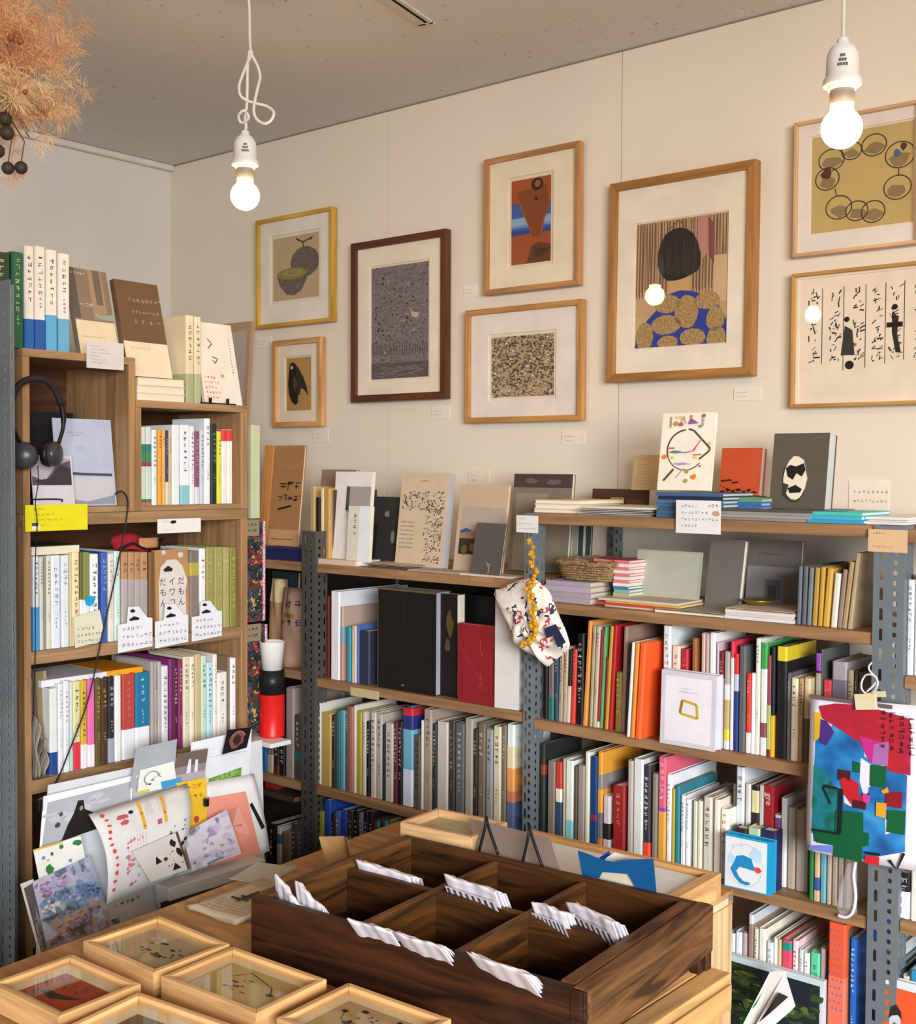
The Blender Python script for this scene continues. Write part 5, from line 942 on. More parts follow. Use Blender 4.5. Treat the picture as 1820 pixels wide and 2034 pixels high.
for cx, word in ((.20, 'だもん'), (.47, 'イワコニ'), (.74, 'だもん')):
    for i, ch in enumerate(word):
        vs, fs = cjk(ch)
        if not vs: continue
        s_ = w_ * .21; x0 = -w_ / 2 + cx * w_ - s_ * .45; z0_ = h_ * (.585 - i * .125)
        mb = MB(); mb.mesh([(x0 + v[0] * s_, -.0014, z0_ + v[1] * s_) for v in vs], fs); mb.build('kana_lettering', M('#3a3230', .7), t)
# flat book lying on the row, red pouch, cables
flat(PX, 'book', 'thick cream book lying on the shoe card row', 'book', u(78, 1085), u(175, 1085), .03, .13, PX.loc(120, 1102, .03).z, .020, '#3a4a30', '#e8dfc4', spine=False)
flat(PX, 'book', 'white and orange book lying flat on the lowest crate row', 'book', u(98, 1340), u(299, 1340), .03, .15, PX.loc(200, 1345, .03).z - .004, .014, '#e6e6ec', '#e6e6ec', spine=True, shapes=None)
lb = bpy.context.collection.objects[-1].parent
wl = u(299, 1340) - u(98, 1340)
box(wl * .13, wl * .5 + .0006, -.0008, .149, -.0004, .0146).build('orange_sleeve', M('#f0a020', .5), lb)
t = thing('red_pouch', 'red and black pouch with a black strap on the shoe card row', 'pouch', PX.world((u(290, 1070), PX.v + .06, PX.loc(290, 1093, .06).z)), CR)
MB().grid(lambda a_, b_: (-.045 + .09 * a_ + .004 * math.sin(7 * b_), -.03 * math.sin(math.pi * a_) * (1 - .4 * b_), .034 * b_ + .006 * math.sin(5 * a_)), 12, 6).build('pouch_body', M('#a01c22', .8), t, smooth=True, solid=.004)
MB().tube(smooth_path([(-.05, -.03, .004), (-.02, -.04, .02), (.01, -.036, .008), (.05, -.03, .012), (.075, -.02, .025), (.08, 0, .02)]), .003, 6).build('strap', M('#171416', .7), t, smooth=True)
MB().grid(lambda a_, b_: (.0 + .05 * a_, -.034 - .004 * math.sin(3 * a_), .008 + .022 * b_), 6, 4).build('tan_flap', M('#b88458', .8), t, smooth=True, solid=.002)
# papers in the tall crate
faceout(PX, 'leaflet', 'pale blue grey printed leaflet standing in the tall crate', 'leaflet', 110, 226, 833, ZMID + .0125, .035, 7, .003, '#b4bcd2', [('#8a92a8', texth(.2, .83, .02, 10, 3, .7) + [l for i in range(4) for l in texth(.35, .68 - i * .02, .012, 10, i, .7)]), ('#4a4a58', [(.0, .40), (.45, .38), (.95, .37), (.95, .34), (.4, .35), (0, .37)]), ('#c4c4c8', rect(.0, .02, .97, .32)), ('#8f96a8', [(0, .02), (.97, .02), (.97, .12), (.5, .05), (0, .1)]), ('#6a7080', texth(.3, .80, .02, 4, 9, .7))], zy=1010)
faceout(PX, 'leaflet', 'white leaflet with a dark mountain photo, in the tall crate', 'leaflet', 64, 146, 905, ZMID + .0125, .012, 7, .003, '#cfcace', [('#5a545c', rect(0, .42, .95, .93)), ('#b0a8b0', [(0, .6), (.3, .5), (.6, .8), (.95, .9), (.95, .93), (0, .93)]), ('#3a343a', [(0, .5), (.3, .42), (.95, .42), (.95, .75), (.7, .8), (.4, .55)])], zy=1010)
faceout(PX, 'book', 'black folder at the back of the tall crate', 'folder', 62, 150, 820, ZMID + .0125, .12, 5, .01, '#1c1a1e', zy=1000)
t = thing('wire_easel', 'thin black wire stand holding the leaflets in the tall crate', 'easel', PX.world((u(105, 1000), PX.v + .012, ZMID + .013)), CR)
MB().tube(smooth_path([(-.055, .0, .012), (-.045, .0, .016), (.02, .0, .016), (.028, .0, .012), (.03, .03, .002)]), .0016, 6).build('wire', M('#161416', .4), t, smooth=True)
# headphones
hp = at(72, 905, X=-2.165)
t = thing('headphones', 'black over ear headphones hanging at the tall crate', 'headphones', hp, CR)
BLK, BLK2 = M('#161517', .45), M('#3c3b3d', .3)
def hpx(x, y, o=0.0):
    p = PX.loc(x, y, -.035 + o); return Vector((p.x - hp.y, (-(-2.165) * 0) + o, p.z - hp.z))
arc = smooth_path([hpx(40, 880, .02), hpx(24, 840, .012), hpx(22, 800, .004), hpx(38, 764, 0), hpx(70, 752, 0), hpx(102, 764, 0), hpx(122, 806, .0), hpx(126, 845, .0), hpx(116, 882, .0)])
MB().tube(arc, [.0052 if 4 < i < len(arc) - 5 else .0038 for i in range(len(arc))], 8).build('headband', BLK, t, smooth=True)
MB().tube(arc[8:-8], .0068, 8).build('headband_pad', M('#221f1f', .7), t, smooth=True)
for (x, y, rr0, ang, nm) in ((47, 905, .026, -38, 'left'), (102, 902, .025, 35, 'right')):
    c = hpx(x, y, .0)
    T = Matrix.Translation(c) @ Matrix.Rotation(R_(ang), 4, 'Z') @ Matrix.Rotation(R_(90), 4, 'X')
    MB().lathe([(.003, .017), (rr0 * .8, .016), (rr0 * .98, .011), (rr0, .004), (rr0 * .98, 0)], 24, 0, T).build('ear_cup', BLK2, t, smooth=True)
    MB().lathe([(rr0 * .98, -.0005), (rr0 * 1.04, -.006), (rr0 * .95, -.014), (rr0 * .6, -.014), (rr0 * .5, -.006)], 24, 0, T).build('ear_pad', BLK, t, smooth=True)
MB().tube(smooth_path([hpx(75, 925), hpx(76, 960), hpx(70, 1000, .004), hpx(74, 1040, .008), hpx(70, 1120, .02), hpx(70, 1290, .026), hpx(66, 1420, .03)]), .0011, 6).build('cable', BLK, t, smooth=True)
t = thing('black_cable', 'black cable hanging down across the crate shelves', 'cable', (0, 0, 0))
cp = [(228, 982), (240, 976), (250, 984), (254, 1005), (248, 1050), (240, 1090), (226, 1160), (210, 1230), (197, 1290), (186, 1345), (172, 1400), (150, 1460), (132, 1505), (120, 1536), (105, 1565), (90, 1592)]
MB().tube(smooth_path([at(x, y, X=-2.187 + .002 * math.sin(i)) for i, (x, y) in enumerate(cp)], 3), .0017, 6).build('cable', BLK, t, smooth=True)
# album and dried leaf roll at the left of the lowest row
faceout(PX, 'album', 'brown album leaning at the left end of the lowest crate shelf', 'album', 76, 98, 1334, ZC, .03, 4, .012, '#8a7458', [('#a8947a', rect(.7, 0, 1, 1))], zy=1540, yaw=6)
t = thing('dried_leaf_roll', 'grey dried leaf roll standing on the lowest crate shelf', 'dried plant', PX.world((u(83, 1500), PX.v + .005, ZC)), CR)
for k in range(5):
    MB().grid(lambda a_, b_: (-.014 + .006 * k + .004 * math.sin(8 * b_ + k), -.008 + .02 * a_ + .003 * math.sin(9 * b_ + 2 * k), .005 + (.125 - .012 * k) * b_ * (1 - .12 * abs(a_ - .5))), 4, 14).build('leaf', M(('#8a8274', '#a39a88', '#6f685c')[k % 3], .8), t, smooth=True, solid=.0012)

# ------------------------------------------------------------------ floral packets, canister, white board
FLO = multimat('floral_print', ['#15181a', '#1c2a2a', '#7a1e26', '#c89a5a', '#26443e', '#8a2a34', '#1a1c20', '#3f5a58'], 75)
PINK = multimat('pink_dotted_edge', ['#e8e0dc', '#c83a80', '#ece4e0', '#d860a0'], 160)
def packet(label, y0, y1, xl, xr, X, dd=.02):
    a_ = at(xl, (y0 + y1) / 2, X=X); b__ = at(xr, (y0 + y1) / 2, X=X); zt, zb = at((xl + xr) / 2, y0, X=X).z, at((xl + xr) / 2, y1, X=X).z
    w, h = b__.y - a_.y, zt - zb
    t = thing('floral_packet', label, 'packet', (X, x_f + .0008 + w / 2, zb), CR, 'floral packets beside the crates')
    box(-w / 2, w / 2, 0, dd, 0, h).build('sleeve', FLO, t, bevel=.001)
    box(w / 2 + .0003, w / 2 + .009, .002, dd - .002, .0, h).build('dotted_edge', PINK, t)
    box(-w / 2 + .001, w / 2 * .55, -.0012, -.0002, h * .86, h * 1.02).build('tag', M('#8f8068', .7), t)
    art('tag_print', t, lambda a2, b2, e: (-w / 2 + .001 + a2 * (w * .77), -.0013 - e, h * .86 + b2 * h * .16), [('#2c261f', texth(.15, .58, .24, 3, 3, 1.2) + texth(.15, .2, .24, 3, 4, 1.2))])
packet('uppermost floral patterned packet, behind the easel book', 738, 1030, 470, 494, -2.36)
packet('middle floral patterned packet with pink dotted edge', 1036, 1234, 498, 533, -2.21)
packet('lowest floral patterned packet with pink dotted edge', 1242, 1452, 499, 538, -2.21)
faceout(PX, 'booklet', 'pale green booklet sticking out beside the shorter crate', 'booklet', 498, 516, 845, 1.33, .05, 0, .01, '#c8cca8', zy=1000)
zw = at(530, 1480, X=-2.12).z
t = thing('white_board', 'white board shelf under the red and black canister', 'shelf', (0, 0, 0))
ya, yb = x_f + .002, at(579, 1470, X=-2.12).y
box(-2.30, -2.12, ya, yb, zw - .011, zw).build('board', M('#e8e6e4', .4), t, bevel=.002)
for yy in (ya + .03, yb - .03): box(-2.29, -2.27, yy - .006, yy + .006, 0, zw - .0112).build('leg', M('#c8c8c8', .4), t)
pc = at(551, 1455, X=-2.175)
t = thing('canister', 'red and black canister with a white top on the white board', 'canister', (pc.x - .01, pc.y - .008, zw + .0004))
r0 = .030; hz = lambda y: at(551, y, X=-2.175).z - zw
MB().lathe([(r0, 0), (r0 * 1.02, .002), (r0, .004), (r0, hz(1378))], 28).build('red_body', M('#d8201e', .35), t, smooth=True)
MB().lathe([(r0 * .97, hz(1378)), (r0 * .97, hz(1330))], 28).build('black_body', M('#1c1c20', .4), t, smooth=True)
MB().lathe([(r0 * .80, hz(1330)), (r0 * 1.0, hz(1276)), (r0 * 1.03, hz(1274)), (r0 * .96, hz(1274)), (r0 * .8, hz(1300))], 28).build('white_cup', M('#ece8e2', .4), t, smooth=True)

# ------------------------------------------------------------------ flyer rack
RA = .55
def rk(px, py, lay=0.0):
    d = ray(px, py)
    tt = (-2.10 + lay + RA * (.88) - RA * EYE.z - EYE.x) / (d.x + RA * d.z)
    return EYE + d * tt
RN = Vector((1, 0, RA)).normalized()
def flyer(name, label, cn, col, shapes=(), lay=0.0, bend=0.0, thick=.0008, group='flyers on the flyer rack', lays=None):
    """corners tl, tr, br, bl in the picture, laid on the tilted rack"""
    ls = lays or [lay] * 4
    TL, TR, BR, BL = [rk(c[0], c[1], l) for c, l in zip(cn, ls)]
    t = thing(name, label, 'flyer', BL, 0, group)
    n = (TR - TL).cross(TL - BL).normalized()
    if n.x < 0: n = -n
    def f(a_, b_, e=0.0):
        P = BL * (1 - a_) * (1 - b_) + BR * a_ * (1 - b_) + TR * a_ * b_ + TL * (1 - a_) * b_
        return P + n * (bend * math.sin(math.pi * b_) + e) - BL
    k = 10 if bend else 1
    mb = MB(); mb.grid(lambda a_, b_: f(a_, b_), k, k); mb.build('sheet', M(col, .55), t, smooth=bool(bend), solid=thick)
    if shapes: art('print', t, lambda a_, b_, e: f(a_, b_, e + thick * .5 + .0003), list(shapes), sub=10 if bend else 0)
    return t
def smudge(n, seed, s=.05, x=(0, 1), y=(0, 1)):
    q = random.Random(seed); return [blob(q.uniform(*x), q.uniform(*y), s * q.uniform(.4, 1.4), seed * 77 + i, 9, .4, s * q.uniform(.3, 1)) for i in range(n)]
# back sheet metal rack
t = thing('flyer_rack', 'white sheet metal flyer rack between crates and table', 'rack', (0, 0, 0))
c4 = [rk(*c, -.03) for c in ((95, 1560), (520, 1470), (525, 1720), (70, 1920))]
MB().face(c4).build if 0 else None
mb = MB(); mb.face(c4); mb.build('back_plate', M('#d4d6da', .4), t, solid=.003)
a0, a1 = rk(308, 1754, .03), rk(500, 1698, .03)
dl = (a1 - a0)
mb = MB(); hN = Vector((.03, 0, 0))
def slab(mb, p, q_, dx, z0, z1):
    vs = [p + Vector((0, 0, z0)), q_ + Vector((0, 0, z0)), q_ + Vector((dx, 0, z0)), p + Vector((dx, 0, z0)), p + Vector((0, 0, z1)), q_ + Vector((0, 0, z1)), q_ + Vector((dx, 0, z1)), p + Vector((dx, 0, z1))]
    mb.mesh(vs, [(3, 2, 1, 0), (4, 5, 6, 7), (0, 1, 5, 4), (1, 2, 6, 5), (2, 3, 7, 6), (3, 0, 4, 7)])
slab(mb, a0, a1, .045, -.026, .0); mb.build('ledge', M('#c4c2bc', .4), t, bevel=.002)
mb = MB(); b0, b1 = rk(318, 1780, .0), rk(478, 1738, .0); slab(mb, b0, b1, .05, -.12, -.012); mb.build('foot_box', M('#242224', .5), t, bevel=.002)
mb = MB(); b0, b1 = rk(470, 1735, .02), rk(480, 1733, .02); slab(mb, b0, b1, .01, -.08, 0); mb.build('upright', M('#d8d8da', .4), t)
def clip(P, label, L=.018):
    t = thing('binder_clip', label, 'clip', P, 0, 'black clips on the flyers'); box(-.004, .006, -.004, .004, -L, .004).build('clip_body', M('#141414', .4), t, bevel=.001)
    MB().tube([(.002, -.003, .0), (.008, -.003, .008), (.008, .003, .008), (.002, .003, 0)], .0007, 6).build('clip_wire', M('#b0b0b0', .3, metal=.8), t)
# flyers from back to front
flyer('flyer', 'white letter sheet behind the flyers with a dark red photo card', [(380, 1475), (500, 1448), (494, 1560), (370, 1600)], '#e4e8f0', [('#b8bcc8', [l for i in range(4) for l in texth(.1, .8 - i * .08, .02, 14, i, 1)])], -.02)
flyer('photo_card', 'dark postcard of a glowing red brown shape', [(452, 1450), (500, 1444), (490, 1485), (441, 1499)], '#171012', [('#7a4a40', blob(.5, .5, .3, 3, 12, .2, .36)), ('#3a1e1e', blob(.5, .5, .18, 4, 10, .3, .22)), ('#a07060', line(circ(.5, .5, .3, .36, 16, 20, 150), .05)), ('#2a2024', blob(.42, .45, .08, 5, 8, .3, .1))], .0)
flyer('flyer', 'white sheet with a green grass photo strip', [(408, 1505), (494, 1492), (490, 1600), (400, 1622)], '#dfe3ea', [('#6a9a4a', [(.1, .62), (.84, .72), (.84, .46), (.1, .34)]), ('#8ab85a', smudge(14, 3, .05, (.15, .8), (.45, .65))), ('#4a7a3a', smudge(10, 4, .04, (.15, .8), (.42, .6)))], -.012)
flyer('flyer', 'tall white sheet curling at the right end of the rack', [(405, 1555), (504, 1537), (536, 1690), (430, 1730)], '#eceff2', [('#1c1a1c', [[(.76, .62), (.82, .64), (.97, .30), (.90, .28)]])], -.006, .006)
flyer('flyer', 'salmon pink flyer with a pale triangle', [(410, 1586), (488, 1572), (518, 1697), (420, 1735)], '#ee9a88', [('#d88a80', [(.06, .72), (.72, .80), (.5, .5), (.1, .4)]), ('#f2a898', [(.5, .5), (.72, .80), (.9, .3)]), ('#4a3034', texth(.55, .5, .035, 4, 3, .8))], .004)
flyer('flyer', 'white flyer with a grey landscape and a person in black', [(86, 1582), (262, 1541), (262, 1620), (78, 1690)], '#e8ecf0', [('#a8abb2', [(.05, .86), (.98, .86), (.98, .1), (.02, .0)]), ('#b8bac0', smudge(8, 9, .1, (.1, .9), (.4, .8))), ('#15130f', [(.22, .02), (.28, .30), (.34, .50), (.38, .74), (.44, .72), (.46, .52), (.56, .38), (.62, .1), (.6, .0)]), ('#8a8078', circ(.42, .56, .02, .05)), ('#4a3a3a', [circ(.17, .36, .03, .05), circ(.2, .55, .02, .04)])], -.008, thick=.001)
flyer('flyer', 'grey flyer with dots and a pale drawing', [(270, 1487), (352, 1468), (345, 1545), (258, 1566)], '#a2a8b0', [('#c8ccd2', [circ(.12 + .2 * i, .26, .03) for i in range(5)])], .002)
flyer('flyer', 'pale flyer with a grey animal drawing and yellow edge', [(278, 1530), (345, 1512), (352, 1560), (272, 1578)], '#e0e4dc', [('#8a8a84', line(circ(.35, .55, .2, .26, 14, 0, 250), .04) + smudge(6, 2, .05, (.2, .6), (.3, .7))), ('#3a3a3a', circ(.3, .3, .04)), ('#d8c030', rect(0, 0, .3, .1))], .008)
flyer('photo_card', 'photo card of a white building at dusk', [(352, 1498), (413, 1487), (405, 1548), (345, 1560)], '#8d8084', [('#6a5a54', rect(0, .55, 1, 1)), ('#d8dce0', [(.35, .2), (.4, .75), (.48, .75), (.5, .3)]), ('#d8dce0', [(.62, .25), (.62, .7), (.7, .7), (.74, .25)]), ('#a8a4ac', rect(0, 0, 1, .3))], .004)
flyer('flyer', 'yellow flyer with red lettering behind the red text flyer', [(350, 1556), (410, 1544), (412, 1640), (372, 1655)], '#e8bc30', [('#b06a30', texth(.3, .6, .12, 3, 3, .7) + texth(.3, .8, .12, 3, 4, .7)), ('#c83a40', circ(.5, .2, .12, .07))], .012)
flyer('flyer', 'blue strip flyer peeking out above the red text flyer', [(320, 1553), (360, 1544), (362, 1556), (322, 1567)], '#3a9ac8', [], .010)
red = [('#d84a44', [p for i in range(12) for p in [blob(.10 + .02 * math.sin(i), .93 - i * .075, .022, i, 8, .3, .016 + .01 * (i % 3 == 0))]]), ('#c87a80', smudge(30, 12, .02, (.24, .42), (.08, .55))), ('#e0a0a0', [l for i in range(7) for l in textv(.24 + i * .035, .56, .018, 16, i + 30, .8)]), ('#c85a64', smudge(6, 14, .035, (.24, .36), (.72, .88))), ('#1c1a1c', [circ(.36, .86, .025, .022), blob(.76, .44, .022, 3), blob(.80, .40, .02, 4), blob(.93, .30, .025, 5), blob(.96, .34, .02, 9), blob(.82, .26, .02, 6), blob(.66, .30, .016, 7), blob(.9, .1, .03, 8), blob(.92, .16, .02, 10)]), ('#e8b030', [[(.44, .60), (.475, .60), (.475, .96), (.44, .96)], [(.68, .60), (.715, .60), (.715, .96), (.68, .96)]]), ('#d8543a', [circ(.457, .64, .012), circ(.457, .8, .012), circ(.697, .72, .014)]), ('#c8a0b0', [l for i in range(9) for l in textv(.5 + .02 * i + (.06 if i > 3 else 0), .94, .012, 14, i + 60, .8)]), ('#c85a70', rect(.60, .60, .65, .66)), ('#5a565a', smudge(26, 15, .012, (.55, .98), (.05, .55)))]
flyer('flyer', 'large white flyer with red vertical lettering and yellow bars', [(176, 1618), (372, 1556), (352, 1738), (212, 1796)], '#e2e2e2', red, .03, .03, lays=[.03, .02, .045, .045])

flyer('flyer', 'flyer with black animal silhouettes and brown edge', [(262, 1692), (352, 1652), (376, 1726), (300, 1752)], '#d8d4d0', [('#1c1a1a', [blob(.82, .78, .06, 2, 9, .3, .1), [(.6, .1), (.72, .28), (.82, .1)], blob(.9, .5, .06, 4, 9, .3, .12), blob(.55, .45, .05, 5), [(.3, .4), (.38, .62), (.46, .42)]]), ('#b05060', smudge(8, 7, .03, (.5, .9), (.2, .6))), ('#5a4038', rect(.95, 0, 1, 1))], .085)
flyer('flyer', 'pale lilac watercolour flyer', [(362, 1657), (450, 1608), (480, 1696), (382, 1730)], '#d8d4e0', [('#c4bcd8', smudge(20, 5, .12)), ('#a89cc4', [(.45, .62), (.58, .82), (.66, .6)]), ('#6a90a8', [(.3, .06), (.6, .1), (.6, .04), (.3, .0)]), ('#a898b8', smudge(10, 8, .05, (.3, .9), (.1, .6)))], .06)
flyer('flyer', 'flyer with small green plants and flowers', [(66, 1688), (160, 1660), (175, 1730), (80, 1760)], '#e6e6e2', [('#e0b040', rect(0, .95, .6, 1)), ('#2f7a34', [blob(.24, .35, .08, 2, 10, .25, .14), blob(.56, .86, .05, 3, 8, .3, .07), blob(.9, .84, .1, 4, 9, .2, .08)]), ('#5a9ab0', [circ(.16, .7, .04, .05), circ(.68, .42, .04, .05)]), ('#4a4a90', circ(.34, .74, .03, .05)), ('#e09040', circ(.24, .6, .03, .03))], .012)
water = [('#c0b0d4', smudge(24, 3, .08, (0, .6), (.72, .95))), ('#b890c0', smudge(14, 4, .05, (.1, .55), (.76, .9))), ('#a0aac4', smudge(24, 5, .1, (.3, 1), (.55, 1))), ('#7a94b8', smudge(30, 6, .09, (.1, 1), (.4, .7))), ('#5a7aa8', smudge(10, 7, .05, (.5, .9), (.45, .62))), ('#d8d4d0', smudge(6, 8, .06, (.1, .4), (.5, .62))), ('#6f8088', smudge(12, 9, .09, (.1, .7), (.34, .46))), ('#a08a84', smudge(34, 10, .1, (.05, 1), (.0, .36))), ('#b89a7a', smudge(10, 11, .05, (.2, .6), (.1, .32))), ('#8a80a0', smudge(12, 12, .05, (.4, 1), (.05, .4)))]
flyer('flyer', 'blue and lilac watercolour landscape flyer, lower left', [(64, 1752), (178, 1700), (222, 1838), (94, 1884)], '#b4b4c4', water, .02)
flyer('flyer', 'grey framed photo sheet at the left edge of the rack', [(40, 1756), (66, 1746), (98, 1880), (82, 1912)], '#d0ccc8', [('#5a5054', [(.2, .03), (.95, .1), (.9, .95), (.15, .93)]), ('#8a7e7c', smudge(6, 3, .2, (.3, .8), (.1, .5)))], .016)
flyer('flyer', 'grey leaflet with black lettering under the red text flyer', [(205, 1795), (300, 1756), (312, 1815), (215, 1850)], '#a39a92', [('#3a3430', texth(.2, .66, .16, 5, 3, 1.6)), ('#2a6a34', smudge(4, 6, .07, (.08, .22), (.1, .35)))], .02)
clip(rk(78, 1592, .01), 'black clip at the left edge of the person in black flyer')
clip(rk(409, 1590, .03), 'small black clip at the edge of the yellow flyer', .012)

t = thing('round_tag', 'round bright blue paper tag among the books above the cream card', 'tag', PX.world((u(183, 1193), PX.v + .009, PX.loc(183, 1193, .009).z)), CR)
MB().lathe([(.0005, 0), (.011, 0), (.011, .0012), (.0005, .0012)], 24, 0, Matrix.Rotation(R_(90), 4, 'X')).build('disc', M('#1aa0d0', .6), t)
# ------------------------------------------------------------------ on the table
def zrect(cn, z):
    """left, back, right, front corners in the picture -> centre, size, angle on the plane at height z"""
    P = [at(x, y, Z=z) for x, y in cn]
    c = (P[0] + P[1] + P[2] + P[3]) / 4
    ud = ((P[3] - P[0]) + (P[2] - P[1])) / 2; vd = ((P[1] - P[0]) + (P[2] - P[3])) / 2
    return c, ud.length, vd.length, math.atan2(ud.y, ud.x)
def table_frame(label, cn, z0, hh, mat, pcol, shapes, border=.09, col='#cfa06a', group='small shadow box frames on the table', glass=True, tilt=None):
    c, w, d, a_ = zrect(cn, z0 + hh)
    t = thing('shadow_box_frame', label, 'picture frame', (c.x, c.y, z0 + .0004), a_, group)
    if tilt: t.rotation_euler = (tilt[0], tilt[1], a_)
    f = .0085; W, D_ = w / 2, d / 2
    o = [(-W, -D_), (W, -D_), (W, D_), (-W, D_)]; i = [(-W + f, -D_ + f), (W - f, -D_ + f), (W - f, D_ - f), (-W + f, D_ - f)]
    for k in range(4):
        q4 = [o[k], o[(k + 1) % 4], i[(k + 1) % 4], i[k]]
        mb = MB(); mb.prism(q4, 0, hh); mb.build('frame_rail', M(col, .42, 'woodx' if k % 2 == 0 else 'woody'), t, bevel=.0012)
    box(-W + f * .9, W - f * .9, -D_ + f * .9, D_ - f * .9, hh * .6, hh * .6 + .002).build('mount', M(mat, .8), t)
    b = border * w
    art('print', t, lambda u_, v_, e: (-W + f + b + u_ * (2 * W - 2 * f - 2 * b), -D_ + f + b + v_ * (2 * D_ - 2 * f - 2 * b), hh * .6 + .002 + e), [(pcol, rect(0, 0, 1, 1))] + shapes)
    if glass: box(-W + f * .8, W - f * .8, -D_ + f * .8, D_ - f * .8, hh - .006, hh - .0045).build('glass', glassmat(), t)
    return t
FH = .032
scr = lambda n, s, x=(.2, .8), y=(.2, .8): smudge(n, s, .035, x, y)
table_frame('shadow box frame with an orange red bird picture, far left', [(0, 1957), (123, 1892), (277, 1950), (118, 2026)], TZ, FH, '#e6dcb8', '#b04c2e', [('#3a3430', [(.2, .25), (.5, .15), (.75, .35), (.85, .5), (.65, .42), (.45, .36), (.25, .4)]), ('#3a4a78', scr(6, 3, (.1, .3), (.1, .4))), ('#6a5a5a', scr(10, 4, (.3, .7), (.55, .9)))], .11)
table_frame('shadow box frame with a pale animal sketch, at the back', [(168, 1872), (312, 1817), (446, 1872), (316, 1936)], TZ, FH, '#d0c09c', '#baa888', [('#3a352f', scr(14, 5, (.3, .85), (.35, .75))), ('#c8c8c0', scr(6, 6, (.2, .4), (.55, .85))), ('#1c1a18', [blob(.62, .38, .09, 3, 10, .25, .05)])], .05)
table_frame('shadow box frame with an ink branch sketch, middle one', [(328, 1942), (454, 1878), (641, 1942), (518, 2018)], TZ, FH, '#e6dab6', '#c4aa70', [('#2a2622', line([(.35, .9), (.75, .7), (.85, .5)], .014) + [circ(.84, .5, .045)] + line([(.35, .9), (.25, .65)], .01)), ('#5a5040', scr(12, 7, (.3, .6), (.3, .7)))], .06)
table_frame('shadow box frame with a dark plum and brown picture, front', [(100, 2056), (275, 1968), (520, 2056), (350, 2150)], TZ, FH, '#e6dab6', '#78604f', [('#5a2030', [(0, .35), (.5, .6), (.35, .2), (.1, .0), (0, 0)]), ('#3a2e28', line([(.5, .85), (.6, .7), (.7, .72)], .012)), ('#7a6254', [(.5, .55), (1, .6), (1, 0), (.4, .1)])], .09)
table_frame('shadow box frame with black ink blossoms, front right', [(555, 2024), (686, 1950), (886, 2020), (770, 2110)], TZ, FH, '#e6dab4', '#bea06a', [('#1f1b18', [circ(.12, .72, .04), circ(.3, .86, .045), circ(.72, .9, .03), blob(.3, .45, .05, 4), blob(.5, .55, .04, 5)] + line([(.12, .72), (.2, .5), (.35, .4), (.6, .55), (.72, .9)], .012)), ('#4a4038', scr(12, 8, (.3, .9), (.4, .8)))], .07)
# newspaper
c, w, d, a_ = zrect([(392, 1802), (496, 1742), (585, 1762), (505, 1845)], TZ + .004)
t = thing('newspaper', 'folded newspaper with black headline, left of the dark tray', 'newspaper', (c.x, c.y, TZ + .0004), a_)
for k in range(3): MB().grid(lambda u_, v_: (-w / 2 + u_ * w + .002 * k, -d / 2 + v_ * d - .001 * k, .001 + .0022 * k + .0012 * math.sin(6 * u_ + 3 * v_ + k)), 10, 8).build('folded_sheet', M(('#b8a288', '#c0aa90', '#c4ae94')[k], .85), t, smooth=True, solid=.0007)
art('print', t, lambda u_, v_, e: (-w / 2 + u_ * w + .004, -d / 2 + v_ * d - .002, .0075 + .0012 * math.sin(6 * u_ + 3 * v_ + 2) + e), [('#2a2420', texth(.22, .36, .34, 6, 5, w / d, .8)), ('#6a5c4c', [l for i in range(5) for l in texth(.08, .08 + i * .06, .035, 16, i, w / d)]), ('#5a4c40', [l for i in range(4) for l in texth(.1, .76 + i * .05, .03, 16, i + 9, w / d)])], sub=8)
# cream papers behind the newspaper
c, w, d, a_ = zrect([(470, 1742), (500, 1712), (575, 1718), (545, 1760)], TZ + .003)
t = thing('paper_sheets', 'cream paper sheets behind the newspaper', 'paper', (c.x, c.y, TZ + .0004), a_)
for k in range(3): box(-w / 2, w / 2, -d / 2, d / 2, .0006 * k, .0006 * k + .0005).build('sheet', M('#b0a896', .85), t, rz=R_(3 * k - 3))
# open folded card on the table behind the tray (tan)
P = [at(x, y, X=None, Y=1.60) for x, y in ((640, 1662), (683, 1662), (698, 1685), (668, 1706))]
t = thing('kraft_card', 'tan kraft card standing behind the left end of the dark tray', 'card', (0, 0, 0))
k0, k1 = at(655, 1738, Z=TZ + .001), at(706, 1714, Z=TZ + .001)
k2, k3, k4 = at(684, 1661, Y=k1.y + .004), at(634, 1662, Y=k0.y + .004), at(690, 1664, Y=k1.y - .012)
mb = MB(); mb.face([k3, k2, k1, k0]); mb.build('card', M('#b8925e', .7), t, solid=.0015)
mb = MB(); mb.face([k2, k4, Vector((k1.x + .006, k1.y - .016, TZ + .001)), k1]); mb.build('fold', M('#9a7a4e', .7), t, solid=.001)
# flat wooden box behind the tray with papers
BZ = .845
Pr1, Pr0 = at(1428, 1738, Z=BZ), at(1345, 1792, Z=BZ)
bang = tang
bx1 = (Pr1.x + Pr0.x) / 2; by0, by1 = D.y + .045, min(Pr1.y, TY1 - .01)
bx0 = at(1010, 1650, Z=BZ).x + .03
t = thing('shallow_wooden_box', 'shallow wooden box with papers behind the dark tray', 'box', (bx0, by0, TZ + .0004), R_(1.5))
bw_, bd2, bh2 = bx1 - bx0, by1 - by0, BZ - TZ
LWX = M('#c4935c', .5, 'woodx')
box(0, bw_, bd2 - .014, bd2, 0, bh2).build('back_board', LWX, t, bevel=.001); box(0, bw_, 0, .012, 0, bh2 * .9).build('front_board', LWX, t, bevel=.001)
box(0, .014, .0125, bd2 - .0145, 0, bh2).build('end_board', M('#c89a64', .5, 'woody'), t, bevel=.001); box(bw_ - .018, bw_, .0125, bd2 - .0145, 0, bh2).build('end_board', M('#cfa068', .5, 'woody'), t, bevel=.001)
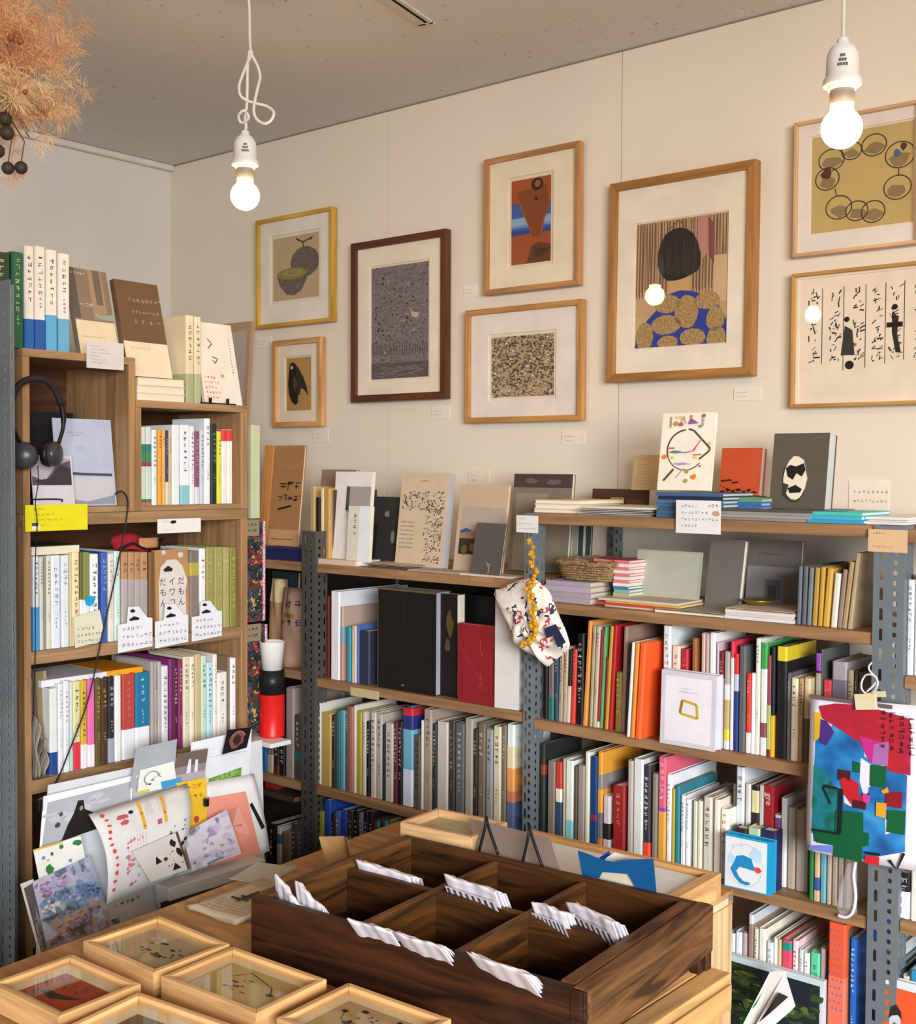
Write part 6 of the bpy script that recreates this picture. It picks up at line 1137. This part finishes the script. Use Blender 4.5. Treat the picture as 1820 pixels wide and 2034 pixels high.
box(.0145, bw_ - .0185, .0125, bd2 - .0145, .001, .006).build('box_floor', LWX, t)
box(bw_ - .0178, bw_ + .012, .0, bd2, .0, .010).build('side_strip', M('#e0c8a0', .6), t)
tp = thing('paper_pile', 'white printed sheets lying in the shallow wooden box', 'paper', (bx0 + .016, by0 + .016, TZ + bh2 * .78), R_(1.5))
for k in range(4): box(.03 + .002 * k, bw_ - .04 - .002 * (k % 2), .002 * k, bd2 - .034, .0008 * k, .0008 * k + .0006).build('sheet', M('#dcdcdc', .8), tp)
art('print', tp, lambda u_, v_, e: (.04 + u_ * (bw_ - .09), .01 + v_ * (bd2 - .06), .0034 + e), [('#c8c8cc', [l for i in range(8) for l in texth(.55, .15 + i * .1, .05, 10, i, 3)])])
bx = thing('card_block', 'grey card block under the white sheets in the shallow box', 'card', (bx0 + .018, by0 + .018, TZ + .0068), R_(1.5))
box(.03, bw_ - .05, .0, bd2 - .04, 0, bh2 * .78 - .0085).build('block', M('#cfcac2', .8), bx)
# blue folded card standing with a cut out
yb_ = by0 - .012
def atY(x, y, Y): return at(x, y, Y=Y)
q4 = [atY(x, y, yb_) for x, y in ((1148, 1690), (1162, 1694), (1196, 1708), (1222, 1712), (1250, 1707), (1298, 1706), (1304, 1772), (1264, 1764), (1248, 1736), (1197, 1732), (1190, 1745), (1157, 1738))]
t = thing('blue_card', 'bright blue folded card standing behind the dark tray', 'card', q4[0])
mb = MB(); mb.face([p - q4[0] for p in q4]); mb.build('card', M('#0f4f80', .55), t, solid=.0015)
q5 = [atY(x, y, yb_ + .003) for x, y in ((1188, 1750), (1196, 1728), (1252, 1732), (1270, 1768))]
t = thing('cream_card', 'small cream card behind the blue card cut out', 'card', q5[0]); mb = MB(); mb.face([p - q5[0] for p in q5]); mb.build('card', M('#c8bca4', .7), t, solid=.001)
q6 = [atY(x, y, yb_ + .03) for x, y in ((1190, 1704), (1210, 1690), (1212, 1699), (1200, 1708))]
t = thing('blue_pen_clip', 'small bright blue clip above the blue card', 'clip', q6[0]); mb = MB(); mb.face([p - q6[0] for p in q6]); mb.build('clip', M('#1e50c0', .4), t, solid=.003)
q7 = [atY(x, y, yb_ + .02) for x, y in ((1204, 1704), (1222, 1693), (1258, 1704), (1226, 1712))]
t = thing('white_slip', 'folded white paper slip behind the blue card', 'paper', q7[0]); mb = MB(); mb.face([p - q7[0] for p in q7]); mb.build('slip', M('#dcd8d0', .7), t, solid=.001)
# grey board on a black wire easel
ye = by0 - .016
q8 = [atY(x, y, Y) for x, y, Y in ((932, 1626, ye + .03), (1092, 1664, ye + .03), (1112, 1730, ye), (950, 1694, ye))]
t = thing('grey_board', 'taupe grey board on the black wire easel behind the tray', 'board', q8[0]); mb = MB(); mb.face([p - q8[0] for p in q8]); mb.build('board', M('#7d6a60', .7), t, solid=.003)
t = thing('wire_easel', 'black wire easel with two bent legs behind the dark tray', 'easel', (0, 0, 0))
for x0, x1, x2, yt, y1, y2 in ((955, 966, 990, 1622, 1690, 1698), (1042, 1052, 1078, 1640, 1710, 1722)):
    MB().tube(smooth_path([atY(x0 - 3, y1, ye - .012), atY(x1 - 2, yt + 20, ye - .008), atY(x1, yt, ye - .004), atY(x1 + 5, yt + 22, ye - .008), atY(x2, y2, ye - .012)]), .0022, 8).build('wire_leg', M('#1c191a', .4, metal=.3), t, smooth=True)
# frame lying on the box behind the tray
table_frame('pale wood shadow box frame lying behind the dark tray', [(796, 1634), (868, 1604), (1008, 1634), (938, 1664)], TZ + .062, .034, '#b4a884', '#a89c7c', [('#948a6c', scr(20, 9, (.1, .9), (.1, .9)))], .02, '#d2a878', 'pale frame behind the tray', False)
c, w, d, a_ = zrect([(810, 1654), (870, 1625), (990, 1650), (932, 1680)], TZ + .06)
t = thing('support_box', 'plain wooden box under the frame behind the tray', 'box', (c.x, c.y, TZ + .0004), a_); MB().box(-w / 2, w / 2, -d / 2, d / 2, 0, .061).build('box', M('#b0845a', .5, 'woodx'), t, bevel=.001)

# ------------------------------------------------------------------ packets in the tray
BAG = M('#d9cfd6', .4); 
def hanky(label, x0, y0, x1, y1, hgt, thick, low='#c8a0a0', seed=0, stripes=True, tilt=14):
    """packed folded cloth standing in the tray; the top edge runs from pixel 0 to pixel 1 at z = top"""
    h0, h1 = hgt if isinstance(hgt, tuple) else (hgt, hgt)
    zt = TZ + (h0 + h1) / 2
    A_, B_ = at(x0, y0, Z=TZ + h0), at(x1, y1, Z=TZ + h1); dz_ = h1 - h0; B_.z = A_.z = zt; L = (B_ - A_).length; a_ = math.atan2((B_ - A_).y, (B_ - A_).x)
    hb = .065
    t = thing('cloth_packet', label, 'packet', ((A_.x + B_.x) / 2, (A_.y + B_.y) / 2, zt - hb), a_, 'folded cloth packets in the tray')
    t.rotation_euler = (R_(-tilt) * 0, 0, a_)
    q = random.Random(seed)
    ph = [q.uniform(0, 6) for _ in range(6)]
    tn = math.tan(R_(tilt))
    def lay(k, n):
        y0_ = thick * (k / n - .5)
        def fn(uu, vv):       # a fold: up the front, over, down the back
            s = vv * 2 - 1; z = hb * (1 - abs(s) ** 6 * .0) if 0 else 0
            ang_ = vv * math.pi
            yy = y0_ + thick / n * .55 * (-math.cos(ang_))
            top = hb - .003 * k + .0011 * math.sin(9 * uu + ph[k % 6]) + .0009 * math.sin(19 * uu + ph[(k + 1) % 6])
            zz = top * (1 - (abs(math.cos(ang_)) ** 7))
            return ((-.5 + uu) * L * (1 + .02 * math.sin(9 * vv + ph[k % 6])), yy + (zz - hb) * tn + .0009 * math.sin(8 * uu + ph[(k + 2) % 6] + 4 * vv) + .0005 * math.sin(23 * uu + ph[k % 6]), zz + dz_ * (uu - .5))
        return fn
    n = 3
    for k in range(n): MB().grid(lay(k, n), 26, 12).build('folded_cloth', M(('#d8d0d4', '#e2dade', '#cdc4ca')[k], .5), t, smooth=True, solid=.0004)
    if stripes:
        sh = [(.06 + i * .115, .17 + i * .115) for i in range(8)]
        polys = [[(a2, .50), (a2 + .05, .50), (a2 + .05, .86), (a2, .86)] for a2, _ in sh]
        yf = -thick * .5 - thick / n * .55 - .0022
        art('label_print', t, lambda u_, v_, e: ((-.5 + u_) * L, yf + (v_ * hb - hb) * tn - e, v_ * hb * .88 + dz_ * (u_ - .5)), [('#e4dce0', rect(.03, .5, .97, .90)), ('#4a3c40', polys), (low, rect(.03, .46, .97, .52))])
    return t
hanky('first cloth packet at the left end of the tray, steeply turned', 552, 1734, 598, 1794, (.110, .086), .010, '#c06060', 1, False, -10)
hanky('second cloth packet at the left end, beside the first', 592, 1746, 650, 1806, (.110, .086), .010, '#c03040', 2, False, -10)
hanky('cloth packet in the back left tray compartment', 718, 1704, 828, 1738, (.092, .088), .022, '#d0c0c8', 3, False, -24)
hanky('striped cloth packet with a blue edge, back middle compartment', 892, 1734, 998, 1768, .104, .018, '#2a80c0', 4, True, -26)
hanky('striped cloth packet left of the orange edged one', 1066, 1786, 1134, 1810, .100, .018, '#b09088', 5, True, -26)
hanky('striped cloth packet with an orange edge, back right compartment', 1138, 1786, 1232, 1830, .106, .018, '#e0603a', 6, True, -26)
hanky('cloth packet in the front middle compartment, left one', 698, 1822, 786, 1846, .101, .014, '#c8b0a8', 7, False, -40)
hanky('cloth packet in the front middle compartment, right one', 790, 1848, 886, 1878, .101, .014, '#d0c0c8', 8, False, -40)
hanky('cloth packet in the front right tray compartment', 936, 1888, 1056, 1932, .101, .014, '#d0c8d0', 9, False, -40)

# ------------------------------------------------------------------ hanging things
# patterned pouch with yellow pompoms on the post
pc = at(1058, 1225, Y=1.955)
t = thing('fabric_pouch', 'crumpled white fabric pouch with navy and red print on the post', 'pouch', pc)
outl = [(1056, 1152), (985, 1180), (1000, 1205), (1015, 1240), (1022, 1270), (1040, 1285), (1068, 1298), (1084, 1316), (1098, 1302), (1112, 1292), (1126, 1278), (1116, 1245), (1100, 1215), (1090, 1180)]
op = [(at(x, y, Y=1.955) - pc) * 1.12 for x, y in outl]
cen = at(1060, 1235, Y=1.955) - pc
fab = multimat('pouch_print', ['#e8ded2', '#ece4da', '#e4d8ca', '#e8dfd4', '#eae0d2', '#e6dccf', '#d8cfc8', '#ece2d6', '#e8ddd0', '#b8404a', '#e6ded4', '#2a3048'], 60)
fabw = M('#e9dfd2', .8)
def pouch_side(sgn, name, mat):
    n = len(op); ring = 7; vs = [cen + Vector((0, sgn * .028, 0))]; fs = []; q = random.Random(4)
    for k in range(1, ring + 1):
        f = k / ring
        for i in range(n * 2):
            a_, b_ = op[i // 2], op[(i // 2 + 1) % n]; p = a_.lerp(b_, (i % 2) * .5)
            pt = cen.lerp(p, f); bulge = .028 * math.sqrt(max(0, 1 - f * f)) + (.006 * math.sin(5 * i + 9 * f) + q.uniform(-.003, .003)) * (1 if k < ring else 0)
            vs.append(pt + Vector((0, sgn * bulge, 0)))
    m_ = n * 2
    for i in range(m_): fs.append((0, 1 + i, 1 + (i + 1) % m_))
    for k in range(ring - 1):
        for i in range(m_): fs.append((1 + k * m_ + i, 1 + (k + 1) * m_ + i, 1 + (k + 1) * m_ + (i + 1) % m_, 1 + k * m_ + (i + 1) % m_))
    mb = MB(); mb.mesh(vs, fs); o = mb.build(name, mat, t, smooth=False); md = o.modifiers.new('s', 'SUBSURF'); md.levels = 1; md.render_levels = 1
pouch_side(-1, 'pouch_front', fab); pouch_side(1, 'pouch_back', fab)
pk = MB(); pk.face([at(x, y, Y=1.918) - pc for x, y in ((1082, 1248), (1104, 1240), (1124, 1276), (1108, 1286), (1100, 1262), (1086, 1268))]); pk.build('navy_patch', M('#262c48', .8), t, solid=.002)
t = thing('pompom_string', 'string of small yellow pompoms hanging down the pouch', 'garland', pc)
q = random.Random(8)
sp = [(1054, 1068), (1057, 1085), (1061, 1105), (1059, 1128), (1062, 1148), (1052, 1172), (1058, 1195), (1060, 1220), (1060, 1245), (1058, 1268), (1046, 1275), (1040, 1282)]
MB().tube(smooth_path([at(x, y, Y=1.915) - pc for x, y in sp]), .0014, 6).build('string', M('#c8941e', .8), t, smooth=True)
icos = []
for i in range(80):
    s = ((i + .5) / 80) ** .8 * (len(sp) - 1); k = int(s); f = s - k; x = sp[k][0] * (1 - f) + sp[k + 1][0] * f; y = sp[k][1] * (1 - f) + sp[k + 1][1] * f
    if y < 1160 and i % 2: continue
    P_ = at(x + q.uniform(-7, 7), y + q.uniform(-3, 3), Y=1.912 + q.uniform(-.004, .004)) - pc; r_ = q.uniform(.0034, .0052)
    MB().lathe([(.0004, -r_)] + [(r_ * math.cos(R_(a2)) * (1 + .1 * ((a2 // 30) % 2)), r_ * math.sin(R_(a2))) for a2 in range(-60, 61, 30)] + [(.0004, r_)], 8, 0, Matrix.Translation(P_)).build('pompom', M(('#d09a22', '#c88c1a', '#daa830')[i % 3], .9), t, smooth=False)
# painting on the right
YP = 1.955
pt = [at(x, y, Y=YP) for x, y in ((1611, 1384), (1850, 1404), (1850, 1735), (1602, 1688))]
t = thing('painting_sheet', 'colourful abstract painting on paper hanging from a clip at right', 'painting', pt[0])
def pm(u_, v_, e=0.0):
    TL, TR, BR, BL = pt
    P_ = BL * (1 - u_) * (1 - v_) + BR * u_ * (1 - v_) + TR * u_ * v_ + TL * (1 - u_) * v_
    return P_ + Vector((0, -.006 * math.sin(math.pi * u_) * (1 - v_) - e, 0)) - pt[0]
mb = MB(); mb.grid(lambda a_, b_: pm(a_, b_), 12, 14); mb.build('paper', M('#e6e2e8', .6), t, smooth=True, solid=.001)
def pxp(*pts): return [((x - 1606) / 244, 1 - (y - (1386 + (x - 1606) * .083)) / (304 + (x - 1606) * .11)) for x, y in pts]
def zp(*pts): return pxp(*[(1400 + x / 3.698, 1250 + y / 3.698) for x, y in pts])
RED, BLU, TEA, GRN = multimat('red_paint', ['#c41c3a', '#b41e2c', '#a81c34', '#c8204a'], 25, .5, False), multimat('blue_paint', ['#1c4a88', '#1c6cac', '#2a86c4', '#5aa8d8'], 22, .5, False), multimat('teal_paint', ['#0e5a5e', '#1a7a84', '#0c5a40', '#3a9ab0'], 24, .5, False), M('#0e5a34', .5)
pa = [('#d8d0e8', zp((800, 600), (1520, 640), (1500, 1640), (800, 1600))),
      (BLU, zp((810, 800), (960, 700), (1180, 800), (1190, 940), (1300, 1000), (1500, 1080), (1490, 1640), (1200, 1690), (980, 1600), (800, 1500))),
      ('#e4dce8', [zp((1165, 950), (1240, 1000), (1240, 1200), (1190, 1220), (1160, 1120)), zp((1040, 1180), (1100, 1230), (1110, 1310), (1050, 1280)), zp((1350, 1400), (1400, 1400), (1390, 1500), (1355, 1510))]),
      (TEA, zp((805, 1000), (900, 1050), (1000, 1200), (1010, 1500), (960, 1590), (820, 1560), (800, 1300))),
      (RED, zp((830, 570), (960, 552), (1100, 560), (1300, 600), (1500, 660), (1525, 700), (1525, 1080), (1380, 1050), (1340, 1000), (1220, 960), (1160, 840), (1000, 740), (860, 660))),
      ('#c02a80', zp((1150, 790), (1300, 830), (1360, 1000), (1230, 980), (1180, 880))), ('#a868a8', zp((1260, 850), (1370, 830), (1365, 1010), (1250, 990))),
      ('#4a2a78', zp((840, 660), (900, 680), (960, 760), (900, 860), (850, 840))), ('#d8a81c', zp((800, 610), (850, 620), (845, 800), (805, 830))),
      ('#2a1c20', [zp(*[(1300 + gx * 68 + a_ * 52, 640 + gx * 18 - b_ * 44) for a_, b_ in p]) for gx in (0, 1, 2, 3) for p in textv(0, 0, 1.0, 6, 40 + gx, 1.0, 1.1) if gx != 1 or True]),
      (GRN, [zp((1240, 1000), (1355, 1010), (1350, 1170), (1240, 1150)), zp((1110, 970), (1165, 985), (1160, 1060), (1110, 1050)), zp((1370, 1330), (1495, 1340), (1490, 1515), (1365, 1490)), zp((990, 1330), (1195, 1350), (1200, 1490), (1240, 1500), (1240, 1590), (1195, 1600), (1195, 1712), (980, 1670)), zp((820, 1480), (1000, 1500), (990, 1590), (850, 1570))]),
      ('#c01c28', [zp((1000, 1040), (1050, 1060), (1160, 1140), (1155, 1230), (1230, 1220), (1215, 1320), (1110, 1290), (1040, 1200))]), ('#4a161c', [zp((1000, 1030), (1095, 1045), (1090, 1120), (1050, 1090), (1000, 1110)), zp((1115, 1250), (1215, 1270), (1212, 1330), (1115, 1310))]), ('#8a1420', zp((1360, 1195), (1475, 1200), (1470, 1320), (1355, 1300))),
      ('#1c68b4', zp((1240, 1160), (1300, 1170), (1295, 1250), (1235, 1235))), ('#c83a90', zp((1190, 1200), (1250, 1230), (1230, 1290), (1190, 1260))), ('#d89a28', [zp((1290, 1270), (1365, 1280), (1360, 1390), (1290, 1370)), zp((1320, 1190), (1370, 1160), (1380, 1200), (1340, 1210))]),
      ('#0e1c24', [zp((1010, 1170), (1045, 1175), (1040, 1500), (1010, 1490)), zp((810, 1465), (1030, 1495), (1030, 1512), (810, 1480)), zp((1380, 1700), (1400, 1690), (1440, 1760), (1430, 1790)), zp((1440, 1760), (1480, 1640), (1500, 1650), (1450, 1770)), zp((1215, 1630), (1325, 1645), (1325, 1665), (1215, 1650))] + [zp((900, 1140), (1010, 1165), (1010, 1178), (890, 1165)), zp((880, 1160), (895, 1160), (960, 1280), (945, 1285))]),
      ('#6a80d0', zp((800, 1590), (980, 1590), (975, 1645), (790, 1615))), ('#c8202a', zp((1220, 1660), (1322, 1670), (1320, 1745), (1218, 1725)))]
art('paint', t, lambda a_, b_, e: pm(a_, b_, e + .0006), pa, sub=12)
box(-.002, .14, -.0045, -.003 + .004, -.002, .004).build('top_strip', M('#6a5a5a', .5), t)
# clip and hook
pc2 = at(1722, 1392, Y=YP - .004)
t = thing('hanger_clip', 'cream wooden clip holding the painting on a white hook', 'clip', pc2)
T = Matrix.Rotation(R_(-8), 4, 'Y')
MB().box(-.018, .018, -.007, -.001, -.014, .012, 0, T).build('clip_body', M('#d8cba4', .5), t, bevel=.001)
MB().box(.012, .034, -.004, .0, .006, .016, 0, T).build('clip_arm', M('#cfc4a0', .5), t, bevel=.001)
hk = [(1722, 1374), (1735, 1362), (1742, 1352), (1738, 1343), (1722, 1340), (1713, 1352), (1712, 1368), (1722, 1378), (1736, 1374), (1744, 1358), (1740, 1345), (1730, 1335), (1726, 1325), (1732, 1316)]
MB().tube(smooth_path([at(x, y, Y=YP - .006 + .001 * (i % 3)) - pc2 for i, (x, y) in enumerate(hk)]), .0016, 8).build('hook', M('#e0d8dc', .25), t, smooth=True)
# clear plastic bag by the post
t = thing('clear_plastic_bag', 'clear plastic bag with white edges beside the right post', 'bag', at(1680, 1760, Y=YF - .004))
q0 = t.location
mb = MB(); mb.face([at(x, y, Y=YF - .006) - Vector(q0) for x, y in ((1684, 1715), (1703, 1712), (1703, 1815), (1672, 1822), (1662, 1800))]); mb.build('film', filmmat(), t)
MB().tube(smooth_path([at(x, y, Y=YF - .008) - Vector(q0) for x, y in ((1700, 1712), (1696, 1740), (1700, 1780), (1694, 1812), (1680, 1822), (1665, 1818))]), .003, 6).build('film_edge', M('#dcdce4', .2), t, smooth=True)
# book facing out: white framed cover, blue square, green picture, portrait
faceout(PY, 'book', 'white book with a yellow square outline on its cover', 'book', 1313, 1422, 1337, RZ3, -.020, 2, .026, '#cfc9d0', [('#e6e0e4', rect(.08, .06, .92, .93)), ('#c8a838', line([(.36, .44), (.40, .62), (.66, .58), (.68, .40), (.36, .44), (.40, .62)], .035, .7)), ('#e6e0e4', rect(.46, .48, .60, .56)), ('#9a9298', texth(.33, .72, .025, 9, 3, .7) + texth(.38, .77, .02, 6, 4, .7))], page='#d8dce8', zy=1492)
blue = [('#dcdcde', rect(.015, .02, .90, .96)), ('#b8c4cc', line(circ(.44, .47, .37, .40, 26), .012)), ('#b8d0e4', [blob(.68, .7, .13, 3, 10, .2, .14), blob(.16, .55, .09, 4, 9, .2, .1), circ(.36, .84, .03), circ(.18, .8, .03)]), ('#1c82b8', [(.26, .62), (.40, .66), (.58, .62), (.62, .5), (.70, .44), (.64, .40), (.44, .42), (.32, .42), (.26, .34), (.32, .24), (.42, .17), (.54, .17), (.56, .13), (.48, .10), (.34, .12), (.22, .22), (.13, .36), (.2, .48)]), ('#e2402e', blob(.72, .43, .075, 2, 10, .1, .055))]
faceout(PY, 'picture_book', 'square bright blue picture book with a round drawing', 'book', 1441, 1532, 1665, RZ4, -.018, 1, .022, '#1e9acc', blue, back='#1e9acc', page='#1e9acc', zy=1770, yaw=3)
row(PY, RZ4, (1350, 1480, 3.8723), 'right behind the blue square', 'small spines behind the blue square book', [(416, 514, 640, '#3a2428', {'t': False, 'n': 'maroon pocket book peeking above the blue square book'}), (520, 614, 640, '#b0c49a', {'t': False, 'n': 'green pocket book with a red dot above the blue square'}), (620, 738, 660, '#2c2850', {'t': False, 'n': 'indigo pocket book above the blue square book'})], depth=.03, off=.008)
gq = [('#1e2a24', rect(.03, .0, .97, .92)), ('#3a4a2a', smudge(40, 5, .1, (.05, .9), (.1, .85))), ('#5a6a30', smudge(24, 6, .06, (.05, .9), (.1, .85))), ('#8a9a30', smudge(8, 7, .03, (.3, .9), (.1, .7))), ('#1c2430', rect(.5, .6, .9, .92))]
zf = .432
faceout(PY, 'framed_photo', 'white framed dark green leaf photo leaning on the lowest shelf', 'picture', 1398, 1636, 1916, zf, -.006, 1, .014, '#cfd8dc', [('#c4d0d4', rect(0, .9, 1, 1))] + gq, zy=2100, solid=True, ym=2000)
t = thing('art_book', 'open white and green book leaning before the leaf photo', 'book', at(1520, 1990, Y=1.90))
b0 = Vector(t.location)
def pl(mb, pts, yy, mi=0): mb.face([at(x, y, Y=Y_) - b0 for (x, y), Y_ in zip(pts, yy)], mi)
mb = MB(); pl(mb, [(1532, 1930), (1470, 2050), (1500, 2060), (1562, 1930)], [1.93, 1.88, 1.88, 1.93]); mb.build('page_block', M('#e8e6de', .7), t, solid=.006)
mb = MB(); pl(mb, [(1534, 1928), (1540, 1934), (1502, 1995), (1478, 2042), (1470, 2036)], [1.935, 1.93, 1.90, 1.89, 1.89]); mb.build('green_edge', M('#0f6a34', .6), t, solid=.003)
mb = MB(); pl(mb, [(1560, 1932), (1580, 1998), (1568, 2010), (1510, 2060), (1495, 2050)], [1.928, 1.90, 1.895, 1.87, 1.87]); mb.build('cover', M('#eceae8', .6), t, solid=.003)
mb = MB(); pl(mb, [(1548, 1972), (1566, 1980), (1530, 2012), (1508, 2030)], [1.90, 1.895, 1.875, 1.87]); mb.build('dark_slit', M('#3a3638', .6), t, solid=.001)
por = [('#d8dce4', rect(0, .93, 1, 1)), ('#e0582a', rect(0, 0, 1, .92)), ('#b8bcc8', [(.0, 0), (.02, .25), (.08, .36), (.22, .44), (.4, .42), (.6, .36), (.7, .3), (.8, 0)]), ('#c8ccd4', circ(.28, .58, .12, .13)), ('#2a2422', [(.15, .60), (.18, .72), (.30, .76), (.40, .70), (.42, .62), (.34, .66), (.22, .64)]), ('#6a6e78', line([(.24, .57), (.34, .56)], .02) + line([(.26, .50), (.33, .50)], .015) + line([(.28, .58), (.29, .53)], .012)), ('#8a8e9a', smudge(10, 5, .03, (.1, .6), (.05, .3)))]
faceout(PY, 'book', 'orange book with a drawn portrait at the lower right corner', 'book', 1752, 1850, 1952, zf, -.006, 1, .012, '#d8dce4', por, zy=2100, ym=2000)
# dots on the orange red box file and letters on the crimson book
for o in list(C.objects):
    if o.get('label') == 'thick orange red box file with rows of blue dots':
        cv = [c for c in o.children if c.name.startswith('cover')][0]; xs = [v.co.x for v in cv.data.vertices]; zs = [v.co.z for v in cv.data.vertices]
        w, h = max(xs) - min(xs), max(zs); s_ = MB()
        for i in range(12):
            for j in range(3):
                cx, cz = (-.5 + .24 + .25 * j + (.06 if i % 2 else -.06)) * w, h - .012 - i * .0125
                if cz > h * .2: s_.face([(cx + .0022 * math.cos(a2 * .785), -.0006, cz + .0022 * math.sin(a2 * .785)) for a2 in range(8)])
        s_.build('blue_dots', M('#8a6a9a', .6), o)
    if o.get('label') == 'thick crimson book with pale lettering behind the blue square book':
        cv = [c for c in o.children if c.name.startswith('cover')][0]; xs = [v.co.x for v in cv.data.vertices]; h = max(v.co.z for v in cv.data.vertices); w = max(xs) - min(xs)
        vs, fs = cjk('gre'); sz = w * .95
        mb = MB(); mb.mesh([(-w * .26 + v[1] * sz, -.0006, h * .93 - v[0] * sz) for v in vs], fs); mb.build('spine_lettering', M('#ecdcd0', .6), o)
# framed leaflet tape etc: dried flowers
dc = atd(-30, 120, 1.45)
t = thing('dried_flower_bunch', 'fluffy orange beige dried flower bunch hanging at upper left', 'dried flowers', dc)
q = random.Random(12)
FZ1, FZ2, FZ3 = M('#dca26c', .9), M('#d08c58', .9), M('#e4c090', .9)
mb = MB()
def strand(p, d, L, w, mi):
    pts = [p]; dd = Vector(d)
    for i in range(3):
        dd = (dd + Vector((q.uniform(-.5, .5), q.uniform(-.5, .5), q.uniform(-.5, .4)))).normalized(); pts.append(pts[-1] + dd * L / 3)
    sd = dd.orthogonal().normalized() * w
    for a2, b2 in zip(pts, pts[1:]): mb.face([a2 - sd, a2 + sd, b2 + sd * .6, b2 - sd * .6], mi)
tips = []
for i in range(420):
    d = Vector((q.gauss(0, 1), q.gauss(0, 1), q.gauss(0, 1))).normalized()
    lump = 1 + .2 * math.sin(5 * d.x + 3 * d.z) + .16 * math.sin(7 * d.z + 4 * d.y)
    tips.append(d * (.112 * lump) * (q.random() ** .4))
for p in tips:
    mi0 = 0 if q.random() < .55 else (1 if p.z > -.02 else 2); s_ = q.uniform(.010, .020)
    for k in range(62):
        d = Vector((q.gauss(0, 1), q.gauss(0, 1), q.gauss(0, 1))).normalized()
        strand(p + d * s_ * q.random() * .6, (d + p.normalized() * .5).normalized(), q.uniform(.5, 1.1) * s_, q.uniform(.00014, .0003), mi0 if q.random() < .8 else q.randint(0, 2))
o = mb.build('blossom_fuzz', [FZ1, FZ2, FZ3], t); o['kind'] = 'stuff'
for i in range(16):
    d = Vector((q.uniform(-1, 1), q.uniform(-1, 1), q.uniform(-1.2, .6))).normalized()
    MB().tube([Vector((q.uniform(-.01, .01), q.uniform(-.01, .01), CEIL - dc.z - .002)), Vector((d.x * .012, d.y * .012, .10)), d * .05, d * .10], .0009, 5).build('stem', M('#7a5434', .8), t)
MB().lathe([(.014, CEIL - dc.z - .09), (.016, CEIL - dc.z - .08), (.014, CEIL - dc.z - .07)], 14).build('string_wrap', M('#a8845a', .8), t)
for x, y, r_ in ((10, 236, .0085), (14, 264, .0085), (16, 334, .0075), (42, 333, .0075), (-4, 300, .008), (50, 183, .003), (22, 75, .004), (40, 82, .004)):
    P_ = atd(x, y, 1.40 if y > 200 else 1.34) - dc
    MB().lathe([(.0004, -r_)] + [(r_ * math.cos(R_(a2)), r_ * math.sin(R_(a2))) for a2 in range(-60, 61, 20)] + [(.0004, r_)], 12, 0, Matrix.Translation(P_)).build('seed_pod', M('#3a2c1e' if y > 200 else '#8a4a28', .6), t, smooth=True)
    if y > 200: MB().tube([P_ + Vector((0, 0, r_ * .8)), P_ + Vector((.004, .002, .03)), Vector((0, 0, -.02))], .0008, 5).build('pod_stem', M('#5a4028', .8), t)
